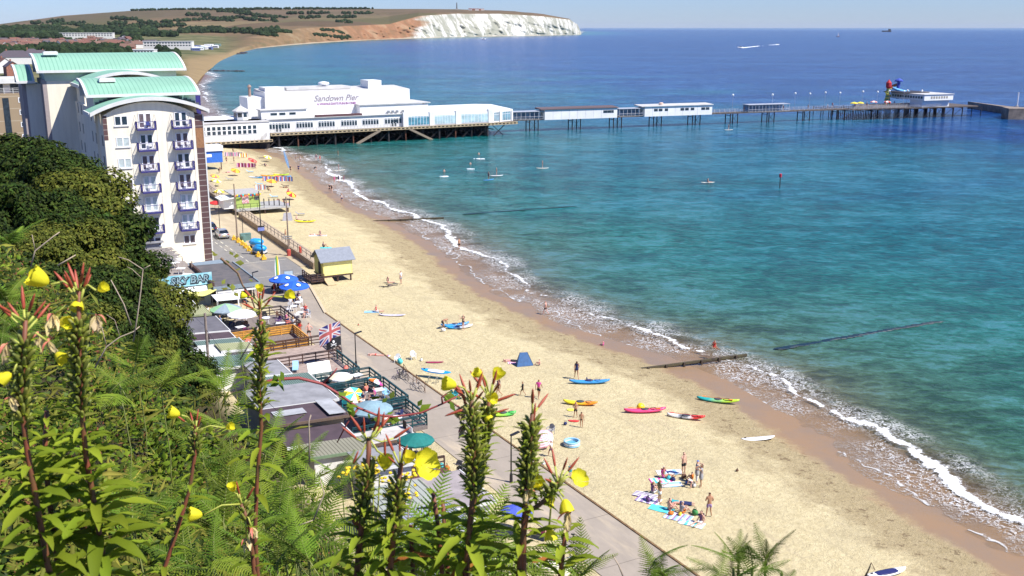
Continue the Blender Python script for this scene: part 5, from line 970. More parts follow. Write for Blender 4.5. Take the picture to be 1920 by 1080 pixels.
def paddleboard(label, loc, rot, L=3.2, deck='white', pad=None, name='paddleboard', z=None, fin=True, w=.8, tilt=0):
 p = at(*loc) if not isinstance(loc, Vector) else loc.copy()
 if z is not None: p.z = z
 t = thing(name, label, 'paddleboard', p, rot); t.rotation_euler.y = tilt
 board_mb(L, w, .13).obj('hull', SUPM[deck], t, True)
 if pad: mb = board_mb(L * .62, w * .78, .03, 0, 10, 4, .14); mb.obj('deck_pad', SUPM[pad], t, True)
 if fin: mb = MB(); mb.prism([(-.015, -L * .42), (.015, -L * .42), (.015, -L * .36), (-.015, -L * .36)], .12, .30); mb.obj('fin', BLACKM, t)
 return t
def kayak(label, loc, rot, L=3.6, cols=('blue',), seat=True, group=None, paddle=None):
 t = thing('kayak', label, 'kayak', at(*loc), rot, group); mb = board_mb(L, .78, .32, .20, 18, 2.1); me = mb.mesh('hull', True)
 m = SUPM[cols[0]] if len(cols) == 1 else None
 if m is None:
  nm = 'kayak_' + '_'.join(cols)
  if nm not in MATS:
   m = mat(nm, (.5, .5, .5), rough=.3); tt, bb = shader_nodes(m); tc = tt.nodes.new('ShaderNodeTexCoord'); s_ = tt.nodes.new('ShaderNodeSeparateXYZ'); tt.links.new(tc.outputs['Object'], s_.inputs[0])
   cl = dict(blue=(.03, .32, .7), red=(.75, .05, .04), teal=(.02, .35, .35), lime=(.5, .75, .05), yellow=(.85, .72, .04), orange=(.85, .28, .02), white=(.75, .75, .75), black=(.03, .03, .04), pink=(.85, .06, .22), green=(.1, .55, .1), navy=(.02, .04, .15))
   rr = ramp(tt, [(.5 * i / max(1, len(cols) - 1) + .25, cl[c]) for i, c in enumerate(cols)]); nz = noise(tt, tc.outputs['Object'], 2.2, 3, .6)
   tt.links.new(math_(tt, 'ADD', maprange(tt, s_.outputs[1], -L / 2, L / 2, 0, 1), maprange(tt, nz, .3, .7, -.09, .09)), rr.inputs[0]); tt.links.new(rr.outputs[0], bb.inputs['Base Color'])
  m = MATS[nm]
 me.materials.append(m); link('hull', me, None, t)
 mb = MB(); mb.lathe([(.22, .30), (.26, .345)], 12); mb.lathe([(.2, 0.28), (.24, .33)], 12); q = MB(); q.tube([(.27 * math.cos(a), .36 * math.sin(a), .345) for a in [i * math.pi / 8 for i in range(17)]], .025, 5); q.tube([(.27 * math.cos(a), .8 + .3 * math.sin(a), .35) for a in [i * math.pi / 8 for i in range(17)]], .025, 5); q.obj('cockpit_rim', BLACKM if cols[0] != 'blue' else SUPM['navy'], t)
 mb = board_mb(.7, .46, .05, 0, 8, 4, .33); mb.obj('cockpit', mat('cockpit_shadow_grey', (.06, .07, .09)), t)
 if seat: mb = MB(); mb.cbox((0, -.28, .45), (.42, .08, .30), 0, -.25); mb.cbox((0, -.05, .36), (.40, .4, .05)); mb.obj('seat', SUPM['navy'], t)
 if paddle: mb = MB(); mb.tube([(-.2, -1.1, .42), (.15, 1.0, .42)], .018, 5); mb.cbox((.2, 1.2, .42), (.16, .42, .02)); mb.cbox((-.24, -1.3, .42), (.16, .42, .02)); mb.obj('paddle', SUPM[paddle], t)
 return t
def paddle_to(t_, L=2.1):
 mb = MB(); mb.tube([(.2, .42, 1.72), (.34, .30, .0)], .02, 5); mb.cbox((.35, .28, -.12), (.2, .04, .35)); return mb.obj('paddle', BLACKM, t_)
for lab, px, py, rot, deck, sc_ in [('blue board, paddler in black standing at left of the pair', 916, 338, R(-50), 'blue', 1), ('white board, paddler in pink standing at right of the pair', 931, 330, R(-80), 'white', 1), ('pale board ridden by a paddler farthest right of the swimmers', 1017, 316, R(-88), 'cream', 1), ('white board with a seated paddler out in the middle of the bay', 1327, 343, R(-85), 'cream', 1), ('pink paddler on a board by the pier trestles', 1366, 244, R(-80), 'cream', 1), ('pale board ridden near the foam by a child in blue', 635, 320, R(-70), 'cream', .8)]:
 q = paddleboard(lab, G(px, py, SEA + .05), rot, 3.2, deck)
 pp = P('person riding the ' + lab, G(px, py - 1, SEA + .2), 'sit' if 'seated' in lab else 'stand', rot, sc_, 1 if 'black' in lab else 2, (('swimsuit', 'navy' if 'blue' in lab else 'black'),), 'dark')
for lab, px, py in [('swimmer farthest out between the two groups of boards', 882, 317), ('swimmer nearest the twin splashes left of the paddleboards', 833, 331), ('swimmer with pale cap just right of the pier shallows', 898, 298)]:
 P(lab, G(px, py, SEA - 1.25), 'stand', 0, 1, 2, (), 'brown' if px < 890 else 'grey')
 mb = MB(); r_ = random.Random(px)
 for i in range(16): a = r_.uniform(0, 6.3); d = r_.uniform(.3, 1.0 if px != 898 else 1.7); mb.ball((d * math.cos(a), d * .6 * math.sin(a), .02), (r_.uniform(.15, .4), r_.uniform(.1, .25), .09), 6, 4)
 o = mb.obj('splash', mat('foam_white', (.85, .87, .9), rough=.8)); o.location = G(px, py, SEA); tag(o, 'white splash around the ' + lab, 'splash')
p = G(1462, 352, SEA); t = thing('marker_post', 'thin dark marker post with red top standing alone in the bay', 'marker post', p); mb = MB(); mb.tube([(0, 0, -2), (0, 0, 2.4)], .1, 6); mb.obj('post', PILE, t); mb = MB(); mb.lathe([(.3, 2.4), (.3, 3.1), (.1, 3.2)], 8); mb.obj('topmark', mat('mark_red', (.5, .02, .05)), t)
def groyne(label, a, b_, sub=None, posts=6):
 t = thing('groyne', label, 'groyne', a, 0); L = b_ - a; mb = MB(); n = 9; h0 = .30
 mb.bar(Vector((0, 0, -.34)), Vector((L.x, L.y, -.34)), .26, .24); mb.bar(Vector((0, 0, -.5)), Vector((L.x, L.y, -.5)), .12, .12)
 mb.obj('planks', mat('mossy_timber', (.10, .085, .04), rough=.85, col2=(.05, .035, .025), scale=1.5), t)
 mb = MB()
 for i in range(posts): f = (i + .3) / posts; mb.cbox((L.x * f + .12, L.y * f - .2, -.42), (.2, .2, .5), .3)
 mb.obj('post', mat('groyne_post', (.07, .05, .035), rough=.9), t)
 if sub:
  s0, s1 = sub; mb = MB(); r_ = random.Random(2); q = (s1 - s0); n = int(q.length / .32)
  for i in range(n):
   c_ = s0 + q * (i / n) - a; w_ = .5 * (1 - .6 * i / n); mb.ball((c_.x + r_.uniform(-.3, .3), c_.y + r_.uniform(-.1, .1), SEA - a.z + .02), (r_.uniform(.7, 1.0), r_.uniform(.22, .3) * w_ * 2, .07), 7, 4)
  mb.obj('submerged_end', mat('weedy_timber', (.006, .025, .04), rough=.5), t)
a = G(1203, 686, -.55); b_ = G(1400, 663, -.75); a.z = -.55; b_.z = -.55; groyne('mossy wooden groyne crossing the wet sand into the surf at the right', a, b_, (G(1457, 655, SEA), G(1760, 603, SEA)))
a = G(700, 411, -.7); b_ = G(832, 405, -.7); groyne('farther thin wooden groyne lying across the white breaker', a, b_, (G(870, 402, SEA), G(1075, 387, SEA)))
t = thing('speedboat', 'white speedboat racing left far out in the bay', 'speedboat', G(1388, 90, SEA), R(100)); board_mb(11, 3.4, 1.6, .5).obj('hull', WHITEP, t, True); mb = MB(); mb.prism([(-1, -2), (1, -2), (.8, 1.5), (-.8, 1.5)], 1.6, 2.8); mb.obj('cabin', GLASS, t)
def wake(a, b_, w0, w1, label):
 mb = MB(); r_ = random.Random(9); d = b_ - a; n = 90
 for i in range(n):
  f = (i / n) ** 1.3; c_ = a + d * f; s_ = (w0 + (w1 - w0) * f) * r_.uniform(.5, 1.2); mb.ball((c_.x + r_.gauss(0, s_ * .25), c_.y + r_.gauss(0, s_ * .6), SEA + .12), (r_.uniform(2, 5) * (1 - .6 * f), s_ * .7 * (1 - .6 * f), .35 * (1 - .7 * f)), 6, 4)
 tag(mb.obj('wake', mat('foam_white', (.85, .87, .9))), label, 'wake')
wake(G(1391, 90, SEA), G(1425, 86, SEA), 3, 9, 'white foam wake trailing behind the speedboat')
t = thing('motorboat', 'small white motorboat following the speedboat wake', 'motorboat', G(1458, 84, SEA), R(100)); board_mb(8, 2.6, 1.3, .4).obj('hull', WHITEP, t, True); mb = MB(); mb.box(-.7, .7, -1, 1, 1.2, 2.2); mb.obj('cabin', GLASS, t)
wake(G(1456, 84, SEA), G(1442, 84.5, SEA), 3, 5, 'short white wash left of the small motorboat')
t = thing('sailboat', 'small sailboat with bare mast near the horizon', 'sailboat', G(1571, 69, SEA), R(90)); board_mb(14, 4, 2, .5).obj('hull', mat('dark_hull', (.10, .05, .06)), t, True); mb = MB(); mb.tube([(0, 0, 1.5), (0, 0, 19)], .2, 5); mb.obj('mast', WHITEP, t); mb = MB(); mb.add([(0, .4, 3), (0, -5, 3), (0, .2, 15), (.15, .4, 3), (.15, -5, 3), (.15, .2, 15)], [(0, 1, 2), (5, 4, 3), (0, 2, 5, 3), (1, 4, 5, 2), (0, 3, 4, 1)]); mb.obj('sail', mat('pale_sail', (.6, .55, .6)), t)
t = thing('motorboat', 'tiny white boat off the chalk cliffs', 'motorboat', G(907, 74.5, SEA), R(80)); board_mb(14, 5, 3, .5).obj('hull', WHITEP, t, True); mb = MB(); mb.box(-1, 1, -2, 2, 2.5, 4.5); mb.obj('cabin', GLASS, t)
t = thing('ship', 'tiny ship on the horizon at the right', 'ship', G(1664, 51.6, SEA), R(90)); t.location = (9000 * math.sin(azim(1664)), 9000 * math.cos(azim(1664)), SEA); mb = MB(); mb.prism([(-8, -30), (8, -30), (8, 30), (0, 42), (-8, 30)], 0, 9); mb.obj('hull', PILE, t); mb = MB(); mb.box(-6, 6, -26, -10, 9, 22); mb.obj('bridge', PILE, t)
for i, (x, c) in enumerate([(84, 'white'), (126, 'coral'), (150, 'navy'), (163, 'black'), (176, 'white'), (184, 'red'), (192, 'pink'), (203, 'navy'), (206, 'white'), (212, 'coral'), (218, 'red'), (224, 'blue')]): P('visitor strolling along the open deck of the outer pier', pt(OX + x * .76, 8.9 + i % 3 * (1 if x < 180 else 3), 3.05), 'walk' if i % 2 else 'stand', OR + i, 1.05, i % 3, (('tshirt', c), ('shorts', 'navy')), 'dark', group='visitors on the outer pier deck')
# ================================================================== THINGS ON THE BEACH
rnd = random.Random(21)
def TXM(name, cols, w, axis=0): return striped(name, [CC.get(c, c) if isinstance(c, str) else c for c in cols], w, axis, .85)
def towel(label, loc, rot, m, w=.9, l=1.8):
 p = at(*loc); t = MB(); n = 6; v = []; f = []
 for i in range(n + 1):
  for j in range(5): v.append(((j / 4 - .5) * w + rnd.uniform(-.03, .03), (i / n - .5) * l, .025 + rnd.uniform(0, .03)))
 for i in range(n):
  for j in range(4): a = i * 5 + j; f.append((a, a + 1, a + 6, a + 5))
 k = len(v); v += [(x, y, z - .02) for x, y, z in v]; f += [tuple(q + k for q in reversed(x)) for x in f]; t.add(v, f)
 o = t.obj('towel', m, None, True); o.location = p; o.rotation_euler = (0, 0, rot); return tag(o, label, 'towel')
def parasol(label, loc, cols, r=1.1, h=2.0, tilt=(0, 0), name='parasol', z=None, fr=True, nseg=8):
 p = at(*loc) if not isinstance(loc, Vector) else loc.copy()
 if z is not None: p.z = z
 t = thing(name, label, 'parasol', p); mb = MB(); tx, ty = tilt; top = Vector((ty * h, -tx * h, h)).normalized() * h
 mb.tube([(0, 0, -.1), tuple(top)], .025, 5); mb.obj('pole', GREYM, t)
 ax = top.normalized(); M = ax.to_track_quat('Z', 'Y').to_matrix(); v = [tuple(top + ax * .05)]; fs = []; rings = 4; k = nseg * 2
 for i in range(1, rings + 1):
  for j in range(k):
   a = 2 * math.pi * j / k; rr = r * i / rings * (1 if j % 2 == 0 else .965); d = .42 * r * (i / rings) ** 1.35 * .8
   v.append(tuple(top + M @ Vector((rr * math.cos(a), rr * math.sin(a), -d + .05 - (0 if j % 2 == 0 else .03 * i / rings)))))
 for j in range(k): fs.append((0, 1 + j, 1 + (j + 1) % k))
 for i in range(rings - 1):
  for j in range(k): a = 1 + i * k; b_ = 1 + (i + 1) * k; fs.append((a + j, b_ + j, b_ + (j + 1) % k, a + (j + 1) % k))
 if fr:
  o_ = len(v)
  for j in range(k): x = Vector(v[1 + (rings - 1) * k + j]); v.append(tuple(x - ax * .14))
  for j in range(k): a = 1 + (rings - 1) * k; fs.append((a + j, o_ + j, o_ + (j + 1) % k, a + (j + 1) % k))
 mb = MB(); mb.add(v, fs); mb.mi = [(q % k) // 2 % len(cols) if len(f) < 5 else 0 for q, f in enumerate(fs)]
 mb.obj('canopy', [fab(c) if isinstance(c, str) else c for c in cols], t); return t
def pchair(label, loc, rot, c='white', z=None, group=None, sc=1):
 p = at(*loc) if not isinstance(loc, Vector) else loc.copy()
 if z is not None: p.z = z
 t = thing('plastic_chair', label, 'chair', p, rot, group, scale=sc); m = fab(c) if c != 'white' else WHITEP
 mb = MB(); mb.box(-.25, .25, -.24, .24, .40, .44); mb.obj('seat', m, t)
 mb = MB(); v = []; n = 8
 for i in range(n + 1): a = math.pi * (i / n); x = -.27 * math.cos(a); z1 = .62 + .30 * math.sin(a); v += [(x, -.25 - .03, .44), (x, -.33, z1)]
 mb.add(v, [(2 * i, 2 * i + 1, 2 * i + 3, 2 * i + 2) for i in range(n)]);
 for s_ in (-1, 1): mb.bar((s_ * .28, -.28, .62), (s_ * .28, .2, .62), .06, .04)
 mb.obj('backrest', m, t)
 for a in (-.24, .24):
  for b_ in (-.24, .22): q = MB(); q.bar((a * 1.12, b_ * 1.1, 0), (a, b_, .62 if b_ > 0 else .44), .045); q.obj('leg', m, t)
 return t
def table(label, loc, r=.42, c='white', z=None, group=None, square=False):
 p = at(*loc) if not isinstance(loc, Vector) else loc.copy()
 if z is not None: p.z = z
 t = thing('table', label, 'table', p, rnd.uniform(0, 1), group); m = WHITEP if c == 'white' else fab(c); mb = MB()
 if square: mb.box(-r, r, -r * .8, r * .8, .70, .74)
 else: mb.lathe([(r, .70), (r, .74)], 16)
 mb.obj('table_top', m, t)
 for a in range(4): q = MB(); an = a * math.pi / 2 + .78; q.bar((r * .8 * math.cos(an), r * .8 * math.sin(an), 0), (r * .55 * math.cos(an), r * .55 * math.sin(an), .7), .04); q.obj('leg', m, t)
 return t
def bag(label, loc, c='navy', s=.4, name='bag', z=None):
 p = at(*loc) if not isinstance(loc, Vector) else loc.copy()
 if z is not None: p.z = z
 t = thing(name, label, 'bag', p, rnd.uniform(0, 3)); mb = MB(); q = 0; mb.ball((0, 0, s * .42), (s * .55, s * .38, s * .45), 9, 6)
 mb.v = [(x + rnd.uniform(-.02, .02), y + rnd.uniform(-.02, .02), max(.0, z_)) for x, y, z_ in mb.v]; mb.obj('body', fab(c), t, True)
 mb = MB(); mb.tube([(-s * .3, 0, s * .7), (-s * .2, 0, s * 1.15), (s * .2, 0, s * 1.15), (s * .3, 0, s * .7)], .02, 4); mb.obj('handle', fab('black'), t); return t
def bicycle(label, loc, rot, lie=False, c='black', z=None, lean=0):
 p = at(*loc) if not isinstance(loc, Vector) else loc.copy()
 if z is not None: p.z = z
 t = thing('bicycle', label, 'bicycle', p, rot); t.rotation_euler.x = R(86) if lie else lean
 for x in (-.52, .52):
  mb = MB(); mb.tube([(x + .33 * math.cos(a), 0, .34 + .33 * math.sin(a)) for a in [i * math.pi / 9 for i in range(19)]], .024, 5, False); w = mb.obj('wheel', BLACKM, t)
  mb = MB()
  for i in range(8): a = i * math.pi / 4; mb.bar((x, 0, .34), (x + .33 * math.cos(a), 0, .34 + .33 * math.sin(a)), .008)
  mb.obj('spokes', GREYM, w)
 mb = MB(); A, B_, C_, D_ = (-.52, 0, .34), (-.12, 0, .32), (-.22, 0, .82), (.38, 0, .84)
 for a, b_ in ((A, B_), (A, C_), (B_, C_), (C_, D_), (B_, D_), (D_, (.52, 0, .34))): mb.tube([a, b_], .022, 5)
 mb.obj('frame', fab(c), t); mb = MB(); mb.cbox((-.25, 0, .92), (.25, .12, .05)); mb.bar((-.22, 0, .82), (-.25, 0, .92), .03); mb.obj('saddle', BLACKM, t)
 mb = MB(); mb.tube([(.38, 0, .84), (.36, 0, 1.0)], .018, 5); mb.tube([(.26, -.28, 1.02), (.36, -.1, 1.02), (.36, .1, 1.02), (.26, .28, 1.02)], .018, 5); mb.obj('handlebar', BLACKM, t)
 mb = MB(); mb.cbox((-.02, .0, .3), (.3, .05, .04), 0, 0, .5); mb.obj('pedals', BLACKM, t); return t
kayak('bright blue sit on kayak with navy seat in front of the walker', (1105, 719), R(-88), 4.0, ('blue',))
kayak('orange and yellow kayak behind the two children', (1088, 759), R(-100), 3.2, ('yellow', 'orange'), False)
kayak('bright pink kayak with an orange paddle on the open sand', (1209, 773), R(-84), 3.9, ('pink',), False, None, 'orange')
kayak('white black and red striped kayak beside the pink one', (1286, 785), R(-101), 3.4, ('white', 'black', 'white', 'red'), False, None, 'redy')
kayak('teal to lime green kayak at the edge of the swash', (1346, 754), R(-103), 4.0, ('teal', 'lime'), False, None, 'orange')
kayak('teal and green kayak behind the yellow flowers', (943, 780), R(-82), 2.4, ('lime', 'green'), False)
kayak('left one of the two blue kayaks side by side', (853, 612), R(-72), 3.4, ('blue',), False); kayak('right one of the two blue kayaks side by side', (861, 616), R(-76), 3.2, ('blue', 'white'), False)
paddleboard('white paddleboard lying alone near the water at right', (1421, 824), R(-78), 3.1, 'white')
paddleboard('lilac paddleboard with dark lettering pad left of the blue kayaks', (735, 592), R(-94), 3.3, 'lilac', None)
t = paddleboard('navy and white paddleboard cut off by the bottom of the picture at right', (1662, 1076), R(-70), 3.0, 'white', 'navy')
t = paddleboard('pale blue and white paddleboard propped on trestles', (818, 709), R(-112), 3.3, 'cyan', 'white', z=.62, tilt=R(10))
mb = MB(); p = at(812, 718)
for x in (-.5, .5):
 for y in (-.3, .3): mb.bar((x * .9, y, 0), (x * .8, y * .4, .62), .05)
 mb.bar((x * .8, -.3, .6), (x * .8, .3, .6), .06)
o = mb.obj('trestle', GREYM); o.location = p; o.rotation_euler = (0, 0, R(-20)); tag(o, 'metal trestle holding up the pale blue paddleboard', 'trestle')
mb = MB(); mb.ball((0, 0, .36), .38, 14, 8); o = mb.obj('beach_ball', mat('ball_yellow', (.85, .65, .02), rough=.4), None, True); o.location = at(1201, 770); tag(o, 'big yellow buoy ball behind the pink kayak', 'ball')
t = thing('paddling_pool', 'round blue and white inflatable paddling pool on the sand', 'paddling pool', at(1072, 835));
for k, (z, c) in enumerate(((.09, 'sky'), (.24, 'white'), (.38, 'sky'))): mb = MB(); mb.tube([(.62 * math.cos(a), .62 * math.sin(a), z) for a in [i * math.pi / 10 for i in range(21)]], .085, 8, False); mb.obj('inflated_ring', fab(c), t, True)
mb = MB(); mb.lathe([(.6, .18), (.6, .2)], 20); mb.obj('water', mat('pool_water', (.10, .35, .5), rough=.1), t)
mb = board_mb(1.0, .5, .07, .03); o = mb.obj('bodyboard', SUPM['redy'], None, True); o.location = at(1076, 790); o.rotation_euler = (0, 0, R(80)); tag(o, 'red bodyboard on the sand between the two children', 'bodyboard')
mb = board_mb(1.9, .5, .07, .05); o = mb.obj('bodyboard', mat('bodyboard_maroon', (.35, .04, .09), rough=.4), None, True); o.location = at(815, 680); o.rotation_euler = (0, 0, R(-88)); tag(o, 'thin maroon and pink board lying right of the white chairs', 'bodyboard')
mb = MB(); mb.lathe([(.3, .02), (.34, .06)], 12); o = mb.obj('frisbee', mat('toy_yellow', (.8, .75, .1))); o.location = at(1070, 769); tag(o, 'small yellow disc left of the orange kayak', 'toy')
bag('small navy bag on the sand left of the two children', (1060, 797), 'navy', .35); bag('small dark stone coloured bag near the right towels', (1382, 884), 'brown', .25)
t = parasol('pink and white striped parasol tipped over beside a grey chair', (1020, 834), ['white', 'white'], 1.0, 1.1, (.5, -.3));
c = [q for q in t.children if q.name.startswith('canopy')][0]; m = mat('ringed_canopy', (.8, .8, .8)); tt, bb = shader_nodes(m); tc = tt.nodes.new('ShaderNodeTexCoord'); wv_ = tt.nodes.new('ShaderNodeTexWave'); wv_.wave_type = 'RINGS'; wv_.rings_direction = 'SPHERICAL'; wv_.inputs['Scale'].default_value = 1.6
mp_ = tt.nodes.new('ShaderNodeMapping'); mp_.inputs['Location'].default_value = (.2, .45, -1.05); tt.links.new(tc.outputs['Object'], mp_.inputs[0]); tt.links.new(mp_.outputs[0], wv_.inputs[0]); r2 = ramp(tt, [(.45, (.8, .78, .78)), (.55, (.75, .35, .42))]); tt.links.new(wv_.outputs[0], r2.inputs[0]); tt.links.new(r2.outputs[0], bb.inputs['Base Color'])
for i in range(2): c.data.materials[i] = m
pchair('grey chair behind the tipped striped parasol', (1032, 815), R(150), 'grey')
pchair('left white plastic chair on the sand', (745, 680), R(170), 'white'); pchair('right white plastic chair standing alone on the sand', (775, 674), R(200), 'white')
bag('pale washing up bowl right of the white chairs', (790, 677), 'white', .35, 'bowl'); bag('turquoise bag slumped in front of the left white chair', (750, 682), 'turquoise', .7)
for i, (px, lab) in enumerate(((843, 'leftmost dark green garden chair on the sand'), (853, 'second dark green garden chair on the sand'), (866, 'third dark green garden chair in the row'))): pchair(lab, (px, 748), R(140 + 20 * i), 'teal' if i < 2 else 'black', sc=.9)
towel('turquoise towel under the bare backed sitter', (1240, 955), R(60), fab('turquoise')); towel('patterned blue and white towel at the left of the group', (1210, 929), R(62), TXM('towel_blue_pattern', ['purple', 'white'], .12)); towel('white and lilac towel beside the purple vest', (1216, 938), R(60), TXM('towel_lilac_pattern', ['white', 'lilac'], .25, 1), 1.1)
towel('pale blue towel at the top of the group', (1255, 886), R(-85), TXM('towel_sky_pattern', ['white', 'sky', 'white'], .3, 1), .9, 2.0); towel('white patterned towel under the pink swimsuit', (1240, 901), R(-80), TXM('towel_pink_pattern', ['white', 'turquoise', 'white', 'pink'], .2, 1), .9); towel('pale pink and blue towel below the pink swimsuit', (1257, 909), R(-80), TXM('towel_pale', ['white', 'sky'], .35), .9)
towel('blue mottled towel among the lower sitters', (1272, 970), R(60), TXM('towel_blue2', ['sky', 'lilac', 'white'], .15, 1), 1.2, 1.9); towel('white and turquoise towel at the very bottom of the group', (1297, 982), R(60), TXM('towel_t', ['white', 'turquoise', 'white'], .22, 1), .9)
towel('lilac and white towel under the sunbather by the promenade', (715, 668), R(78), TXM('towel_l', ['white', 'lilac', 'coral'], .15, 1), .9); towel('pale blue mat under the person in red', (697, 585), R(-85), fab('sky')); towel('turquoise towel on the sand above the yellow hut', (611, 465), R(-85), fab('turquoise'))
towel('white towel under the pair lying near the lamp pole', (596, 442), R(-85), fab('white'), .9, 3.0); towel('pink towel left of the navy pop up tent', (968, 680), R(-85), TXM('towel_p', ['pink', 'white'], .1, 1))
for lab, px, py, c, s_ in [('dark purple rucksack on the left towel', 1215, 940, 'purple', .45), ('orange and yellow beach bag among the lower towels', 1258, 966, 'orange', .4), ('yellow bucket bag in the middle of the lower towels', 1275, 967, 'yellow', .35), ('dark green cool bag beside the purple top', 1303, 965, 'green', .5), ('dark bag beside the turquoise clothes', 1262, 902, 'navy', .4), ('brown rucksack above the blue buckets', 1282, 897, 'brown', .45), ('left blue bucket of the small child', 1288, 907, 'blue', .26), ('right blue bucket of the small child', 1297, 906, 'blue', .26), ('turquoise folded clothes beside the pink swimsuit', 1254, 899, 'turquoise', .4), ('white bag beside the small child', 1302, 913, 'white', .35),
  ('blue flip flops pair near the promenade edge', 1034, 904, 'navy', .18), ('pale pink carrier bag on the sand by the promenade', 1020, 872, 'white', .4), ('white bundle in front of the bending person', 831, 622, 'white', .55), ('red object half buried left of the paddleboard', 672, 610, 'coral', .2)]: bag(lab, (px, py), c, s_)
t = thing('beach_tent', 'navy blue pop up beach tent with pointed top', 'tent', at(981, 684), R(20)); mb = MB()
mb.add([(-.9, -.5, 0), (.95, -.55, 0), (.6, .8, 0), (-.55, .8, 0), (-.35, .1, 1.35), (.5, .1, 1.3)], [(0, 4, 3), (0, 1, 5, 4), (1, 2, 5), (2, 3, 4, 5)]); mb.obj('canopy', mat('tent_navy', (.02, .09, .24), rough=.6, var=.2), t)
mb = MB(); mb.tube([(-.9, -.5, 0), (-.35, .1, 1.36), (.6, .8, 0)], .02, 5); mb.tube([(.95, -.55, 0), (.5, .1, 1.31), (-.55, .8, 0)], .02, 5); mb.obj('tent_pole', BLACKM, t)
bicycle('first bicycle lying flat on the sand beside the sitter', (722, 536), R(10), True); bicycle('second bicycle lying flat nearer the standing person', (737, 533), R(-20), True, 'purple')
t = thing('beach_tent', 'grey and maroon open fronted beach shelter by the wooden pole', 'tent', at(539, 413), R(10)); mb = MB(); mb.add([(-.9, -.6, 0), (.9, -.6, 0), (.9, .7, 0), (-.9, .7, 0), (-.6, .0, 1.4), (.7, 0, 1.4)], [(0, 1, 5, 4), (1, 2, 5), (0, 4, 3)]); mb.obj('canopy', mat('tent_grey', (.32, .31, .34)), t)
def windbreak(label, loc, rot, cols, L=4.0, fold=.5):
 t = thing('windbreak', label, 'windbreak', at(*loc), rot); n = 4; mb = MB(); v = []; pts = [(L * (i / n - .5), (.5 if i % 2 else 0) * fold, 0) for i in range(n + 1)]
 for x, y, z in pts: v += [(x, y, .15), (x, y, 1.2), (x, y + .03, .15), (x, y + .03, 1.2)]
 mb.add(v, [q for i in range(n) for q in ((4 * i, 4 * i + 4, 4 * i + 5, 4 * i + 1), (4 * i + 2, 4 * i + 3, 4 * i + 7, 4 * i + 6), (4 * i + 1, 4 * i + 5, 4 * i + 7, 4 * i + 3))]); mb.obj('cloth', TXM('windbreak_' + '_'.join(cols), cols, .22), t)
 for x, y, z in pts: q = MB(); q.bar((x, y, 0), (x, y, 1.4), .035); q.obj('post', mat('pale_wood', (.5, .38, .22)), t)
windbreak('pink and white striped windbreak at the top of the beach', (437, 294), R(-5), ['pink', 'white', 'purple', 'white'], 5); windbreak('orange edged windbreak right of the top one', (457, 296), R(20), ['orange', 'white', 'yellow'], 2.4)
windbreak('red and pink striped windbreak behind the person in orange', (461, 315), R(-8), ['red', 'white', 'pink', 'purple'], 5); windbreak('blue and white patterned windbreak under the kayak rack', (521, 341), R(-4), ['red', 'white', 'blue', 'lilac'], 7, .7); windbreak('white and coral low windbreak in the middle of the far beach', (489, 357), R(5), ['coral', 'white', 'sky'], 2.4)
for lab, px, py, cols, r_, tl in [('red parasol tipped over on the far beach', 470, 309, ['red', 'coral'], 1.2, (.1, .5)), ('pale yellow parasol near the feather banner', 499, 303, ['cream', 'yellow'], 1.1, (.2, .4)), ('orange and yellow parasol beside the blue hut', 439, 329, ['orange', 'yellow'], 1.1, (.2, .4)), ('yellow and red parasol on the far beach left of the kayak rack', 401, 340, ['yellow', 'coral'], 1.0, (.2, .3)), ('white parasol with yellow edge at the tower corner', 404, 349, ['cream', 'yellow'], 1.1, (.2, .3)), ('orange and lemon parasol behind a black chair', 508, 350, ['orange', 'yellow'], 1.2, (.1, .2)), ('yellow parasol beside the green kiosk', 410, 370, ['yellow', 'cream'], 1.2, (.1, .1)), ('red and yellow parasol lying right of two sitters', 541, 374, ['red', 'yellow'], 1.1, (.2, .6)), ('red parasol at the tower corner above the cars', 403, 393, ['red', 'red'], 1.1, (.1, .1))]: parasol(lab, (px, py), cols, r_, 1.7, tl)
def lounger(label, loc, rot, c='sky', z=None):
 p = at(*loc) if not isinstance(loc, Vector) else loc.copy()
 if z is not None: p.z = z
 t = thing('sun_lounger', label, 'sun lounger', p, rot); mb = MB(); mb.cbox((0, .2, .34), (.6, 1.2, .05)); mb.cbox((0, -.65, .55), (.6, .65, .05), 0, R(-40)); mb.obj('cushion', fab(c), t)
 mb = MB()
 for x in (-.28, .28):
  mb.bar((x, .8, .3), (x, -.4, .3), .04)
  for y in (.7, -.35): mb.bar((x, y, 0), (x, y, .32), .04)
 mb.obj('frame', GREYM, t); return t
for lab, px, py, rt, c in [('grey blue lounger stacked left of the windbreaks', 431, 338, -80, 'grey'), ('turquoise lounger on the far beach', 469, 324, -80, 'sky'), ('dark lounger with a bather right of the red windbreak', 494, 311, -70, 'brown'), ('pale lounger beside the yellow parasol', 486, 347, -75, 'sky'), ('brown lounger behind the couple of sitters', 535, 351, -80, 'brown'), ('blue and white lounger above the two sitters', 514, 371, -80, 'sky'), ('grey lounger beside the tent shelter', 563, 404, -85, 'grey'), ('brown lounger at the top near the pier', 489, 298, -70, 'brown')]: lounger(lab, (px, py), R(rt), c)
for lab, px, py, rt, cols in [('white and blue kayak at the left of the rented kayaks', 481, 334, -96, ('white', 'blue')), ('orange and yellow kayak in the rented row', 504, 331, -88, ('orange', 'yellow')), ('yellow topped kayak at the right of the rented row', 527, 329, -92, ('yellow', 'lime')), ('blue and red kayak in front of the rented row', 531, 333, -88, ('red', 'blue')), ('yellow kayak lying alone right of the tent shelter', 572, 417, -90, ('yellow', 'yellow'))]: kayak(lab, (px, py), R(rt), 3.8, cols, False)
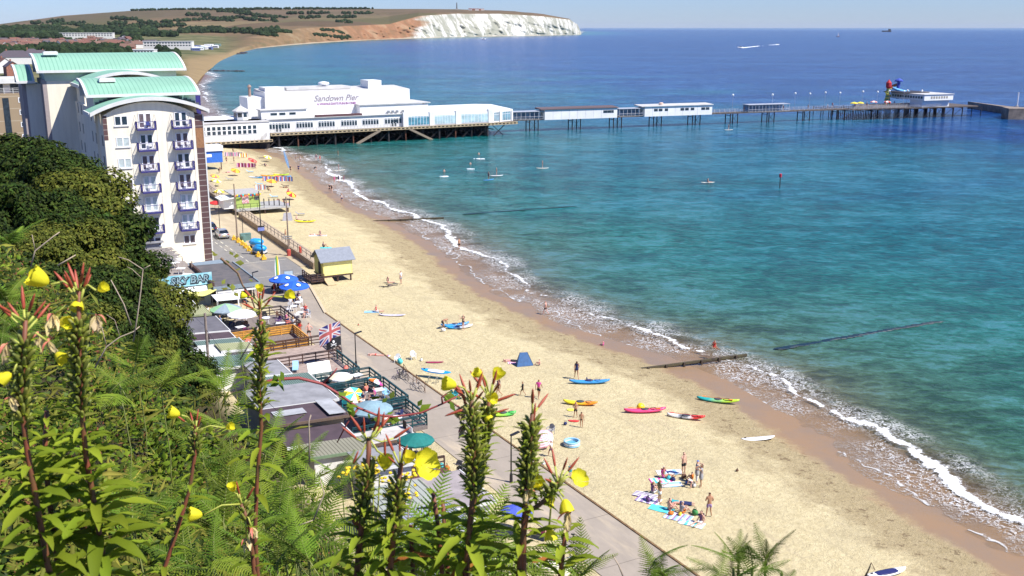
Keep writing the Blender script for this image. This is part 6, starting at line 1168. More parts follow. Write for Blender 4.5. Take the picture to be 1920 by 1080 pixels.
for i, (lab, px, py, ps, c1) in enumerate([('person in red and orange standing by the red windbreak', 480, 316, 'stand', 'coral'), ('left sitter of the pair on the blue towels', 521, 381, 'sitk', 'pink'), ('right sitter of the pair, in dark red', 532, 381, 'sit', 'red'), ('person sitting at the far right of the kayak rack windbreak', 541, 361, 'sit', 'pink'), ('sunbather below the kayak rack', 533, 352, 'lie', 'brown'), ('person standing on the far beach left of the windbreaks', 425, 307, 'walk', 'brown'), ('person beside the one left of the windbreaks', 439, 307, 'stand', 'brown'), ('person by the blue hut pushing a cart', 411, 325, 'bend', 'brown'), ('person lying beside the orange and yellow parasol', 425, 324, 'lie', 'pink'), ('person sitting by the pale blue tent at the top of the beach', 416, 286, 'sit', 'red'), ('person in black sitting right of the pale blue tent', 437, 284, 'sit', 'black'), ('person sitting by the grey and maroon shelter', 556, 413, 'sit', 'white'), ('sunbather right of the red windbreak', 497, 312, 'sit', 'navy'), ('person in black seated under the orange and lemon parasol', 503, 361, 'chair', 'black')]):
 P(lab, (px, py), ps, R(-80 + 33 * i % 60), 1, i % 3, (('vest', c1), ('shorts', 'black')), ['dark', 'brown', 'fair'][i % 3])
towel('blue and lilac towels under the pair of sitters', (526, 383), R(-85), fab('lilac'), 1.4, 3.2); bag('blue igloo tent shaped bag', (547, 296), 'grey', .1)
t = thing('beach_tent', 'small pale blue dome tent at the top of the beach near the pier', 'tent', at(406, 287)); mb = MB(); mb.ball((0, 0, 0), (1.2, 1.0, 1.5), 10, 6); mb.obj('canopy', mat('tent_sky', (.18, .42, .75)), t, True)
t = thing('feather_banner', 'tall pale blue feather banner at the water end of the far beach', 'banner', at(543, 322)); mb = MB(); mb.tube([(0, 0, 0), (-.3, 0, 2), (-.9, 0, 4.5), (-1.2, 0, 5.2)], .03, 5); mb.obj('pole', WHITEP, t)
mb = MB(); v = []
for i in range(9): f = i / 8; z = .9 + 4.4 * f; x = -.12 - 1.05 * f; w = .75 * (math.sin(math.pi * (f * .8 + .12))) ; v += [(x - w * .45, .01, z), (x + w * .45, .01, z), (x - w * .45, -.01, z), (x + w * .45, -.01, z)]
mb.add(v, [q for i in range(8) for q in ((4 * i, 4 * i + 1, 4 * i + 5, 4 * i + 4), (4 * i + 3, 4 * i + 2, 4 * i + 6, 4 * i + 7))]); mb.obj('flag', mat('banner_blue', (.20, .42, .75), rough=.7), t)
# ================================================================== SEA WALL, HUTS, STREET
WALLM = mat('sea_wall_brown', (.30, .22, .15), rough=.9, var=.25, scale=1.2, bump=.3); WALLT = mat('sea_wall_top', (.42, .33, .23), rough=.9, var=.15)
def cw(label, pts, h=.95, w=.55):
 t = thing('sea_wall', label, 'wall', (0, 0, 0)); mb = MB(); tp = MB()
 for (s0, n0), (s1, n1) in zip(pts[:-1], pts[1:]):
  mb.prism([tuple(W(s0, n0).xy), tuple(W(s1, n1).xy), tuple(W(s1, n1 + w).xy), tuple(W(s0, n0 + w).xy)][::-1], -.5, h); tp.prism([tuple(W(s0, n0 - .05).xy), tuple(W(s1, n1 - .05).xy), tuple(W(s1, n1 + w + 1.5).xy), tuple(W(s0, n0 + w + 1.5).xy)][::-1], h + .003, h + .08)
 mb.obj('wall_face', WALLM, t); tp.obj('coping', WALLT, t); r_ = MB()
 for (s0, n0), (s1, n1) in zip(pts[:-1], pts[1:]): rail(r_, W(s0, n0 + .35, h + .08), W(s1, n1 + .35, h + .08), 1.0, 2.2, 2, .05)
 r_.obj('railing', BLACKM, t); return t
cw('long brown sea wall with dark railing running away from the yellow hut', [(49.8, 6.0), (75, 6.8), (97, 7.4)]); cw('farther stretch of brown sea wall behind the green kiosk', [(103, 7.9), (124, 8.6), (150, 11)])
mb = MB(); mb.cbox((0, 0, .55), (.75, .16, .75)); mb.cbox((0, 0, .95), (.6, .15, .2)); o = mb.obj('lifebuoy_housing', mat('lifebuoy_red', (.75, .08, .05), rough=.5)); o.location = W(57, 6.4, .95); o.rotation_euler = (0, 0, TH + R(90)); tag(o, 'red lifebuoy housing on the sea wall railing', 'lifebuoy')
YEL = striped('yellow_hut_boards', [(.78, .68, .16)], .16, 2, .6, line=(.50, .42, .08), lw=.12)
t = cthing('beach_hut', 'yellow beach hut on stilts with grey pitched roof', 'hut', 41.2, 4.6); t.scale.z = .97; mb = MB(); mb.box(0, 4.2, 0, 3.6, .95, 3.2); mb.add([(0, 0, 3.2), (0, 3.6, 3.2), (0, 1.8, 4.35), (4.2, 0, 3.2), (4.2, 3.6, 3.2), (4.2, 1.8, 4.35)], [(0, 2, 1), (3, 4, 5)]); mb.obj('wall', YEL, t)
mb = MB()
for y0, z0, y1, z1 in ((-.4, 2.95, 1.8, 4.4), (4.0, 2.95, 1.8, 4.4)): mb.add([(-.45, y0, z0), (4.6, y0, z0), (4.6, y1, z1), (-.45, y1, z1), (-.45, y0, z0 + .1), (4.6, y0, z0 + .1), (4.6, y1, z1 + .1), (-.45, y1, z1 + .1)], [(0, 1, 2, 3), (7, 6, 5, 4), (0, 4, 5, 1), (1, 5, 6, 2), (3, 7, 4, 0)])
mb.obj('roof', mat('grey_felt_roof', (.23, .25, .29), rough=.8, var=.1), t); mb = MB(); mb.box(-.1, 4.3, -.1, 3.7, .78, .94); mb.obj('floor_beam', BROWNST, t)
for x in (.2, 2.1, 4.0):
 for y in (.15, 3.4): mb = MB(); mb.box(x - .09, x + .09, y - .09, y + .09, -.6, .78); mb.obj('stilt', BROWNST, t)
mb = MB(); mb.box(.08, 4.1, -.03, 0, 1.0, 3.0); mb.obj('shutter', mat('pale_yellow_panel', (.85, .78, .30), rough=.6), t); mb = MB(); mb.box(-.05, 0, .9, 1.8, 1.0, 2.8); mb.obj('door', DARKW, t)
mb = MB(); mb.box(-1.9, -.1, -.6, 3.2, .4, .55); rail(mb, (-1.9, -.6, .55), (-.1, -.6, .55), .9, .8, 3, .09); rail(mb, (-1.9, -.6, .55), (-1.9, 3.2, .55), .9, .8, 3, .09); mb.obj('side_deck', BROWNST, t); mb = MB(); mb.prism([(0, -1.9), (1.2, -1.9), (1.2, 0), (0, 0)], [.0, .0, .5, .5], [.1, .1, .72, .72]); mb.obj('ramp', mat('pale_wood', (.5, .38, .22)), t)
GRN = striped('green_kiosk_boards', [(.36, .47, .12)], .18, 2, .6, line=(.3, .42, .08), lw=.1)
t = cthing('kiosk', 'lime green beach kiosk with pale roof on a raised platform', 'kiosk', 100.5, 8.0); mb = MB(); mb.box(0, 4.5, 0, 4.2, 1.1, 3.7); mb.obj('wall', GRN, t); mb = MB(); mb.box(-.8, 4.8, -.3, 6.0, 3.72, 3.9); mb.obj('roof', mat('kiosk_roof', (.42, .40, .38)), t)
mb = MB(); mb.box(-2.2, 0, .6, 4.5, 1.1, 3.2); mb.obj('side_hatch', WHITEP, t); mb = MB(); mb.prism([(-3.0, -.6), (-.4, -.6), (-.4, 4), (-3.0, 4)], [2.9, 3.2, 3.2, 2.9], [3.0, 3.3, 3.3, 3.0]); mb.obj('awning', WHITEP, t)
mb = MB(); mb.box(-.4, 9.8, -1.6, 6.0, .8, 1.1); mb.obj('platform', mat('grey_platform', (.38, .37, .36)), t); mb = MB(); rail(mb, (-.3, -1.5, 1.1), (4.8, -1.5, 1.1), 1.0, 1.2, 2); rail(mb, (5.6, 1.4, 1.1), (9.7, -1.4, 1.1), 1.3, .9, 0, .12); mb.obj('railing', BLACKM, t)
for x in (.5, 5, 9.4):
 for y in (-1.2, 5.6): mb = MB(); mb.box(x - .12, x + .12, y - .12, y + .12, -.6, .8); mb.obj('stilt', BROWNST, t)
mb = MB(); mb.box(1.1, 2.4, -.06, 0, 2.0, 3.5); mb.obj('poster', mat('kiosk_poster', (.7, .68, .66), col2=(.5, .12, .15), scale=3), t); mb = MB(); mb.box(3.5, 4.4, -.06, 0, 2.5, 3.6); mb.obj('menu_board', mat('menu_board', (.12, .13, .12)), t)
mb = MB(); r_ = random.Random(2); cols_ = [fab(c) for c in ('coral', 'yellow', 'blue', 'red', 'turquoise', 'orange')]
for i in range(14): mb.cur = i % 6; mb.ball((-.2 + i * .36, -.45, 3.55 + .12 * math.sin(i * 2)), (.18, .13, .2), 6, 4)
mb.obj('hanging_inflatables', cols_, t)
t = cthing('beach_hut', 'blue and white kiosk with flat roof beyond the green one', 'hut', 166, 16.5); mb = MB(); mb.box(0, 5, 0, 4, 1.8, 4.6); mb.obj('wall', mat('hut_blue', (.03, .14, .55), rough=.6), t); mb = MB(); mb.box(-.3, 5.2, -.3, 4.3, 4.62, 5.9); mb.obj('roof', WHITEP, t); mb = MB()
for x in (.4, 4.6): mb.box(x - .1, x + .1, .1, .3, 0, 1.8)
mb.obj('stilt', BROWNST, t); mb = MB(); mb.box(.8, 2.4, -.03, 0, 3.2, 3.9); mb.obj('sign_panel', WHITEP, t)
def pole(label, s, n, h, r=.11, m=None, head=None, name='pole'):
 t = cthing(name, label, 'pole' if head is None else 'street lamp', s, n); mb = MB(); mb.tube([(0, 0, 0), (0, 0, h)], [r, r * .7], 7); mb.obj('shaft', m or BLACKM, t)
 if head: mb = MB(); mb.bar((-.05, 0, h), (.75, .12, h + .12), .24, .09); mb.obj('lamp_head', BLACKM, t)
 mb = MB(); mb.lathe([(r * 1.9, 0), (r * 1.7, .7), (r * 1.05, .8)], 8); mb.obj('base', m or BLACKM, t); return t
WPOLE = mat('grey_brown_pole', (.24, .18, .14), rough=.9, var=.2)
pole('black street lamp with flat head at the right edge of the teal deck', 4.3, -4.5, 3.7, .07, None, 1, 'street_lamp'); pole('black street lamp with flat head nearest the camera, on the promenade', -27.7, -3.9, 3.9, .07, None, 1, 'street_lamp'); pole('black street lamp beside the dark flat roof of the bar', 37.5, -6.0, 3.4, .07, None, 1, 'street_lamp')
t = pole('tall grey brown wooden pole beside the green kiosk', 76.5, 1.9, 9.3, .14, WPOLE)
t = pole('tall black lamp post with blue sign by the covered carts', 62.4, 2.1, 10, .09); mb = MB(); mb.cbox((0, -.12, 4.2), (1.0, .05, .55)); mb.obj('sign', mat('street_sign_blue', (.18, .22, .5)), t); mb = MB(); mb.cbox((0, -.1, 4.6), (.95, .12, .2)); mb.obj('bracket', BLACKM, t)
t = pole('tall brown wooden pole with arms standing against the sea wall', 60.2, 5.6, 9.2, .13, WPOLE); mb = MB(); mb.bar((-.9, -.1, 3.1), (.6, -.1, 3.1), .14); mb.bar((-.9, -.1, 2.8), (.6, -.1, 2.8), .1); mb.obj('arm', GREYM, t); mb = MB(); mb.lathe([(.32, 0), (.32, 1.0), (.2, 1.1)], 8, (0, 0, 0)); mb.obj('red_base', mat('faded_red', (.5, .08, .06)), t)
for lab, s, n, h in (('thin black post in the row by the road', 84, .9, 4.6), ('thin grey post beside the green litter bins', 77, 3.0, 4.4), ('thin black post at the tower corner above the parasols', 112, 1.0, 13.5)): pole(lab, s, n, h, .06)
mb = MB(); mb.cbox((0, 0, .6), (.8, .7, 1.2)); mb.cbox((.9, .2, .55), (.9, .8, 1.1)); mb.cbox((.9, .2, 1.12), (.98, .88, .08)); mb.lathe([(.35, 0), (.38, 1.0)], 10, (-.1, -.9, 0)); o = mb.obj('litter_bin', mat('bin_green', (.12, .22, .20), rough=.5)); o.location = W(75, 2.4, .1); o.rotation_euler = (0, 0, TH); tag(o, 'green litter bins clustered below the tall wooden pole', 'bin')
def car(label, s, n, rot, paint, plate=True):
 t = cthing('parked_car', label, 'car', s, n, .065, rot); L, Wd, Hh = 4.3, 1.76, 1.45; sec = [(-2.15, .45, .72, .80), (-2.05, .30, .95, .84), (-1.5, .28, 1.02, .87), (-.6, .28, 1.0, .88), (.9, .28, .98, .88), (1.7, .3, .86, .84), (2.1, .38, .70, .72)]
 v = []; f = []
 for y, z0, z1, w in sec: v += [(-w * .96, y, z0), (-w, y, (z0 + z1) / 2), (-w * .93, y, z1), (w * .93, y, z1), (w, y, (z0 + z1) / 2), (w * .96, y, z0)]
 for i in range(len(sec) - 1):
  for k in range(5): f.append((i * 6 + k, (i + 1) * 6 + k, (i + 1) * 6 + k + 1, i * 6 + k + 1))
  f.append((i * 6 + 5, (i + 1) * 6 + 5, (i + 1) * 6, i * 6))
 f += [tuple(range(6)), tuple(reversed([36 + k for k in range(6)]))]; mb = MB(); mb.add(v, f); mb.obj('body', paint, t, True)
 mb = MB(); lo = [(-.80, -1.9), (.80, -1.9), (.80, .95), (-.80, .95)]; hi = [(-.62, -1.45), (.62, -1.45), (.62, .2), (-.62, .2)]; mb.add([(x, y, .96) for x, y in lo] + [(x, y, 1.42) for x, y in hi], [(0, 1, 5, 4), (1, 2, 6, 5), (2, 3, 7, 6), (3, 0, 4, 7)]); mb.obj('windows', glass('car_glass', (.015, .02, .025)), t)
 mb = MB(); mb.add([(x * 1.02, y, 1.425) for x, y in hi] + [(x * .9, y * .9, 1.48) for x, y in hi], [(0, 1, 5, 4), (1, 2, 6, 5), (2, 3, 7, 6), (3, 0, 4, 7), (4, 5, 6, 7)])
 for a, b_ in zip(lo, hi): mb.bar((a[0], a[1], .96), (b_[0], b_[1], 1.43), .06)
 mb.obj('roof', paint, t)
 for x in (-.82, .82):
  for y in (-1.35, 1.35): q = MB(); q.tube([(x - .09, y, .31), (x + .09, y, .31)], .31, 12); wq = q.obj('wheel', mat('tyre', (.02, .02, .02)), t); q = MB(); q.tube([(x - .1, y, .31), (x + .1, y, .31)], .19, 10); q.obj('rim', GREYM, wq)
  q = MB(); q.cbox((x * .82, -2.1, .78), (.26, .08, .2)); q.obj('rear_light', mat('rear_light', (.4, .01, .01), rough=.2), t); q = MB(); q.cbox((x * .78, 2.0, .68), (.3, .12, .14)); q.obj('headlight', mat('headlight', (.7, .72, .75), rough=.1), t)
 q = MB(); q.cbox((0, -2.16, .62), (.52, .03, .12)); q.obj('number_plate', mat('plate_yellow', (.75, .55, .1)), t); return t
car('silver hatchback parked at the corner of the tower, rear towards us', 79.8, .2, R(-4), mat('silver_paint', (.55, .56, .58), rough=.3, metal=.5, var=.03)); car('dark blue car parked in front of the silver hatchback', 86.5, -.2, R(-4), mat('dark_blue_paint', (.02, .03, .06), rough=.2, var=.05)); car('white car at the tower corner beyond the dark blue car', 93, -.6, R(-4), mat('white_car_paint', (.7, .7, .7), rough=.25, var=.03))
for i in range(8):
 s = 76.5 - i * 2.45; t = cthing('road_barrier', ['yellow barrier block nearest the silver car in a curving row', 'yellow barrier block with chain in the row beside the road'][min(i, 1)] if i < 7 else 'yellow barrier block at the near end of the row', 'barrier', s, 1.35 + .15 * math.sin(i), .1, R(rnd.uniform(-20, 20)), 'yellow barrier blocks between road and pavement'); mb = MB(); mb.prism([(-.35, -.25), (.35, -.25), (.35, .25), (-.35, .25)], 0, .35); mb.lathe([(.26, .35), (.2, .6), (.08, .8)], 8); mb.obj('block', mat('barrier_yellow', (.75, .45, .03), rough=.5, var=.2), t)
mb = MB(); mb.tube([W(76.5 - i * 2.45 / 2, 1.35 + .15 * math.sin(i / 2), .62 if i % 2 == 0 else .4) for i in range(15)], .03, 4); tag(mb.obj('chain', BLACKM), 'dark chain looping between the yellow barrier blocks', 'chain')
def covered(label, s, n, rot):
 t = cthing('covered_cart', label, 'cart', s, n, .1, rot); mb = MB(); mb.ball((0, 0, .95), (.85, 1.25, .55), 10, 7); mb.v = [(x * (1 + .12 * math.sin(7 * y)), y, max(.55, z) + .05 * math.sin(9 * x)) for x, y, z in mb.v]; mb.obj('tarpaulin', mat('tarpaulin_blue', (.02, .30, .70), rough=.4, var=.2), t, True)
 mb = MB(); mb.box(-.6, .6, -.95, .95, .28, .58); mb.obj('body', mat('cart_white', (.6, .6, .62)), t)
 for x in (-.6, .6):
  for y in (-.7, .7): q = MB(); q.tube([(x - .06, y, .24), (x + .06, y, .24)], .24, 10); q.obj('wheel', BLACKM, t)
covered('cart under bright blue tarpaulin, the farther one on the pavement', 68.5, 2.9, R(50)); covered('cart under bright blue tarpaulin at the foot of the black lamp post', 63.4, 2.0, R(40))
def cone(label, s, n): t = cthing('traffic_cone', label, 'traffic cone', s, n, .06); mb = MB(); mb.box(-.22, .22, -.22, .22, 0, .04); mb.lathe([(.16, .04), (.03, .75)], 8); mb.obj('body', mat('cone_red', (.75, .08, .03)), t); mb = MB(); mb.lathe([(.115, .3), (.075, .5)], 8); mb.obj('white_band', WHITEP, t)
cone('red and white cone at the left beside the bar roof', 38.8, -4.9); cone('red and white cone beside the feather flag', 39.0, -2.9)
t = cthing('feather_banner', 'yellow and white surfboard shaped flag by the cafe tables', 'banner', 41.2, -1.7); mb = MB(); v = []
for i in range(9): f = i / 8; w = .36 * math.sin(math.pi * (f * .93 + .05)) ** .6; v += [(-w, 0, .5 + 4.0 * f), (w, 0, .5 + 4.0 * f), (-w, .03, .5 + 4.0 * f), (w, .03, .5 + 4.0 * f)]
mb.add(v, [q for i in range(8) for q in ((4 * i, 4 * i + 1, 4 * i + 5, 4 * i + 4), (4 * i + 3, 4 * i + 2, 4 * i + 6, 4 * i + 7))]); mb.obj('flag', TXM('flag_yellow_white', ['yellow', 'white', 'white', 'green'], .2, 0), t); mb = MB(); mb.tube([(0, .02, 0), (0, .02, .7)], .03, 5); mb.lathe([(.25, 0), (.25, .06)], 8); mb.obj('stand', BLACKM, t)
t = cthing('sign_board', 'pale notice board in a metal frame by the cafe tables', 'sign', 41.2, -.2); mb = MB(); mb.box(-.6, .6, 0, .05, .7, 2.2); mb.obj('panel', mat('board_panel_pale', (.4, .5, .55)), t); mb = MB(); mb.bar((-.62, 0, 0), (-.62, 0, 2.4), .07); mb.bar((.62, 0, 0), (.62, 0, 2.4), .07); mb.bar((-.62, 0, 2.3), (.62, 0, 2.3), .06); mb.obj('frame', GREYM, t)
BLU = mat('parasol_blue', (.02, .12, .62), rough=.7, var=.08)
for lab, px, py, n in (('nearer big blue parasol with pale round badges', 553, 562, 0), ('farther big blue parasol with pale round badges', 533, 548, 1)):
 t = parasol(lab, at(px, py), [BLU, BLU], 1.95, 2.35, name='parasol', z=.05); mb = MB()
 for a in (-2.2, -.9, .5): mb.lathe([(.27, -.01), (.27, .01)], 14, (1.25 * math.cos(a), 1.25 * math.sin(a), 2.42 - .30))
 mb.v = [(x, y, z - (math.hypot(x, y) - 1.25) * .42 + .05) for x, y, z in mb.v]; mb.obj('badge', WHITEP, [q for q in t.children if q.name.startswith('canopy')][0])
for lab, px, py in [('white cafe table nearest the terrace corner', 551, 584), ('white cafe table behind the corner one', 559, 577), ('white cafe table at the lower end of the terrace', 564, 596), ('white cafe table left of the lower end', 570, 588), ('cafe table under the nearer blue parasol', 556, 565), ('cafe table under the farther blue parasol', 536, 550)]: table(lab, (px, py), .42, 'white')
for i, (px, py, ct, lab) in enumerate([(545, 577, 'white', 'person in white sitting at the terrace corner table'), (562, 572, 'white', 'person in striped top at the second terrace table'), (577, 596, 'sky', 'person in pale blue shirt at the lower terrace end'), (573, 590, 'red', 'person in red facing the pale blue shirt'), (515, 548, 'red', 'person in red standing in the shade of the farther blue parasol'), (522, 546, 'navy', 'person in navy in the shade of the farther blue parasol'), (529, 548, 'white', 'person in white under the farther blue parasol'), (541, 560, 'navy', 'person in navy under the nearer blue parasol'), (549, 563, 'black', 'person in black under the nearer blue parasol'), (560, 566, 'purple', 'person in purple at the edge of the nearer blue parasol')]):
 P(lab, (px, py), 'chair', R(60 * i), 1, i % 3, (('tshirt', ct), ('shorts', 'navy')), ['grey', 'grey', 'dark', 'fair'][i % 4]); pchair('cafe chair holding the ' + lab, (px, py), R(60 * i), 'white' if i < 4 else 'black')
pchair('empty white chair at the lower terrace table', (557, 597), R(30), 'white'); pchair('empty white chair beside the corner terrace table', (541, 586), R(80), 'white')
P('person in red bikini standing on the promenade below the terrace', (563, 632), 'front', R(10), 1.0, 1, (('bikini_top', 'red'), ('briefs', 'red')), 'dark', 'long_hair'); P('person in black shorts with hands on hips, back turned, on the promenade', (580, 636), 'hips', R(15), 1.02, 2, BL, 'dark')
for i, (x, y, c) in enumerate([(247, 9, 'yellow'), (250, 9, 'yellow'), (259, 12, 'coral'), (264, 10, 'red')]): parasol(['left yellow parasol', 'right yellow parasol', 'coral parasol', 'red parasol nearest the white building'][i] + ' on the pier head deck', pt(x, y, 3.1), [c, 'white' if i > 1 else c], 1.5, 2.4)
# ================================================================== CHALETS, DECKS
def felt(n, c, **k): return mat(n, c, rough=.85, var=.16, scale=.9, **k)
GREY1 = felt('dark_grey_felt', (.13, .125, .14)); GREY2 = felt('mid_grey_felt', (.26, .26, .275)); GREY3 = felt('light_grey_felt', (.36, .37, .39)); MAR = felt('purple_black_felt', (.075, .05, .06)); OLV = striped('olive_corrugated', [(.36, .37, .20)], .22, 0, .7, line=(.24, .26, .13), lw=.35)
GCOR = striped('green_corrugated', [(.17, .24, .20)], .2, 0, .6, line=(.05, .09, .08), lw=.4); BCOR = striped('brown_corrugated', [(.27, .26, .19)], .3, 0, .7, line=(.12, .11, .07), lw=.25); SLT = striped('seamed_slate_blue', [(.30, .31, .40)], .42, 0, .6, line=(.03, .03, .04), lw=.14); SGR = striped('seamed_sage', [(.36, .38, .33)], .42, 0, .6, line=(.03, .03, .03), lw=.14)
BLUEG = mat('blue_grey_boards', (.22, .28, .33), rough=.7, var=.1); TANB = striped('tan_brick', [(.50, .34, .18)], .085, 2, .85, line=(.62, .48, .3), lw=.2)
def chalet(label, s0, s1, n0, n1, roofm, wallm=HWHITE, h=2.6, slope=.25, trim=FASC, sky=False, extra=None):
 """shed with a nearly flat roof; its near side faces the camera, its right side the sea"""
 t = cthing('beach_chalet', label, 'chalet', s0, n0); w = n1 - n0; d = s1 - s0
 mb = MB(); mb.prism([(.15, .15), (w - .15, .15), (w - .15, d - .1), (.15, d - .1)], -.3, [h - .02, h - slope - .02, h - slope - .02, h - .02]); mb.obj('wall', wallm, t)
 mb = MB(); mb.prism([(-.2, -.12), (w + .2, -.12), (w + .2, d), (-.2, d)], [h, h - slope, h - slope, h], [h + .09, h - slope + .09, h - slope + .09, h + .09]); r = mb.obj('roof', roofm, t)
 mb = MB(); mb.prism([(-.22, -.2), (w + .3, -.2), (w + .3, -.122), (-.22, -.122)], [h - .1, h - slope - .1, h - slope - .1, h - .1], [h + .13, h - slope + .13, h - slope + .13, h + .13]); mb.prism([(w + .202, -.12), (w + .3, -.12), (w + .3, d), (w + .202, d)], h - slope - .1, h - slope + .13); mb.obj('fascia', trim, r)
 g = MB(); g.box(w - .14, w - .1, d * .15, d * .5, .9, 2.0); f = g.obj('window', WHITEP, t); g = MB(); g.box(w - .1, w - .07, d * .18, d * .47, 1.0, 1.9); g.obj('pane', GLASS, f)
 g = MB(); g.box(w - .14, w - .1, d * .6, d * .85, 0, 2.1); f = g.obj('door', DARKW, t); return t
BAR = cthing('beach_bar', 'beach bar with roof terrace and blue graffiti style SKY BAR sign', 'bar', 37.0, -17.6)
mb = MB(); mb.box(0, 6.0, 0, 14, 0, 2.55); mb.box(6.0, 11.4, 10.5, 14, 0, 2.6); mb.obj('wall', BLUEG, BAR)
mb = MB(); mb.box(.1, 6.0, .1, 15, 2.55, 2.75); mb.obj('terrace_floor', mat('terrace_boards', (.28, .24, .21), rough=.85, var=.2), BAR)
SGN = mat('sign_turquoise', (.16, .48, .58), rough=.6, col2=(.45, .68, .74), scale=1.6); mb = MB(); mb.box(-.1, 6.3, -.14, -.04, 2.75, 4.25); sg = mb.obj('sign', SGN, BAR)
for i, (ch, x, r_, sz) in enumerate([('S', 1.5, .12, 1.3), ('K', 2.3, -.05, 1.2), ('Y', 2.95, .08, 1.05), ('B', 3.95, .05, 1.25), ('A', 4.75, -.1, 1.15), ('R', 5.5, .1, 1.15)]):
 q = text_part(ch, sz * 1.12, mat('sign_ink', (.02, .025, .035)), sg, (x + .05, -.16, 3.45), (math.pi / 2, r_, 0), .1, 'letter', .012, .10); q = text_part(ch, sz, mat('sign_letter_grey', (.35, .5, .56), col2=(.12, .2, .26), scale=3), sg, (x, -.20, 3.5), (math.pi / 2, r_, 0), .1, 'letter', .012, .015)
mb = MB(); mb.ball((.55, -.15, 3.5), (.32, .06, .5), 10, 6); mb.obj('painted_swirl', mat('swirl_ink', (.08, .2, .22)), sg)
mb = MB(); mb.prism([(-.1, -1.3), (6.0, -1.3), (6.0, -.02), (-.1, -.02)], [2.2, 2.2, 2.5, 2.5], [2.28, 2.28, 2.6, 2.6]); mb.obj('awning', WHITEP, BAR)
mb = MB()
for x in (.3, 3.4, 4.3): mb.box(x, x + .9, -.06, -.01, .7, 2.0)
mb.obj('bar_window', GLASS, BAR); mb = MB()
for i in range(26): mb.box(.1, 5.6 + .4 * math.sin(i * 2.1), 15.4 + i * .29, 15.63 + i * .29, 3.2 + .05 * math.sin(i * 5), 3.26 + .05 * math.sin(i * 5))
mb.obj('timber_slat_roof', mat('bleached_timber', (.24, .215, .205), rough=.9, var=.4, scale=5), BAR)
mb = MB()
for x in (.2, 2, 3.9, 5.8):
 for y in (1.2, 9, 15.2, 22.6): mb.bar((x, y, 2.7), (x, y, 3.9 if y < 15 else 3.2), .12)
rail(mb, (.2, .6, 2.75), (.2, 15, 2.75), 1, 1.4, 3, .08); mb.obj('terrace_post', mat('grey_brown_pole2', (.30, .23, .19)), BAR)
mb = MB(); mb.box(.3, 4.2, 22.8, 25.5, 2.6, 4.1); mb.box(-.1, 4.8, 22.4, 25.9, 4.1, 4.3); mb.obj('dark_flat_roof', GREY2, BAR); mb = MB(); mb.box(0, 6, 14, 23, 0, 2.6); mb.obj('rear_wall', HWHITE, BAR)
mb = MB(); mb.prism([(5.9, -2.3), (11.6, -2.3), (11.6, 11), (5.9, 11)][::1], [2.72, 2.62, 2.62, 2.72], [2.82, 2.72, 2.72, 2.82]); bf = mb.obj('black_felt_roof', felt('black_bar_roof', (.085, .085, .09), col2=(.14, .125, .125)), BAR); mb = MB(); mb.box(11.6, 11.75, -2.3, 11, 2.5, 2.85); mb.box(5.9, 11.75, -2.4, -2.3, 2.3, 2.8); mb.obj('fascia', BLUEG, bf)
mb = MB(); mb.bar((6.0, -2, 3.0), (6.0, 11, 3.0), .3, .5); mb.obj('timber_kerb', BROWNST, BAR)
mb = MB(); mb.box(6, 11.5, 1, 10.5, 0, 2.6); mb.obj('kitchen_wall', DARKW, BAR); mb = MB()
for x in (6.3, 8.9, 11.4): mb.box(x - .08, x + .08, -2.3, -2.15, 0, 2.5)
mb.box(6.3, 11.4, -2.28, -2.2, 1.9, 2.2); mb.obj('front_post', WHITEP, BAR)
for i in range(7): s = 38.5 + i * 1.9; table('pale picnic table number on the bar roof terrace' if 0 else 'pale picnic table on the bar roof terrace behind the SKY BAR sign', W(s, -16.2 + (i % 2) * 2.6, 2.76), .55, 'white', None, 'picnic tables on the bar roof terrace', True)
t = cthing('shade_sail', 'yellow shade sail sagging below the SKY BAR sign', 'shade sail', 35.4, -15.0, 2.3); mb = MB(); v = []; n = 8
for i in range(n + 1):
 for j in range(n + 1): x, y = i / n, j / n; v.append((x * 3.6, -y * 1.6 * (1 - .5 * abs(x - .5)) - .05, .25 - .5 * math.sin(math.pi * x) * (.5 + .5 * y)))
mb.add(v, [(i * 9 + j, i * 9 + j + 1, i * 9 + j + 10, i * 9 + j + 9) for i in range(n) for j in range(n)]); mb.obj('cloth', mat('sail_yellow', (.75, .70, .22), rough=.8), t); mb = MB(); mb.bar((0, -1.5, -2.3), (0, -1.5, .3), .08); mb.bar((3.6, -1.5, -2.3), (3.6, -1.5, .3), .08); mb.obj('post', GREYM, t)
def canopy(label, s0, s1, n0, n1, z, m, dip=.1):
 t = cthing('canopy', label, 'canopy', s0, n0); w, d = n1 - n0, s1 - s0; mb = MB(); mb.prism([(0, 0), (w, 0), (w, d), (0, d)], [z, z - dip, z + dip, z + dip], [z + .04, z - dip + .04, z + dip + .04, z + dip + .04]); mb.obj('cloth', m, t); mb = MB()
 for x in (.1, w - .1):
  for y in (.1, d - .1): mb.bar((x, y, 0), (x, y, z - dip), .07)
 mb.obj('post', GREYM, t)
canopy('white rectangular awning in front of the black bar roof', 28.3, 31.2, -12.8, -9.2, 2.6, WHITEP)
parasol('pale green and blue grey parasol below the white awning', W(26.6, -12.2, .0), [fab('green') if 0 else mat('canopy_pale_green', (.30, .55, .28), rough=.7), mat('canopy_blue_grey', (.26, .33, .38), rough=.7)], 1.9, 2.6, nseg=6); parasol('white parasol at the left end of the dark railed deck', W(23.2, -11.2, .3), ['white', 'white'], 1.7, 2.3, nseg=6)
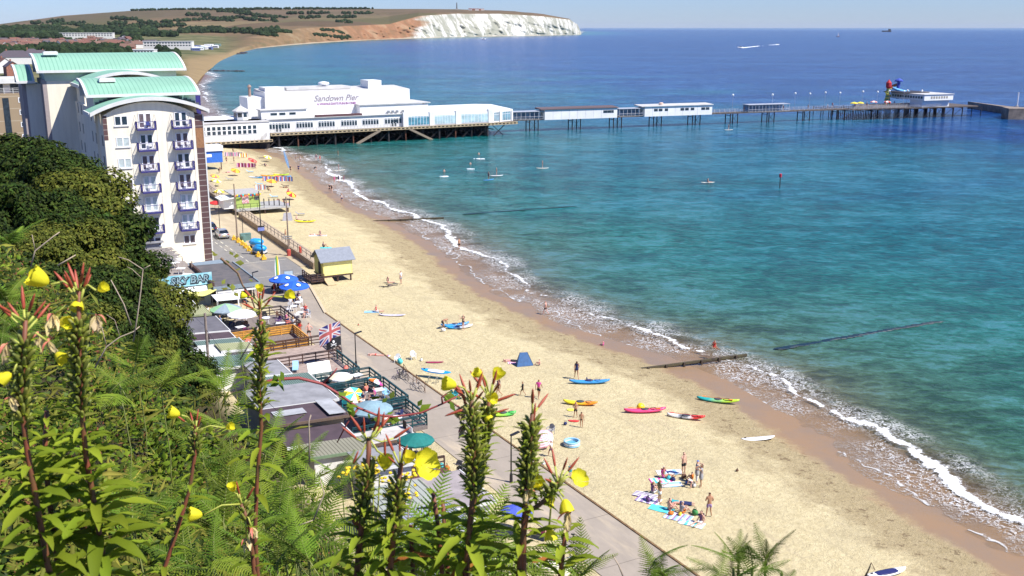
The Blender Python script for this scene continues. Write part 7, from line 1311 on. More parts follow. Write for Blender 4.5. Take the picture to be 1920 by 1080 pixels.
chalet('chalet with purple black felt roof behind the olive one', 28.7, 31.4, -18.8, -15.4, MAR, BLUEG); chalet('chalet with olive green corrugated roof below the bar', 23.8, 28.2, -18.8, -14.8, OLV, DARKW, trim=mat('olive_trim', (.3, .33, .18))); chalet('chalet with dark grey felt roof and white edge beside the dark railed deck', 16.1, 22.5, -18.8, -14.6, GREY1, DARKW)
chalet('chalet with purple grey roof partly pale, behind the utility pole', 13.4, 15.9, -18.8, -14.7, MAR, HWHITE, 2.5); chalet('narrow chalet with dark green corrugated roof', 11.5, 13.2, -18.6, -14.4, GCOR, HWHITE, 2.5); chalet('chalet with olive corrugated roof and white fascia beside the orange fence', 8.6, 11.3, -16.9, -13.9, OLV, HWHITE, 2.5); chalet('chalet with plain white roof beside the utility pole', 7.4, 11.2, -19.6, -17.1, felt('white_felt', (.62, .62, .6)), HWHITE, 2.5); chalet('chalet with green corrugated roof among the leaves', 3.4, 7.2, -19.2, -15, GCOR, HWHITE, 2.5)
chalet('small chalet with light grey roof and white edge above the white doors', -1.4, 3.2, -16.2, -13.2, GREY2, HWHITE, 2.7); chalet('chalet with green black corrugated roof in front of the white doors', -4.5, -1.6, -16.5, -11.7, GCOR, HWHITE, 2.6)
chalet('wide chalet with pale grey flat roof and white edging', -10, -4.7, -18.2, -11.7, GREY2, BLUEG, 2.7); t = chalet('chalet with dark patched felt roof above the tan brick wall', -14.3, -10.3, -18.4, -12.3, MAR, TANB, 2.75, trim=mat('brown_trim', (.15, .1, .07)))
rf = [q for q in t.children if q.name.startswith('roof')][0]; mb = MB(); mb.prism([(4.7, .1), (6.15, .1), (6.15, 3.9), (4.7, 3.9)], [2.86, 2.78, 2.78, 2.86], [2.91, 2.83, 2.83, 2.91]); mb.prism([(.6, 1.6), (3.3, 1.6), (3.3, 2.9), (.6, 2.9)], [2.86, 2.8, 2.8, 2.86], [2.91, 2.8, 2.8, 2.91]); mb.obj('pale_patch', GREY3, rf)
chalet('chalet with black flat roof below the tan brick wall', -18.4, -15.0, -18.4, -13.2, MAR, DARKW, 2.4); chalet('chalet with brown corrugated roof and green edge', -21.4, -18.6, -17.5, -12.8, BCOR, HWHITE, 2.5, trim=mat('green_trim', (.17, .24, .14)))
chalet('low chalet with broad white and grey flat roof beside the promenade', -18.7, -15.9, -12.4, -7.9, felt('pale_beige_felt', (.62, .59, .55), col2=(.40, .37, .35)), HWHITE, 1.4, .05, mat('brown_trim', (.15, .1, .07))); chalet('chalet with small mid grey roof behind the red buds', -25.7, -22, -14.8, -11.1, GREY2, HWHITE, 2.6)
chalet('chalet with wide warm grey flat roof next to the maroon deck', -33.2, -27.4, -12.4, -8.4, felt('warm_grey_felt', (.33, .29, .29)), HWHITE, 1.9, .1); chalet('chalet with sage green seamed metal roof', -32.6, -28.8, -16.4, -12.3, SGR, HWHITE, 2.7, trim=mat('sage_trim', (.36, .38, .28))); chalet('chalet with blue grey seamed metal roof', -36.6, -32.8, -16.6, -12.0, SLT, HWHITE, 2.6, trim=BLUEG); chalet('chalet with grey felt roof behind the tall seed spikes', -41, -37.2, -16.6, -12.2, GREY3, HWHITE, 2.6); chalet('pale roofed chalet at the bottom among the ferns', -50, -45.5, -13.5, -9.5, felt('cream_felt', (.66, .62, .5)), HWHITE, 2.3)
mb = MB()
for z in (.4, .8, 1.2): mb.bar(W(-40.5, -11.5, z + .3), W(-40.8, -6.6, z + .3), .05)
for n in (-11.5, -9, -6.6): mb.bar(W(-40.6, n, 0), W(-40.6, n, 1.5), .06)
tag(mb.obj('fence', STEEL), 'grey metal railing on the orange sand near the bottom', 'fence'); bicycle('dark bicycle leaning by the metal railing near the bottom', (1080, 1027), R(-30)); towel('cream sheet on the ground below the metal railing', (1040, 1062), R(60), fab('cream'), 1.5, 2.5)
def deck(label, s0, s1, n0, n1, m, z=.45, rails=('near', 'sea', 'far'), floor=None, h=1.0, board=.10, nr=3):
 t = cthing('deck', label, 'deck', s0, n0); w, d = n1 - n0, s1 - s0; mb = MB(); mb.box(0, w, 0, d, 0, z); mb.obj('floor', floor or mat('grey_deck_boards', (.20, .165, .15), rough=.85, var=.3, scale=3, stretch=(6, .6, 1)), t)
 seg = dict(near=((.05, .05, z), (w - .05, .05, z)), sea=((w - .05, .05, z), (w - .05, d - .05, z)), far=((.05, d - .05, z), (w - .05, d - .05, z)), back=((.05, .05, z), (.05, d - .05, z)))
 for r_ in rails:
  mb = MB(); a, b_ = seg[r_]; a = Vector(a); b_ = Vector(b_); n = max(1, round((b_ - a).length / 1.5))
  for i in range(n + 1): p = a.lerp(b_, i / n); mb.cbox((p.x, p.y, z + h / 2), (.1, .1, h))
  for k in range(nr): zz = z + h * (k + .75) / nr - .02; mb.bar((a.x, a.y, zz), (b_.x, b_.y, zz), .045, board)
  mb.bar((a.x, a.y, z + h + .02), (b_.x, b_.y, z + h + .02), .14, .05); mb.obj('railing', m, t)
 return t
ORG = mat('orange_stained_timber', (.62, .30, .05), rough=.6, var=.2, scale=4); TEAL = mat('teal_stained_timber', (.012, .065, .075), rough=.6, var=.2, scale=4); DBR = mat('dark_brown_railing', (.045, .03, .035), rough=.7, var=.3, scale=4)
deck('dark railed deck crowded with chairs below the white parasol', 18.9, 26.8, -14, -5.6, DBR, .5); deck('orange slatted fence deck between the dark railed decks', 13.0, 18.6, -13.8, -6.6, ORG, .35, nr=4, board=.17); deck('empty dark brown railed deck above the white doors', 7.0, 12.8, -13.5, -5.0, BROWNST, .45, floor=mat('pinkish_boards', (.36, .28, .24), rough=.85, var=.2, scale=2))
deck('dark deck holding the pale lounger and white doors', .2, 6.8, -13.2, -5.6, TEAL, .45, ('near', 'sea'), floor=mat('pinkish_boards', (.36, .28, .24))); deck('teal railed deck with the open white parasol', -3.2, -.1, -11.4, -4.7, TEAL, .45); deck('large teal railed deck beside the promenade', -9.6, -3.5, -11.2, -4.6, TEAL, .45); deck('teal fenced deck with the blue grey parasol', -14.6, -9.9, -11.9, -5.0, TEAL, .40)
deck('maroon boarded ramp deck beside the pushchair', -27.0, -23.6, -11.0, -7.6, BROWNST, .5, ('far',), floor=striped('maroon_boards', [(.13, .05, .05)], .15, 0, .7, line=(.05, .02, .02), lw=.12)); deck('small brown railed deck below the green parasol', -22.8, -19.2, -11.4, -8.0, BROWNST, .4, ('near', 'back'))
parasol('blue grey parasol over the lowest teal deck', W(-12.6, -9.4, .4), [mat('canopy_slate', (.22, .34, .40), rough=.7)], 1.9, 2.3, nseg=6); parasol('dark green parasol beside the pushchair', W(-20.8, -8.8, .2), [mat('canopy_green', (.01, .17, .15), rough=.7)], 1.5, 2.3, nseg=6); parasol('bright blue parasol seen between the seed spikes', W(-35.2, -7.6, 0), [mat('canopy_royal', (.08, .12, .62), rough=.7)], 1.15, 2.1, nseg=8); parasol('cream parasol lying low on the teal deck', W(-2.0, -8.4, .4), ['cream', 'white'], 1.2, 1.6, nseg=6); parasol('furled beach parasol with yellow, blue and white pattern on the teal deck', W(-6.2, -8.8, .45), ['yellow', 'turquoise', 'white'], 1.0, 1.3, (.5, .3))
parasol('multicoloured striped windbreak parasol at the teal deck corner', W(-4.5, -6.4, .45), ['pink', 'turquoise', 'orange', 'white'], .8, 1.4, (-.4, .5))
lounger('pale blue lounger standing on the dark deck', W(5.2, -10.6, .46), R(190), 'sky'); lounger('pink and white lounger beside the pale blue one', W(4.6, -13.0, .46), R(170), 'pink'); lounger('red and white striped lounger on the orange deck', W(15.6, -13.0, .36), R(160), 'coral'); lounger('second red lounger on the orange deck', W(14.4, -12.4, .36), R(150), 'red'); lounger('dark lounger with a sunbather under the bright blue parasol', W(-36.6, -6.4, .05), R(60), 'black')
P('sunbather in pink on the dark lounger by the bright blue parasol', W(-36.6, -6.4, .36), 'lounge', R(60), 1, 2, (('swimsuit', 'pink'),), 'fair')
mb = MB(); mb.box(0, 2.3, 0, .12, 0, 2.1); mb.box(.72, .78, -.03, 0, .05, 2.05); mb.box(1.5, 1.56, -.03, 0, .05, 2.05); o = mb.obj('door_panel', mat('cream_panel', (.78, .75, .66), rough=.5)); o.location = W(.4, -10.6, .46); o.rotation_euler = (R(-28), 0, TH); tag(o, 'white panelled double doors propped up on the dark deck', 'door panel')
bag('bright blue paddling pool heap on the dark deck', W(1.8, -11.9, .46), 'blue', .9); bag('black barbecue heap on the teal deck', W(-1.2, -9.6, .46), 'black', 1.0, 'barbecue'); bag('white towel heap on the teal deck', W(-8.4, -9.8, .46), 'white', .5); bag('red and white folded flag heap at the deck corner', W(2.6, -6.2, .46), 'coral', .7); bag('purple and orange bag at the teal deck edge', W(-8.8, -10.4, .46), 'purple', .5)
for i, (s, n, lab) in enumerate([(21, -12, 'square table at the left of the dark railed deck'), (23.4, -8.4, 'white table in the middle of the dark railed deck'), (20.3, -7.6, 'table at the sea end of the dark railed deck'), (25.2, -10.5, 'table at the back of the dark railed deck'), (-6.0, -6.1, 'white table at the right corner of the large teal deck'), (-13.4, -7.4, 'white table on the lowest teal deck'), (-1.0, -6.4, 'small table on the teal deck')]): table(lab, W(s, n, .5 if s > 0 else .46), .5, 'white', None, None, i % 2 == 0)
for i, (s, n, c, lab) in enumerate([(20.2, -11.6, 'pink', 'pink garden chair'), (21.8, -9.6, 'black', 'black garden chair'), (24.2, -12.2, 'navy', 'navy garden chair'), (22.6, -7.2, 'purple', 'purple garden chair'), (25.4, -8, 'black', 'black garden chair by the rear rail'), (24.8, -6.4, 'brown', 'brown garden chair by the sea rail'), (21, -6.5, 'coral', 'coral garden chair'), (19.8, -9.8, 'grey', 'grey garden chair'), (23, -11, 'brown', 'brown garden chair at the centre')]): pchair(lab + ' on the dark railed deck', W(s, n, .5), R(50 * i), c)
for i, (s, n, c, lab) in enumerate([(-7.2, -9.8, 'teal', 'teal chair'), (-5.0, -8.6, 'black', 'black chair'), (-7.8, -7.2, 'white', 'white chair'), (-6.6, -5.6, 'sky', 'pale blue chair'), (-2.4, -10, 'black', 'black armchair'), (-13.2, -10.2, 'black', 'black folding chair'), (-12.0, -6.6, 'navy', 'navy folding chair')]): pchair(lab + (' on the large teal deck' if s > -9 and s < -3 else ' on the teal deck at n%d' % 0 if 0 else ' on the teal deck with a parasol' if s < -9 else ' on the upper teal deck'), W(s, n, .46), R(70 * i), c)
for i, (s, n, ps, c, lab) in enumerate([(-4.2, -10.6, 'chair', 'turquoise', 'person in turquoise top sitting at the chalet end of the teal deck'), (-5.6, -7.2, 'chair', 'coral', 'person in coral sitting at the teal deck table'), (-6.9, -6.9, 'chair', 'pink', 'person in pink sitting opposite at the teal deck table'), (-7.5, -8.2, 'chair', 'navy', 'person in navy with white shorts on the teal deck'), (-15.4, -10.4, 'lounge', 'black', 'person in black reclining at the foot of the lowest teal deck'), (-14.0, -8.6, 'chair', 'white', 'person in white on the lowest teal deck'), (22.2, -6.3, 'chair', 'pink', 'person in pink sitting by the sea rail of the dark deck'), (20.0, -6.2, 'chair', 'white', 'person in white sitting at the corner of the dark deck'), (20.4, -9.6, 'chair', 'red', 'person in red sitting in the middle of the dark deck'), (28.4, -14.0, 'stand', 'white', 'person in white standing at the door beside the white awning'), (24.6, -13.4, 'chair', 'blue', 'person in blue at the back of the dark deck'), (-21.2, -8.2, 'stand', 'white', 'person in white standing under the dark green parasol'), (-20.4, -7.9, 'stand', 'coral', 'person in coral standing at the right of the dark green parasol'), (-21.3, -9.5, 'chair', 'purple', 'person in purple sitting under the dark green parasol'), (-21.8, -10.2, 'chair', 'black', 'person in black sitting left under the dark green parasol')]):
 P(lab, W(s, n, .46 if ps != 'stand' else .3), ps, R(47 * i), 1, i % 3, (('tshirt', c), ('shorts', 'white' if i % 2 else 'navy')), ['dark', 'fair', 'brown'][i % 3], 'long_hair' if i % 2 else 'hair');
mb = MB(); mb.box(-.3, .3, -.2, .2, 0, .3);
for lab, s, n, c, sz in [('turquoise toy heap beside the maroon deck', -22.6, -7.4, 'turquoise', .5), ('orange toy heap beside the maroon deck', -23.2, -7.2, 'orange', .5), ('left blue box under the brown railed deck', -23.2, -9.6, 'blue', .4), ('right blue box under the brown railed deck', -22.9, -8.2, 'blue', .4)]: bag(lab, W(s, n, .0), c, sz, 'toy_heap' if 'toy' in lab else 'box')
t = cthing('pushchair', 'black pushchair with hood parked on the promenade edge', 'pushchair', -24.4, -6.6, .05, R(-60)); mb = MB(); v = []
for i in range(9): a = math.pi * i / 8 * .62 + .3; v += [(-.25, -.35 * math.cos(a), .72 + .38 * math.sin(a)), (.25, -.35 * math.cos(a), .72 + .38 * math.sin(a))]
mb.add(v, [(2 * i, 2 * i + 1, 2 * i + 3, 2 * i + 2) for i in range(8)]); mb.add([v[0], v[16], (-.25, .0, .72)], [(0, 1, 2)]); mb.add([v[1], v[17], (.25, 0, .72)], [(0, 2, 1)]); mb.obj('hood', fab('black'), t)
mb = MB(); mb.cbox((0, .12, .52), (.46, .6, .2), 0, .25); mb.cbox((0, .5, .35), (.4, .12, .3)); mb.cbox((0, .05, .28), (.4, .5, .16)); mb.obj('seat', fab('black'), t); mb = MB()
for x in (-.26, .26): mb.bar((x, -.62, 1.05), (x, .5, .2), .035); mb.bar((x, -.1, .6), (x, -.35, .15), .035)
mb.bar((-.26, -.62, 1.05), (.26, -.62, 1.05), .04); mb.obj('frame', GREYM, t)
for x in (-.28, .28):
 for y in (.5, -.35): q = MB(); q.tube([(x - .03, y, .15), (x + .03, y, .15)], .15, 10); q.obj('wheel', BLACKM, t)
for i, (lab, px, py, rt) in enumerate([('first bicycle in the tangle at the rail', 748, 710, 100), ('second bicycle in the tangle at the rail', 752, 708, 60), ('third bicycle in the tangle at the rail', 757, 712, 130), ('single bicycle leaning at the lower end of the rail', 783, 733, 150)]): bicycle(lab, (px, py), R(rt), False, ['purple', 'black', 'navy', 'grey'][i], lean=R(10 * (i % 3 - 1)))
mb = MB()
for i, (a, b_) in enumerate((((757, 700), (765, 713)), ((765, 713), (775, 722)), ((781, 720), (797, 738)))):
 p, q = at(*a), at(*b_); mb.tube([p, p + Vector((0, 0, 1.0)), q + Vector((0, 0, 1.0)), q], .03, 5); mb.tube([p + Vector((0, 0, .5)), q + Vector((0, 0, .5))], .02, 5)
tag(mb.obj('bicycle_rack', RUST), 'thin rusty rail for bicycles at the edge of the sand', 'bicycle rack')
t = cthing('flagpole', 'thin flagpole on the teal deck with union flag and black skull flag', 'flagpole', 5.2, -5.7); mb = MB(); mb.tube([(0, 0, 0), (0, 0, 4.95)], .03, 6); mb.obj('pole', GREYM, t)
def flagmesh(name, w, h, z, m, sag, droop): # flies to the left of the pole
 nx, ny = 24, 16; V = [];
 for j in range(ny + 1):
  for i in range(nx + 1):
   u, v = i / nx, j / ny; V.append((-u * w * .94, .14 * math.sin(u * 7 + v * 1.6) * u * 1.5, z - h * (1 - v) - sag * u * u - droop * u * (1 - v) + .05 * math.sin(u * 9 + v * 3) * u))
 me = npmesh(name, V, gridfaces(nx + 1, ny + 1)); uv = me.uv_layers.new(name='UVMap'); li = np.empty(len(me.loops), np.int32); me.loops.foreach_get('vertex_index', li); U = np.stack([(li % (nx + 1)) / nx, (li // (nx + 1)) / ny], 1).astype(np.float32); uv.data.foreach_set('uv', U.ravel()); return link(name, me, m, t)
def band(tt, x, c, w): return math_(tt, 'LESS_THAN', math_(tt, 'ABSOLUTE', math_(tt, 'SUBTRACT', x, c)), w)
m = mat('union_flag_cloth', (.8, .8, .8), rough=.8, transl=.25); tt, bb = shader_nodes(m); uvn = tt.nodes.new('ShaderNodeUVMap'); s_ = tt.nodes.new('ShaderNodeSeparateXYZ'); tt.links.new(uvn.outputs[0], s_.inputs[0]); x = s_.outputs[0]; y = s_.outputs[1]
d1 = math_(tt, 'SUBTRACT', x, y); d2 = math_(tt, 'SUBTRACT', math_(tt, 'ADD', x, y), 1.0); c = (.05, .05, .24)
c = mixc(tt, math_(tt, 'MAXIMUM', band(tt, d1, 0, .13), band(tt, d2, 0, .13)), c, (.78, .76, .78)); c = mixc(tt, math_(tt, 'MAXIMUM', band(tt, d1, .02, .045), band(tt, d2, -.02, .045)), c, (.55, .12, .12)); c = mixc(tt, math_(tt, 'MAXIMUM', band(tt, x, .5, .11), band(tt, y, .5, .17)), c, (.78, .76, .78)); c = mixc(tt, math_(tt, 'MAXIMUM', band(tt, x, .5, .065), band(tt, y, .5, .10)), c, (.58, .14, .13))
tt.links.new(c, bb.inputs['Base Color'])
for n_ in tt.nodes:
 if n_.type == 'BSDF_TRANSLUCENT': tt.links.new(c, n_.inputs[0])
flagmesh('union_flag', 2.35, 1.45, 4.95, m, .55, .55); SK = mat('black_flag_cloth', (.02, .02, .025), rough=.8); fo = flagmesh('skull_flag', 1.6, .95, 3.4, SK, .30, .15)
mb = MB(); mb.ball((-.85, -.17, 2.95), (.13, .03, .14), 10, 6); mb.ball((-.85, -.18, 2.82), (.08, .03, .06), 8, 4); mb.bar((-1.15, -.17, 2.5), (-.55, -.17, 2.75), .02, .06); mb.bar((-1.15, -.17, 2.76), (-.55, -.17, 2.52), .02, .06); mb.obj('skull_and_bones', WHITEP, fo)
t = cthing('utility_pole', 'old grey wooden utility pole with coiled cable behind the chalets', 'utility pole', 5.2, -19.1); mb = MB(); mb.tube([(0, 0, -1), (0, 0, 7.6)], [.15, .12], 8); mb.obj('shaft', mat('old_grey_pole', (.26, .21, .18), rough=.9, var=.25), t); mb = MB(); mb.tube([(.16 + .1 * math.cos(i * .7), .05 + .12 * math.sin(i * .7), 4.6 + .16 * i % .9) for i in range(26)], .02, 4); mb.obj('cable_coil', BLACKM, t)
def cable(label, a, b_, sag):
 mb = MB(); mb.tube([a.lerp(b_, i / 16) - Vector((0, 0, sag * math.sin(math.pi * i / 16))) for i in range(17)], .02, 4); tag(mb.obj('cable', BLACKM), label, 'cable')
cable('black overhead cable rising from the utility pole past the olive roof', W(5.2, -19.1, 6.2), W(34, -19, 5.8), .3); cable('black overhead cable running down from the utility pole towards the brick walled chalet', W(5.2, -19.1, 6.0), W(-17, -18.4, 4.6), .6)
# ================================================================== VEGETATION
rng = np.random.default_rng(12)
def unit(a): return a / np.maximum(np.linalg.norm(a, axis=1, keepdims=True), 1e-9)
def leaf_mesh(name, P, Nr, size, aspect=.5, fold=.25, tipdroop=.15):
 n = len(P); Nr = unit(Nr); r = unit(rng.normal(size=(n, 3))); d = unit(np.cross(Nr, r)); b = np.cross(Nr, d); s = size.reshape(-1, 1)
 B = P; Tp = P + d * s - Nr * s * tipdroop; M = P + d * s * .45 + Nr * s * .06; L = P + d * s * .42 + b * s * aspect * .5 - Nr * s * fold * .3; Rr = P + d * s * .42 - b * s * aspect * .5 - Nr * s * fold * .3
 V = np.stack([B, L, Tp, Rr, M], 1).reshape(-1, 3); i = np.arange(n) * 5
 F = np.concatenate([np.stack([i, i + 3, i + 4], 1), np.stack([i + 3, i + 2, i + 4], 1), np.stack([i + 2, i + 1, i + 4], 1), np.stack([i + 1, i, i + 4], 1)])
 return npmesh(name, V, F)
def leafmat(name, c1, c2, tr=.22, isl=.35, rough=.5): return mat(name, c1, col2=c2, rough=rough + .15, scale=1.2, transl=tr, island=isl, spec=.12)
L_TREE = leafmat('tree_leaf', (.048, .080, .011), (.012, .024, .005), .12, .65, .55); L_TREE2 = leafmat('tree_leaf_olive', (.13, .14, .02), (.06, .08, .012), .15, .45)
L_BRI = leafmat('bramble_leaf', (.17, .25, .022), (.07, .12, .012), .28, .45); L_DRK = leafmat('ivy_leaf', (.060, .095, .012), (.018, .032, .006), .15, .5, .35); L_OLI = leafmat('olive_leaf', (.22, .22, .035), (.10, .115, .018), .2, .4); L_RED = leafmat('dry_red_leaf', (.20, .085, .04), (.10, .05, .022), .1, .5, .8)
L_FERN = leafmat('fern_green', (.20, .28, .03), (.08, .15, .015), .25, -.5)
BARK = mat('bark', (.09, .065, .045), rough=.95, var=.4, scale=6, bump=.5); DRYT = mat('pale_dry_twig', (.38, .30, .22), rough=.9, var=.25, scale=8)
def crown(seed, n=15000, R0=4.0):
 g = np.random.default_rng(seed); k = 30; c = g.normal(size=(k, 3)); c = unit(c) * (g.uniform(.35, 1, (k, 1)) ** .5) * np.array([[R0, R0, R0 * .85]]) * .82; c[:, 2] = np.abs(c[:, 2]) * 1.0 - R0 * .25; rad = g.uniform(.5, 1.5, k)
 w = rad ** 2; w /= w.sum(); q = g.choice(k, n, p=w); dr = unit(g.normal(size=(n, 3))); P = c[q] + dr * (rad[q] * g.uniform(.75, 1.12, n))[:, None] * np.array([[1, 1, .75]])
 Nr = dr * .9 + unit(P + 1e-6) * .4 + g.normal(size=(n, 3)) * .45 + np.array([[0, 0, .5]]); return P, Nr
CR = []
for i in range(4):
 P_, N_ = crown(30 + i, 15000); me = leaf_mesh('crown', P_, N_, rng.uniform(.17, .38, len(P_)), .62); CR.append(me)
TK = MB(); rr = random.Random(1); TK.tube([(0, 0, -5), (.1, 0, -3), (0, .1, -1), (.2, 0, .3)], [.32, .26, .2, .08], 7)
for i in range(9): a = i * 2.4; z = -2.6 + i * .22; TK.tube([(0, 0, z), (1.1 * math.cos(a), 1.1 * math.sin(a), z + .4), (2.0 * math.cos(a), 2.0 * math.sin(a), z + .8)], [.12, .08, .03], 5)
TKM = TK.mesh('trunk', True); TKM.materials.append(BARK)
def tree(label, px, py, d, r=4.0, i=0, m=L_TREE, group=None, hz_=1.0):
 p = atd(px, py, d); zt = p.z; zg = gh(p.x, p.y); k = r / 4.6; zc = zt - 3.4 * k * hz_
 t = thing('tree', label, 'tree', (p.x, p.y, zg), 0, group)
 c = link('crown', CR[i % 4], None, t); (c.data.materials.append(L_TREE) if not c.data.materials else None); slotmat(c, m); c.location = (0, 0, zc - zg); c.rotation_euler = (0, 0, i * 1.3); c.scale = (k, k, k * hz_)
 w = link('trunk', TKM, None, t); w.location = (0, 0, zc - zg); w.scale = (k, k, max(k * hz_, (zc - zg) / 4.6)); return t
TG = 'dark evergreen trees crowded on the slope left of the tower'
TL = [(-60, 225, 70), (10, 214, 66), (62, 228, 64), (112, 252, 60), (150, 288, 58), (178, 335, 57), (205, 378, 56), (228, 432, 55), (250, 480, 54), (236, 508, 55), (252, 558, 56), (286, 616, 57), (312, 655, 58),
 (-30, 300, 55), (35, 300, 54), (88, 335, 53), (130, 385, 51), (165, 432, 50), (200, 480, 50), (235, 525, 50), (225, 570, 51), (255, 620, 52), (280, 668, 53), (0, 380, 46), (60, 400, 45), (110, 455, 44), (160, 505, 43), (205, 560, 43), (235, 620, 44), (262, 672, 45), (-40, 450, 38), (30, 455, 38), (90, 510, 37), (150, 565, 37), (205, 620, 38)]
uniq = {1: 'topmost dark tree of the slope grove, against the brick apartment block', 4: 'rounded tree of the grove in front of the lit rear wall of the tower', 7: 'tree of the grove covering the lower left windows of the tower', 9: 'tree of the grove beside the weathered roof of the bar', 12: 'lowest tree of the grove, beside the purple roofed chalets'}
for i, (px, py, d) in enumerate(TL): tree(uniq.get(i, 'dark evergreen tree inside the crowded grove left of the tower'), px, py, d, (2.6 + (i % 3) * .35) * d / 52, i, L_TREE if i % 4 else L_TREE2, TG)
tree('small olive green bush tree at the foot of the tower beside the bar roof', 292, 492, 118, 1.7, 2, L_TREE2)
SIL = np.array([(-600, 430), (0, 440), (60, 455), (120, 480), (200, 530), (260, 575), (310, 640), (345, 672), (400, 697), (440, 708), (470, 750), (490, 790), (520, 805), (545, 800), (590, 838), (640, 850), (690, 905), (740, 935), (765, 965), (800, 990), (860, 985), (930, 1010), (1000, 1045), (1060, 1075), (1130, 1100), (1400, 1180), (2400, 1300)])
def clump(x, y): return np.clip(fbm(x * .42, y * .42, 4, 21) * 2.4 - .55, 0.05, 2)
def project(X, Y, Z):
 z = Z - CAMH; f = Y * math.cos(PITCH) - z * math.sin(PITCH); up = Y * math.sin(PITCH) + z * math.cos(PITCH); return 960 + FPX * X / f, 540 - FPX * up / f
def scatter(n, d0, d1, seed, thr=None, hk=1.0, base=0.0):
 g = np.random.default_rng(seed); px = g.uniform(-320, 1650, n); d = np.exp(g.uniform(math.log(d0), math.log(d1), n)); az = np.arctan2((px - 960) / FPX, .93); X = d * np.sin(az); Y = d * np.cos(az)
 Zg = gz(X, Y); a = X - E0.x; b = Y - E0.y; nn = a * NV.x + b * NV.y; ok = nn < -19.6
 if thr is not None: ok &= vnoise(X * .8 + seed, Y * .8, seed) > thr
 H = clump(X, Y) * np.clip(d / 6.5, .28, 1.5) * hk; u = g.uniform(0, 1, n) ** .45; Z = Zg + base + H * u
 PX_, PY_ = project(X, Y, Z); ok &= PY_ > np.interp(PX_, SIL[:, 0], SIL[:, 1]) + g.uniform(-5, 10, n)
 e = .25; gx = (clump(X + e, Y) - clump(X - e, Y)) / (2 * e); gy = (clump(X, Y + e) - clump(X, Y - e)) / (2 * e)
 Nr = np.stack([-gx, -gy, np.ones(n)], 1) + g.normal(size=(n, 3)) * .55 + np.array([[.25, -.25, 0]])
 return np.stack([X, Y, Z], 1)[ok], Nr[ok], d[ok], g
def undergrowth(name, label, n, seed, m, s0, s1, aspect, thr=None, d0=2.2, d1=62, hk=1, base=0):
 P_, N_, d, g = scatter(n, d0, d1, seed, thr, hk, base); sz = (s0 + s1 * d) * g.uniform(.6, 1.35, len(d)); me = leaf_mesh(name, P_, N_, sz, aspect); tag(link(name, me, m), label, None, None, 'stuff')
undergrowth('undergrowth', 'dark green ivy leaves carpeting the cliff slope', 105000, 1, L_DRK, .03, .0042, .75, .27)
undergrowth('undergrowth', 'bright green bramble leaves over the cliff slope', 95000, 2, L_BRI, .032, .004, .6, .36)
undergrowth('undergrowth', 'olive and yellowish weeds on the slope', 60000, 3, L_OLI, .028, .0038, .35, .5, hk=1.15)
undergrowth('undergrowth', 'reddish brown dried stems and seed heads in the undergrowth', 56000, 4, L_RED, .02, .0028, .3, .5, hk=1.05)
undergrowth('undergrowth', 'long grassy blades poking out of the slope', 14000, 5, L_OLI, .14, .006, .06, .45, hk=1.25)
def frond_mesh(seed):
 g = random.Random(seed); mb = MB(); n = 21
 for i in range(n):
  t = .05 + .95 * i / n; L = .36 * (1 - t) ** .7 * min(1, .5 + t * 4) * g.uniform(.88, 1.1)
  for sx in (-1, 1):
   a = R(70 - 24 * t + g.uniform(-4, 4)); dx, dy = math.sin(a) * sx, math.cos(a); m = 10; w = .023 * (1 - .45 * t); bz = -.16 * t * t; v = []; tw = g.uniform(-.3, .3)
   for j in range(m + 1):
    u = j / m; ww = w * (1 - u) ** .6 * (1.0 if j % 2 == 0 else .5); x, y, z = dx * L * u, t + dy * L * u, bz - .30 * L * u * u
    v += [(x - dy * ww, y + dx * ww, z - .25 * ww + tw * ww), (x, y, z + .003), (x + dy * ww, y - dx * ww, z - .25 * ww - tw * ww)]
   mb.add(v, [q for j in range(m) for q in ((3 * j, 3 * j + 1, 3 * j + 4, 3 * j + 3), (3 * j + 1, 3 * j + 2, 3 * j + 5, 3 * j + 4))])
 me = mb.mesh('frond'); me.materials.append(L_FERN); return me
FM = [frond_mesh(i) for i in range(3)]
STK = MB(); STK.tube([(0, -.35, -.12), (0, 0, 0), (0, .5, -.04), (0, 1, -.16)], [.009, .008, .006, .002], 5); STKM = STK.mesh('stalk', True); STKM.materials.append(mat('fern_stalk', (.20, .22, .06), rough=.6))
def fern(label, px, py, d, n=4, L=.75, seed=0, group=None, up=35):
 L *= .52 if d > 3.5 else .62; p = atd(px, py, d); g = random.Random(seed * 7 + int(px)); zg = gh(p.x, p.y); t = thing('fern', label, 'fern', p, 0, group)
 for i in range(n):
  fr = link('frond', FM[i % 3], None, t); e = R(g.uniform(up - 22, up + 22)); z = 2 * math.pi * (i + g.uniform(-.3, .3)) / n; fr.rotation_euler = Euler((e, g.uniform(-.3, .3), z)); k = L * g.uniform(.75, 1.15); fr.scale = (k, k, k); fr.location = (0, 0, g.uniform(-.05, .05))
  s = link('rachis', STKM, None, fr)
 mb = MB(); h = max(.1, p.z - zg); mb.tube([(0, 0, .02), (.03, .02, -h * .5), (0, 0, -h)], .0045, 5); mb.obj('stem', STKM.materials[0], t); return t
FG = 'bracken ferns scattered through the cliff undergrowth'
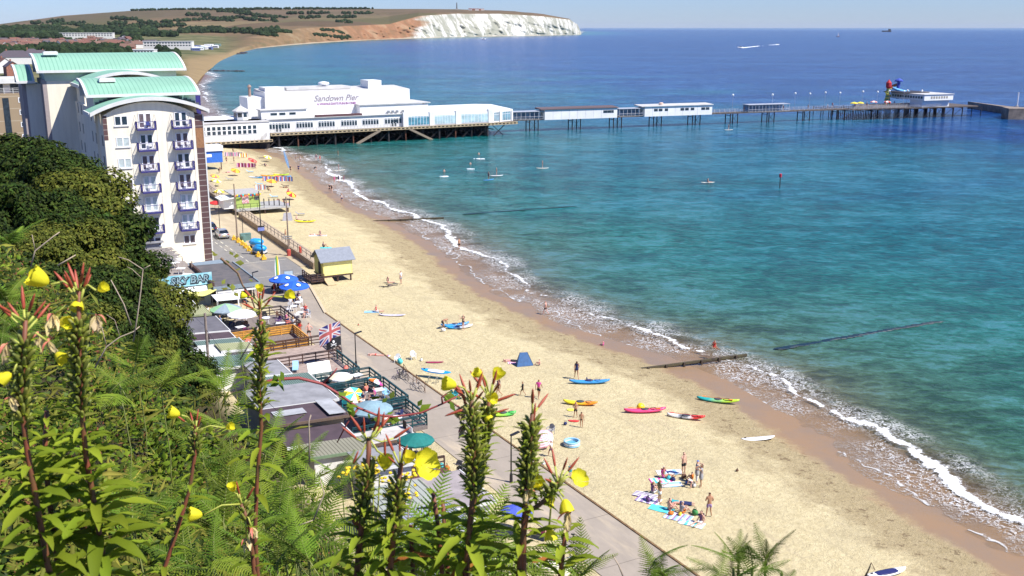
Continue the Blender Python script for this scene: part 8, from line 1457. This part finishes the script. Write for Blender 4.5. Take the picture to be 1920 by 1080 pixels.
NAMED = [(455, 690, 10, 4, .6, 'large fern above the green corrugated roof'), (300, 722, 8.5, 5, .8, 'fern left of centre below the dark grove'), (225, 730, 7.5, 4, .85, 'fern beside the tall red stemmed primrose'), (1228, 1075, 3.0, 3, .26, 'pale fern tip standing alone at the bottom edge over the promenade'), (1385, 1045, 3.0, 5, .2, 'leftmost fern of the bottom right clump over the sand'), (1435, 1062, 3.0, 5, .19, 'right hand fern of the bottom right clump over the sand'), (890, 1050, 3.0, 6, .50, 'big fern under the double seed spike'), (525, 975, 4.6, 6, .7, 'fern right of the wilted primrose at the bottom'), (1090, 1080, 2.9, 3, .28, 'fern at the bottom right of the flowering cluster'), (15, 610, 11, 4, .9, 'fern at the left edge above the primroses'), (15, 455, 15, 5, 1.1, 'fern highest up at the left edge')]
for i, (px, py, d, n, L, lab) in enumerate(NAMED): fern(lab, px, py, d, n, L, i, None, 62 if px > 1000 else 35)
g = random.Random(77)
for px, py, d, L in [(405, 715, 10, .6), (500, 905, 6, .7), (430, 800, 7, .75), (380, 860, 6, .7), (340, 930, 5, .6), (600, 1010, 4.2, .6), (560, 1050, 3.8, .55), (480, 1040, 4, .6), (420, 990, 4.4, .6), (790, 1060, 3.4, .5), (850, 1030, 3.4, .45), (950, 1060, 3.1, .42), (250, 990, 4.2, .6), (610, 930, 6, .6), (560, 880, 7.5, .7), (400, 1060, 3.6, .5), (30, 730, 6, .6), (700, 1040, 3.8, .5), (1000, 1080, 3.0, .4), (350, 1060, 3.8, .5), (640, 900, 7, .6), (520, 1075, 3.6, .5), (420, 735, 9, .7), (255, 690, 9, .8), (450, 880, 6, .7), (500, 840, 8, .8), (540, 930, 6, .65), (530, 1010, 4.4, .55), (570, 980, 5, .6), (580, 1065, 3.6, .5), (490, 960, 5, .6), (430, 930, 5.4, .6), (900, 1075, 3, .45), (860, 1065, 3.1, .45), (920, 1035, 3.2, .42), (820, 1075, 3.2, .4), (1410, 1075, 2.9, .24), (1465, 1085, 2.9, .2), (1375, 1075, 2.9, .24), (1350, 1090, 2.9, .2), (1245, 1090, 2.9, .2), (1070, 1090, 2.9, .25), (10, 560, 12, .9), (40, 640, 10, .8), (0, 680, 8, .8)]: fern('green bracken fern in the cliff undergrowth', px, py, d, g.choice([3, 4, 5]), L, int(px), FG)
PSTEM = mat('primrose_red_stem', (.24, .055, .03), rough=.6, col2=(.12, .07, .025), scale=9); PLEAF = leafmat('primrose_leaf', (.32, .40, .035), (.17, .24, .018), .42, .3, .45); PLEAFR = leafmat('primrose_leaf_red', (.42, .16, .04), (.25, .12, .03), .3, .3); PPOD = mat('primrose_pod', (.24, .25, .035), rough=.6, col2=(.11, .13, .02), scale=20, island=.3)
PBUD = mat('primrose_bud_red', (.34, .035, .022), rough=.5, col2=(.40, .10, .04), scale=14); PPET = mat('primrose_petal', (.86, .80, .04), rough=.55, col2=(.80, .70, .03), scale=20, transl=.35, spec=.2); PWILT = mat('primrose_wilted', (.62, .47, .28), rough=.7, col2=(.75, .68, .2), scale=18, transl=.2); PPINK = mat('primrose_sepal_pink', (.6, .09, .09), rough=.6, col2=(.55, .3, .15), scale=12); PPED = mat('primrose_pedicel', (.40, .42, .07), rough=.6)
def blade(mb, p, d, up, L, w, curl=.5, seg=6, wave=.0):
 d = d.normalized(); side = d.cross(up).normalized(); nrm = side.cross(d); k = len(mb.v); vs_ = []
 for i in range(seg + 1):
  t = i / seg; ww = w * (math.sin(math.pi * min(1, t * .92 + .06)) ** .8); c = p + d * L * t * (1 - .12 * curl * t) - Vector((0, 0, 1)) * L * curl * t * t * .55; off = nrm * ww * .28; wv_ = nrm * (wave * w * math.sin(t * 17))
  vs_ += [c + side * ww * .5 + off + wv_, c, c - side * ww * .5 + off - wv_]
 fs = []
 for i in range(seg): a = 3 * i; fs += [(a, a + 1, a + 4, a + 3), (a + 1, a + 2, a + 5, a + 4)]
 mb.add(vs_, fs)
def flower_mesh(kind, seed):
 g = random.Random(seed); mb = MB()
 for q in range(4):
  a0 = q * math.pi / 2 + g.uniform(-.15, .15); n = 6; v = []
  for i in range(n + 1):
   t = i / n
   for j in range(7):
    u = j / 6 * 2 - 1; w = math.sin(min(1, t * 1.12) * math.pi * .55) * .95; notch = .17 * max(0, 1 - abs(u) * 2.2) * t ** 6; r_ = (t ** .62 * (1 - notch)) * (1 - .10 * u * u * t); a = a0 + u * (.76 if kind == 'open' else .86)
    up = (.62 * t ** 1.5 if kind == 'open' else 1.15 * t ** 1.35) + .07 * math.sin(u * 5 + q + seed) * t + g.uniform(-.012, .012); rad = r_ * (.92 if kind == 'open' else .62); v.append((rad * math.cos(a), rad * math.sin(a), up * .85 + .015 * q))
  mb.add(v, [(i * 7 + j, i * 7 + j + 1, i * 7 + j + 8, i * 7 + j + 7) for i in range(n) for j in range(6)])
 return mb.mesh('flower', True)
FL = {k: [flower_mesh(k, s) for s in range(3)] for k in ('open', 'cup')}
for k in FL:
 for m_ in FL[k]: m_.materials.append(PPET)
def bud_mb(L, r=.0055): mb = MB(); mb.tube([(0, 0, 0), (0, 0, L * .12), (0, .0, L * .5), (0, 0, L * .85), (0, 0, L)], [r * .45, r * .9, r, r * .6, r * .12], 6); return mb
BUDM = bud_mb(1, .08).mesh('bud', True); BUDM.materials.append(PBUD)
def primrose(label, pts, d, pods, leaves, buds, flowers, nlf=30, Ll=.11, seed=0, pd=55, w=.006, sidebuds=(), podlen=.034):
 g = random.Random(seed); W_ = [atd(px, py, d + dd) for (px, py, *e) in pts for dd in [e[0] if e else 0]]; last = W_[-1]; W_.append(Vector((last.x, last.y, gh(last.x, last.y) - .05))); base = W_[-1]
 t = thing('evening_primrose', label, 'flower plant', base); L_ = [q - base for q in W_]; seglen = [(L_[i + 1] - L_[i]).length for i in range(len(L_) - 1)]
 vis = sum(seglen[:-1])
 def pos(f): # f along the visible stem, 0 top .. 1 bottom of the drawn part
  s = f * vis
  for i, sl in enumerate(seglen):
   if s <= sl or i == len(seglen) - 1: return L_[i].lerp(L_[i + 1], min(1.6, s / sl))
   s -= sl
 mb = MB(); mb.tube(list(reversed(L_)), [w * 1.2] + [w * (1.1 - .5 * i / len(L_)) for i in range(len(L_) - 1)], 7); mb.obj('stem', PSTEM, t, True)
 rv = lambda a: Vector((math.cos(a), math.sin(a), 0))
 if pods:
  mb = MB(); bm_ = MB(); n = pd
  for i in range(n):
   f = pods[0] + (pods[1] - pods[0]) * i / n; a = i * 2.39996 + g.uniform(-.2, .2); p = pos(f); sp = math.radians(g.uniform(25, 48)); dr = rv(a) * math.sin(sp) + Vector((0, 0, math.cos(sp))); L = podlen * g.uniform(.8, 1.15) * (1.0 if f > pods[0] + .04 else .8)
   q = p + rv(a) * .004; mb.tube([q, q + dr * L * .3, q + dr * L * .75 + Vector((0, 0, .002)), q + dr * L], [.0028, .0046, .004, .0016], 5); blade(bm_, q, rv(a) * .8 + Vector((0, 0, .5)), Vector((0, 0, 1)), L * g.uniform(1.0, 1.7), .0065, .5, 4)
  mb.obj('seed_pods', PPOD, t, True); bm_.obj('bracts', PLEAF, t, True)
 if leaves:
  mb = MB(); mr = MB()
  for i in range(nlf):
   f = leaves[0] + (leaves[1] - leaves[0]) * i / nlf; a = i * 2.39996 + g.uniform(-.35, .35); p = pos(f); k = g.uniform(.7, 1.2) * (.5 + .6 * min(1, (f - leaves[0]) / max(.01, leaves[1] - leaves[0]) * 2)); tgt = mr if g.random() < .05 and f > .6 else mb; blade(tgt, p, rv(a) + Vector((0, 0, g.uniform(.1, .75))), Vector((0, 0, 1)), Ll * k, Ll * .20 * k, g.uniform(.2, .9), 7, .10)
  mb.obj('leaves', PLEAF, t, True)
  if mr.v: mr.obj('reddened_leaves', PLEAFR, t, True)
 top = pos(0)
 def bud(p, dr, L, stalk=.03):
  b = link('bud', BUDM, None, t); b.location = p + dr * stalk; b.rotation_euler = dr.to_track_quat('Z', 'Y').to_euler(); b.scale = (L * .85, L * .85, L * .88)
  return b
 st = MB()
 for i in range(buds): a = i * 2.39996 + seed; sp = R(g.uniform(12, 62)); dr = (rv(a) * math.sin(sp) + Vector((0, 0, math.cos(sp)))).normalized(); sk = g.uniform(.02, .04); p = pos(g.uniform(0, .05)); st.tube([p, p + dr * sk], [.0022, .0026], 5); bud(p, dr, g.uniform(.035, .055), sk)
 for (px, py, dxp, dyp, L) in sidebuds:
  a_ = atd(px, py, d) - base; b_ = atd(px + dxp, py + dyp, d) - base; dr = (b_ - a_).normalized(); bud(a_, dr, L, 0); j = pos(0.0); st.tube([a_, a_.lerp(j, .5) + Vector((0, 0, -.01)), j], [.0024, .0024, .002], 5)
 for i, (px, py, kind, sz, dxp, dyp) in enumerate(flowers):
  sz *= .75 if kind == 'wilt' else 1
  c = atd(px, py, d - g.uniform(-.03, .03)) - base; dr = Vector((dxp, -.75 if kind == 'open' else -.25, -dyp + .25)).normalized(); ap = min((pos(f_) for f_ in (0, .03, .06, .1, .16)), key=lambda q: (q - c).length); st.tube([ap, ap.lerp(c, .5) + Vector((0, 0, .012)), c - dr * .004], [.0024, .0022, .0026], 5)
  if kind in ('open', 'cup'): o = link('flower', FL[kind][i % 3], None, t); o.location = c; o.rotation_euler = dr.to_track_quat('Z', 'Y').to_euler(); o.scale = (sz * .54,) * 3
  else:
   wm = MB()
   for q in range(6): a = q * 1.05 + g.uniform(-.3, .3); blade(wm, Vector((0, 0, 0)), Vector((.35 * math.cos(a), .35 * math.sin(a), -1)), Vector((math.sin(a), math.cos(a), .1)), sz * g.uniform(.6, 1.1), sz * g.uniform(.25, .5), .3, 5, .12)
   o = wm.obj('wilted_flower', PWILT, t, True); o.location = c; o.rotation_euler = (g.uniform(-.3, .3), g.uniform(-.4, .4), g.uniform(0, 6))
   sm = MB(); blade(sm, Vector((0, 0, 0)), Vector((.6, -.3, .2)), Vector((0, 0, 1)), sz * .95, sz * .2, 1.3, 5); blade(sm, Vector((0, 0, 0)), Vector((-.6, -.2, .3)), Vector((0, 0, 1)), sz * .8, sz * .2, 1.4, 5); sm.obj('sepal', PPINK, o, True)
 if st.v: st.obj('inflorescence', PPED, t, True)
 return t
U = .055
primrose('leftmost primrose with a fan of red buds and drooping wilted blooms at its sides', [(48, 600), (44, 680), (40, 760), (52, 850), (72, 960), (95, 1085)], 2.15, (.08, .40), (.42, 1.0), 7, [(12, 645, 'wilt', .05, -1, .3), (92, 640, 'wilt', .04, 1, .3), (22, 700, 'cup', .045, -.6, .6), (20, 745, 'wilt', .04, 0, 1)], 46, .115, 1, 62)
primrose('tall primrose with the big lemon flower at top left and thick red stem', [(148, 545), (148, 640), (152, 760), (162, 860), (180, 960), (200, 1085)], 2.2, (.10, .42), (.44, 1.0), 9, [(92, 532, 'cup', .070, -.5, -.15), (148, 560, 'cup', .045, 0, .5), (185, 545, 'cup', .036, .8, -.3), (180, 592, 'wilt', .05, .5, .6), (112, 604, 'cup', .045, .5, .2), (100, 590, 'wilt', .05, -.6, .4), (104, 662, 'cup', .045, .6, .6), (78, 625, 'wilt', .05, .2, .6)], 62, .135, 2, 66)
primrose('second stem of bright green leaves between the two left primroses', [(88, 770), (84, 850), (92, 930), (112, 1085)], 2.25, None, (.0, 1.0), 0, [], 44, .12, 3)
primrose('slender primrose in front of the chalets with a crown of orange red buds', [(487, 570), (490, 640), (486, 720), (490, 800), (482, 900), (478, 1000)], 3.0, (.10, .46), (.02, .9), 8, [(464, 556, 'cup', .036, -.7, 0), (533, 556, 'cup', .05, .8, -.1), (488, 548, 'cup', .04, 0, -.5)], 34, .10, 4, 60, .006)
primrose('short primrose with two yellow flowers left of centre', [(366, 800), (366, 850), (355, 920), (330, 1000), (302, 1085)], 2.9, (.06, .2), (.12, 1.0), 5, [(338, 778, 'cup', .058, -.7, -.1), (424, 802, 'cup', .040, .8, -.1)], 34, .085, 5, 18)
primrose('low primrose with yellow flowers and a withered head among the ferns', [(452, 945), (468, 985), (478, 1085)], 2.7, (.05, .3), (.2, 1), 3, [(438, 922, 'cup', .045, -.1, -.8), (380, 965, 'cup', .064, -.7, .1), (472, 990, 'wilt', .05, .2, 1), (462, 1010, 'wilt', .045, 0, 1)], 16, .07, 6, 10)
primrose('left stem of the central primrose pair, with long red buds spreading', [(692, 820), (690, 880), (680, 960), (668, 1085)], 2.25, (.20, .62), (.45, 1.1), 3, [(722, 880, 'cup', .062, .1, -.6), (700, 862, 'wilt', .04, 0, .7)], 40, .095, 7, 46, .007, [(668, 822, -30, -24, .05), (683, 812, -1, -34, .045), (708, 800, 4, -48, .055), (716, 802, 5, -34, .045), (738, 822, 36, -24, .055), (722, 855, -1, -36, .05), (662, 870, 12, -30, .04)], .036)
primrose('right stem of the central primrose pair, bearing the largest open flower', [(752, 868), (744, 930), (738, 1000), (730, 1085)], 2.2, (.16, .68), (.3, 1.1), 5, [(790, 872, 'open', .080, .9, -.25), (762, 868, 'cup', .05, .3, -.6)], 40, .095, 8, 46, .007)
primrose('double spiked primrose packed with seed pods, right spike', [(918, 745), (912, 800), (902, 860), (892, 920), (882, 980), (874, 1085)], 2.25, (.06, .55), (.55, 1.05), 6, [(928, 712, 'cup', .05, .4, -.6), (905, 705, 'cup', .04, -.6, -.2), (912, 745, 'cup', .045, .3, .2), (908, 775, 'cup', .035, .5, .8)], 26, .12, 9, 80, .0065, [(930, 752, 44, -16, .055), (924, 776, 30, -10, .045)])
primrose('double spiked primrose packed with seed pods, left spike', [(884, 750), (886, 810), (888, 870), (886, 930), (880, 990), (872, 1085)], 2.2, (.06, .55), (.6, 1.05), 7, [(856, 723, 'cup', .055, -.7, 0), (862, 765, 'wilt', .04, -.6, .3), (868, 800, 'wilt', .04, -.2, 1)], 22, .13, 10, 72, .0065, [(868, 768, -34, 12, .05), (874, 758, -14, -34, .05)])
primrose('right hand primrose with a bare spike of pods and tangled yellow and wilted blooms', [(998, 775), (994, 830), (990, 890), (985, 950), (980, 1010), (972, 1085)], 2.15, (.06, .52), (.5, 1.0), 2, [(1000, 912, 'cup', .05, .3, -.2), (1018, 935, 'cup', .045, .4, .3), (988, 920, 'wilt', .045, -.4, .3)], 26, .09, 11, 70, .0065, [(1000, 790, 4, -34, .05)])
primrose('side branch of the right hand primrose reaching over the promenade with open yellow flowers', [(1048, 905), (1030, 930), (1010, 948), (988, 960), (982, 1000)], 2.15, (.1, .3), (.2, .9), 5, [(1082, 900, 'open', .050, .6, -.6), (1058, 935, 'cup', .055, .1, .7), (1066, 962, 'wilt', .05, .2, 1), (1030, 990, 'cup', .05, .1, .9), (1010, 918, 'cup', .045, -.3, -.3)], 14, .06, 12, 14)
for lab, pts, d, nl in [('small primrose stem of young leaves right of the flowering cluster', [(1062, 985), (1056, 1030), (1050, 1085)], 2.3, 18), ('leafy primrose stem below the central pair', [(770, 985), (772, 1030), (775, 1085)], 2.4, 26), ('leafy primrose stem right of the bottom ferns', [(830, 940), (835, 1010), (840, 1085)], 2.4, 24), ('broad leaved young stem left of the double spike', [(812, 925), (822, 990), (830, 1085)], 2.35, 20)]: primrose(lab, pts, d, None, (0, 1), 0, [], nl, .10, len(lab))
t = thing('ragwort', 'ragwort with flat heads of tiny golden flowers behind the red buds', 'flower plant', atd(690, 880, 2.9) - Vector((0, 0, .5))); g = random.Random(5); mb = MB(); sm = MB()
for px, py in [(655, 885), (670, 878), (683, 872), (700, 876), (690, 890), (712, 890), (735, 905), (760, 892), (775, 885), (675, 895), (730, 925), (745, 940), (765, 925)]:
 c = atd(px, py, 2.9) - t.location
 for _ in range(9): o_ = Vector((g.gauss(0, .014), g.gauss(0, .014), g.gauss(0, .007))); mb.ball(tuple(c + o_), (.0062, .0062, .004), 6, 4)
 sm.tube([c, Vector((0, 0, .05))], .0022, 4)
mb.obj('flower_heads', mat('ragwort_yellow', (.85, .60, .02), rough=.6), t); sm.obj('stem', PPED, t)
def stemthing(name, label, cat, pts, d, r, m, leaves=(), lm=L_BRI, ls=.05, branches=()):
 Wp = [atd(px, py, d) for px, py in pts]; t = thing(name, label, cat, Wp[-1]); q = [w_ - Wp[-1] for w_ in Wp]; mb = MB(); mb.tube(q, [r * (1 - .6 * i / len(q)) for i in range(len(q))], 5)
 for br in branches: mb.tube([atd(px, py, d) - Wp[-1] for px, py in br], [r * .6, r * .45] + [r * .3] * (len(br) - 2), 4)
 mb.obj('stem', m, t, True)
 if leaves:
  g = np.random.default_rng(int(pts[0][0])); P_ = [];
  for (px, py, k) in leaves:
   for _ in range(k): P_.append(tuple(atd(px + g.normal() * 9, py + g.normal() * 7, d + g.normal() * .06) - Wp[-1]))
  P_ = np.array(P_); me = leaf_mesh('leaves', P_, g.normal(size=P_.shape) * .5 + np.array([[.2, -.6, .8]]), g.uniform(.6, 1.3, len(P_)) * ls, .62); link('leaves', me, lm, t)
 return t
REDS = mat('bramble_red_stem', (.28, .05, .045), rough=.6); BROWNS = mat('brown_stem', (.20, .12, .07), rough=.8)
stemthing('bramble', 'arching dark red bramble stem crossing in front of the grey chalet roofs', 'bramble', [(470, 725), (515, 712), (560, 709), (605, 720), (640, 742), (672, 765), (705, 778), (740, 782), (790, 774), (830, 757), (868, 738)], 4.2, .008, REDS, [(505, 720, 5), (520, 700, 4), (640, 745, 3), (660, 765, 6), (705, 785, 5), (722, 748, 3), (738, 780, 4), (830, 745, 3), (855, 738, 3), (780, 768, 2)], branches=[[(605, 720), (625, 700), (632, 690)], [(672, 765), (650, 795), (632, 830)], [(830, 757), (828, 745), (842, 735)]])
stemthing('bramble', 'thin trailing stem with small yellowish leaves over the road and bar roof', 'bramble', [(414, 484), (428, 496), (446, 512), (455, 535), (470, 555), (482, 590)], 4.5, .006, BROWNS, [(418, 486, 3), (432, 484, 2), (445, 503, 2), (405, 528, 2), (418, 538, 2), (428, 545, 3), (455, 520, 2)], L_OLI, .035)
for lab, pts, br in [('bare pale forked twig standing against the dark grove', [(250, 640), (258, 590), (264, 545), (268, 505), (240, 487), (222, 482)], [[(268, 505), (282, 497)], [(264, 520), (248, 505), (238, 500)]]), ('dry grass stem leaning left of the forked twig', [(246, 610), (232, 570), (208, 525)], []), ('bare twigs at the upper left beside the grove', [(58, 500), (66, 470), (102, 442), (112, 435)], [[(66, 470), (60, 440)]]), ('short pale twig beside the big lemon flower', [(108, 498), (125, 488), (142, 478)], []), ('tangle of grey twigs below the dark grove', [(178, 690), (200, 650), (225, 632), (250, 622), (262, 612)], [[(200, 650), (190, 610)], [(225, 632), (215, 600), (200, 590)]]), ('pale dead stalk left of the blue grey roof', [(760, 1080), (768, 1010), (765, 960), (772, 935), (780, 920)], [[(768, 1010), (790, 1025)], [(765, 960), (760, 940)]]), ('straw coloured broken stalk in the bottom middle', [(588, 975), (600, 945), (608, 925), (600, 900)], [[(588, 975), (560, 985)]]), ('white dead stalk leaning over the promenade at the bottom', [(1170, 1085), (1160, 1060), (1148, 1040)], []), ('thin bare stem in front of the brick walled chalet', [(580, 870), (580, 820), (579, 790), (583, 778)], []), ('dry straw leaning across the slender primrose stem', [(450, 675), (470, 640), (490, 603)], []), ('dark brown withered stalk at the bottom right', [(1620, 1085), (1628, 1070), (1634, 1055), (1640, 1068)], [])]:
 d = 7 if pts[0][1] < 700 else 3.2; stemthing('dead_twig', lab, 'twig', pts, d, .0055 if d > 5 else .0032, DRYT if 'dark' not in lab[:5] else BROWNS, branches=br)
hm = bpy.data.materials.new('haze'); hm.use_nodes = True; hm.node_tree.nodes.clear(); pv = hm.node_tree.nodes.new('ShaderNodeVolumePrincipled'); pv.inputs['Color'].default_value = (.75, .85, 1, 1); pv.inputs['Density'].default_value = .000012
ho = hm.node_tree.nodes.new('ShaderNodeOutputMaterial'); hm.node_tree.links.new(pv.outputs[0], ho.inputs['Volume']); mb = MB(); mb.box(-9000, 62000, -1200, 62000, -25, 175); tag(mb.obj('haze', hm), 'thin summer haze over the bay', None, None, 'stuff')
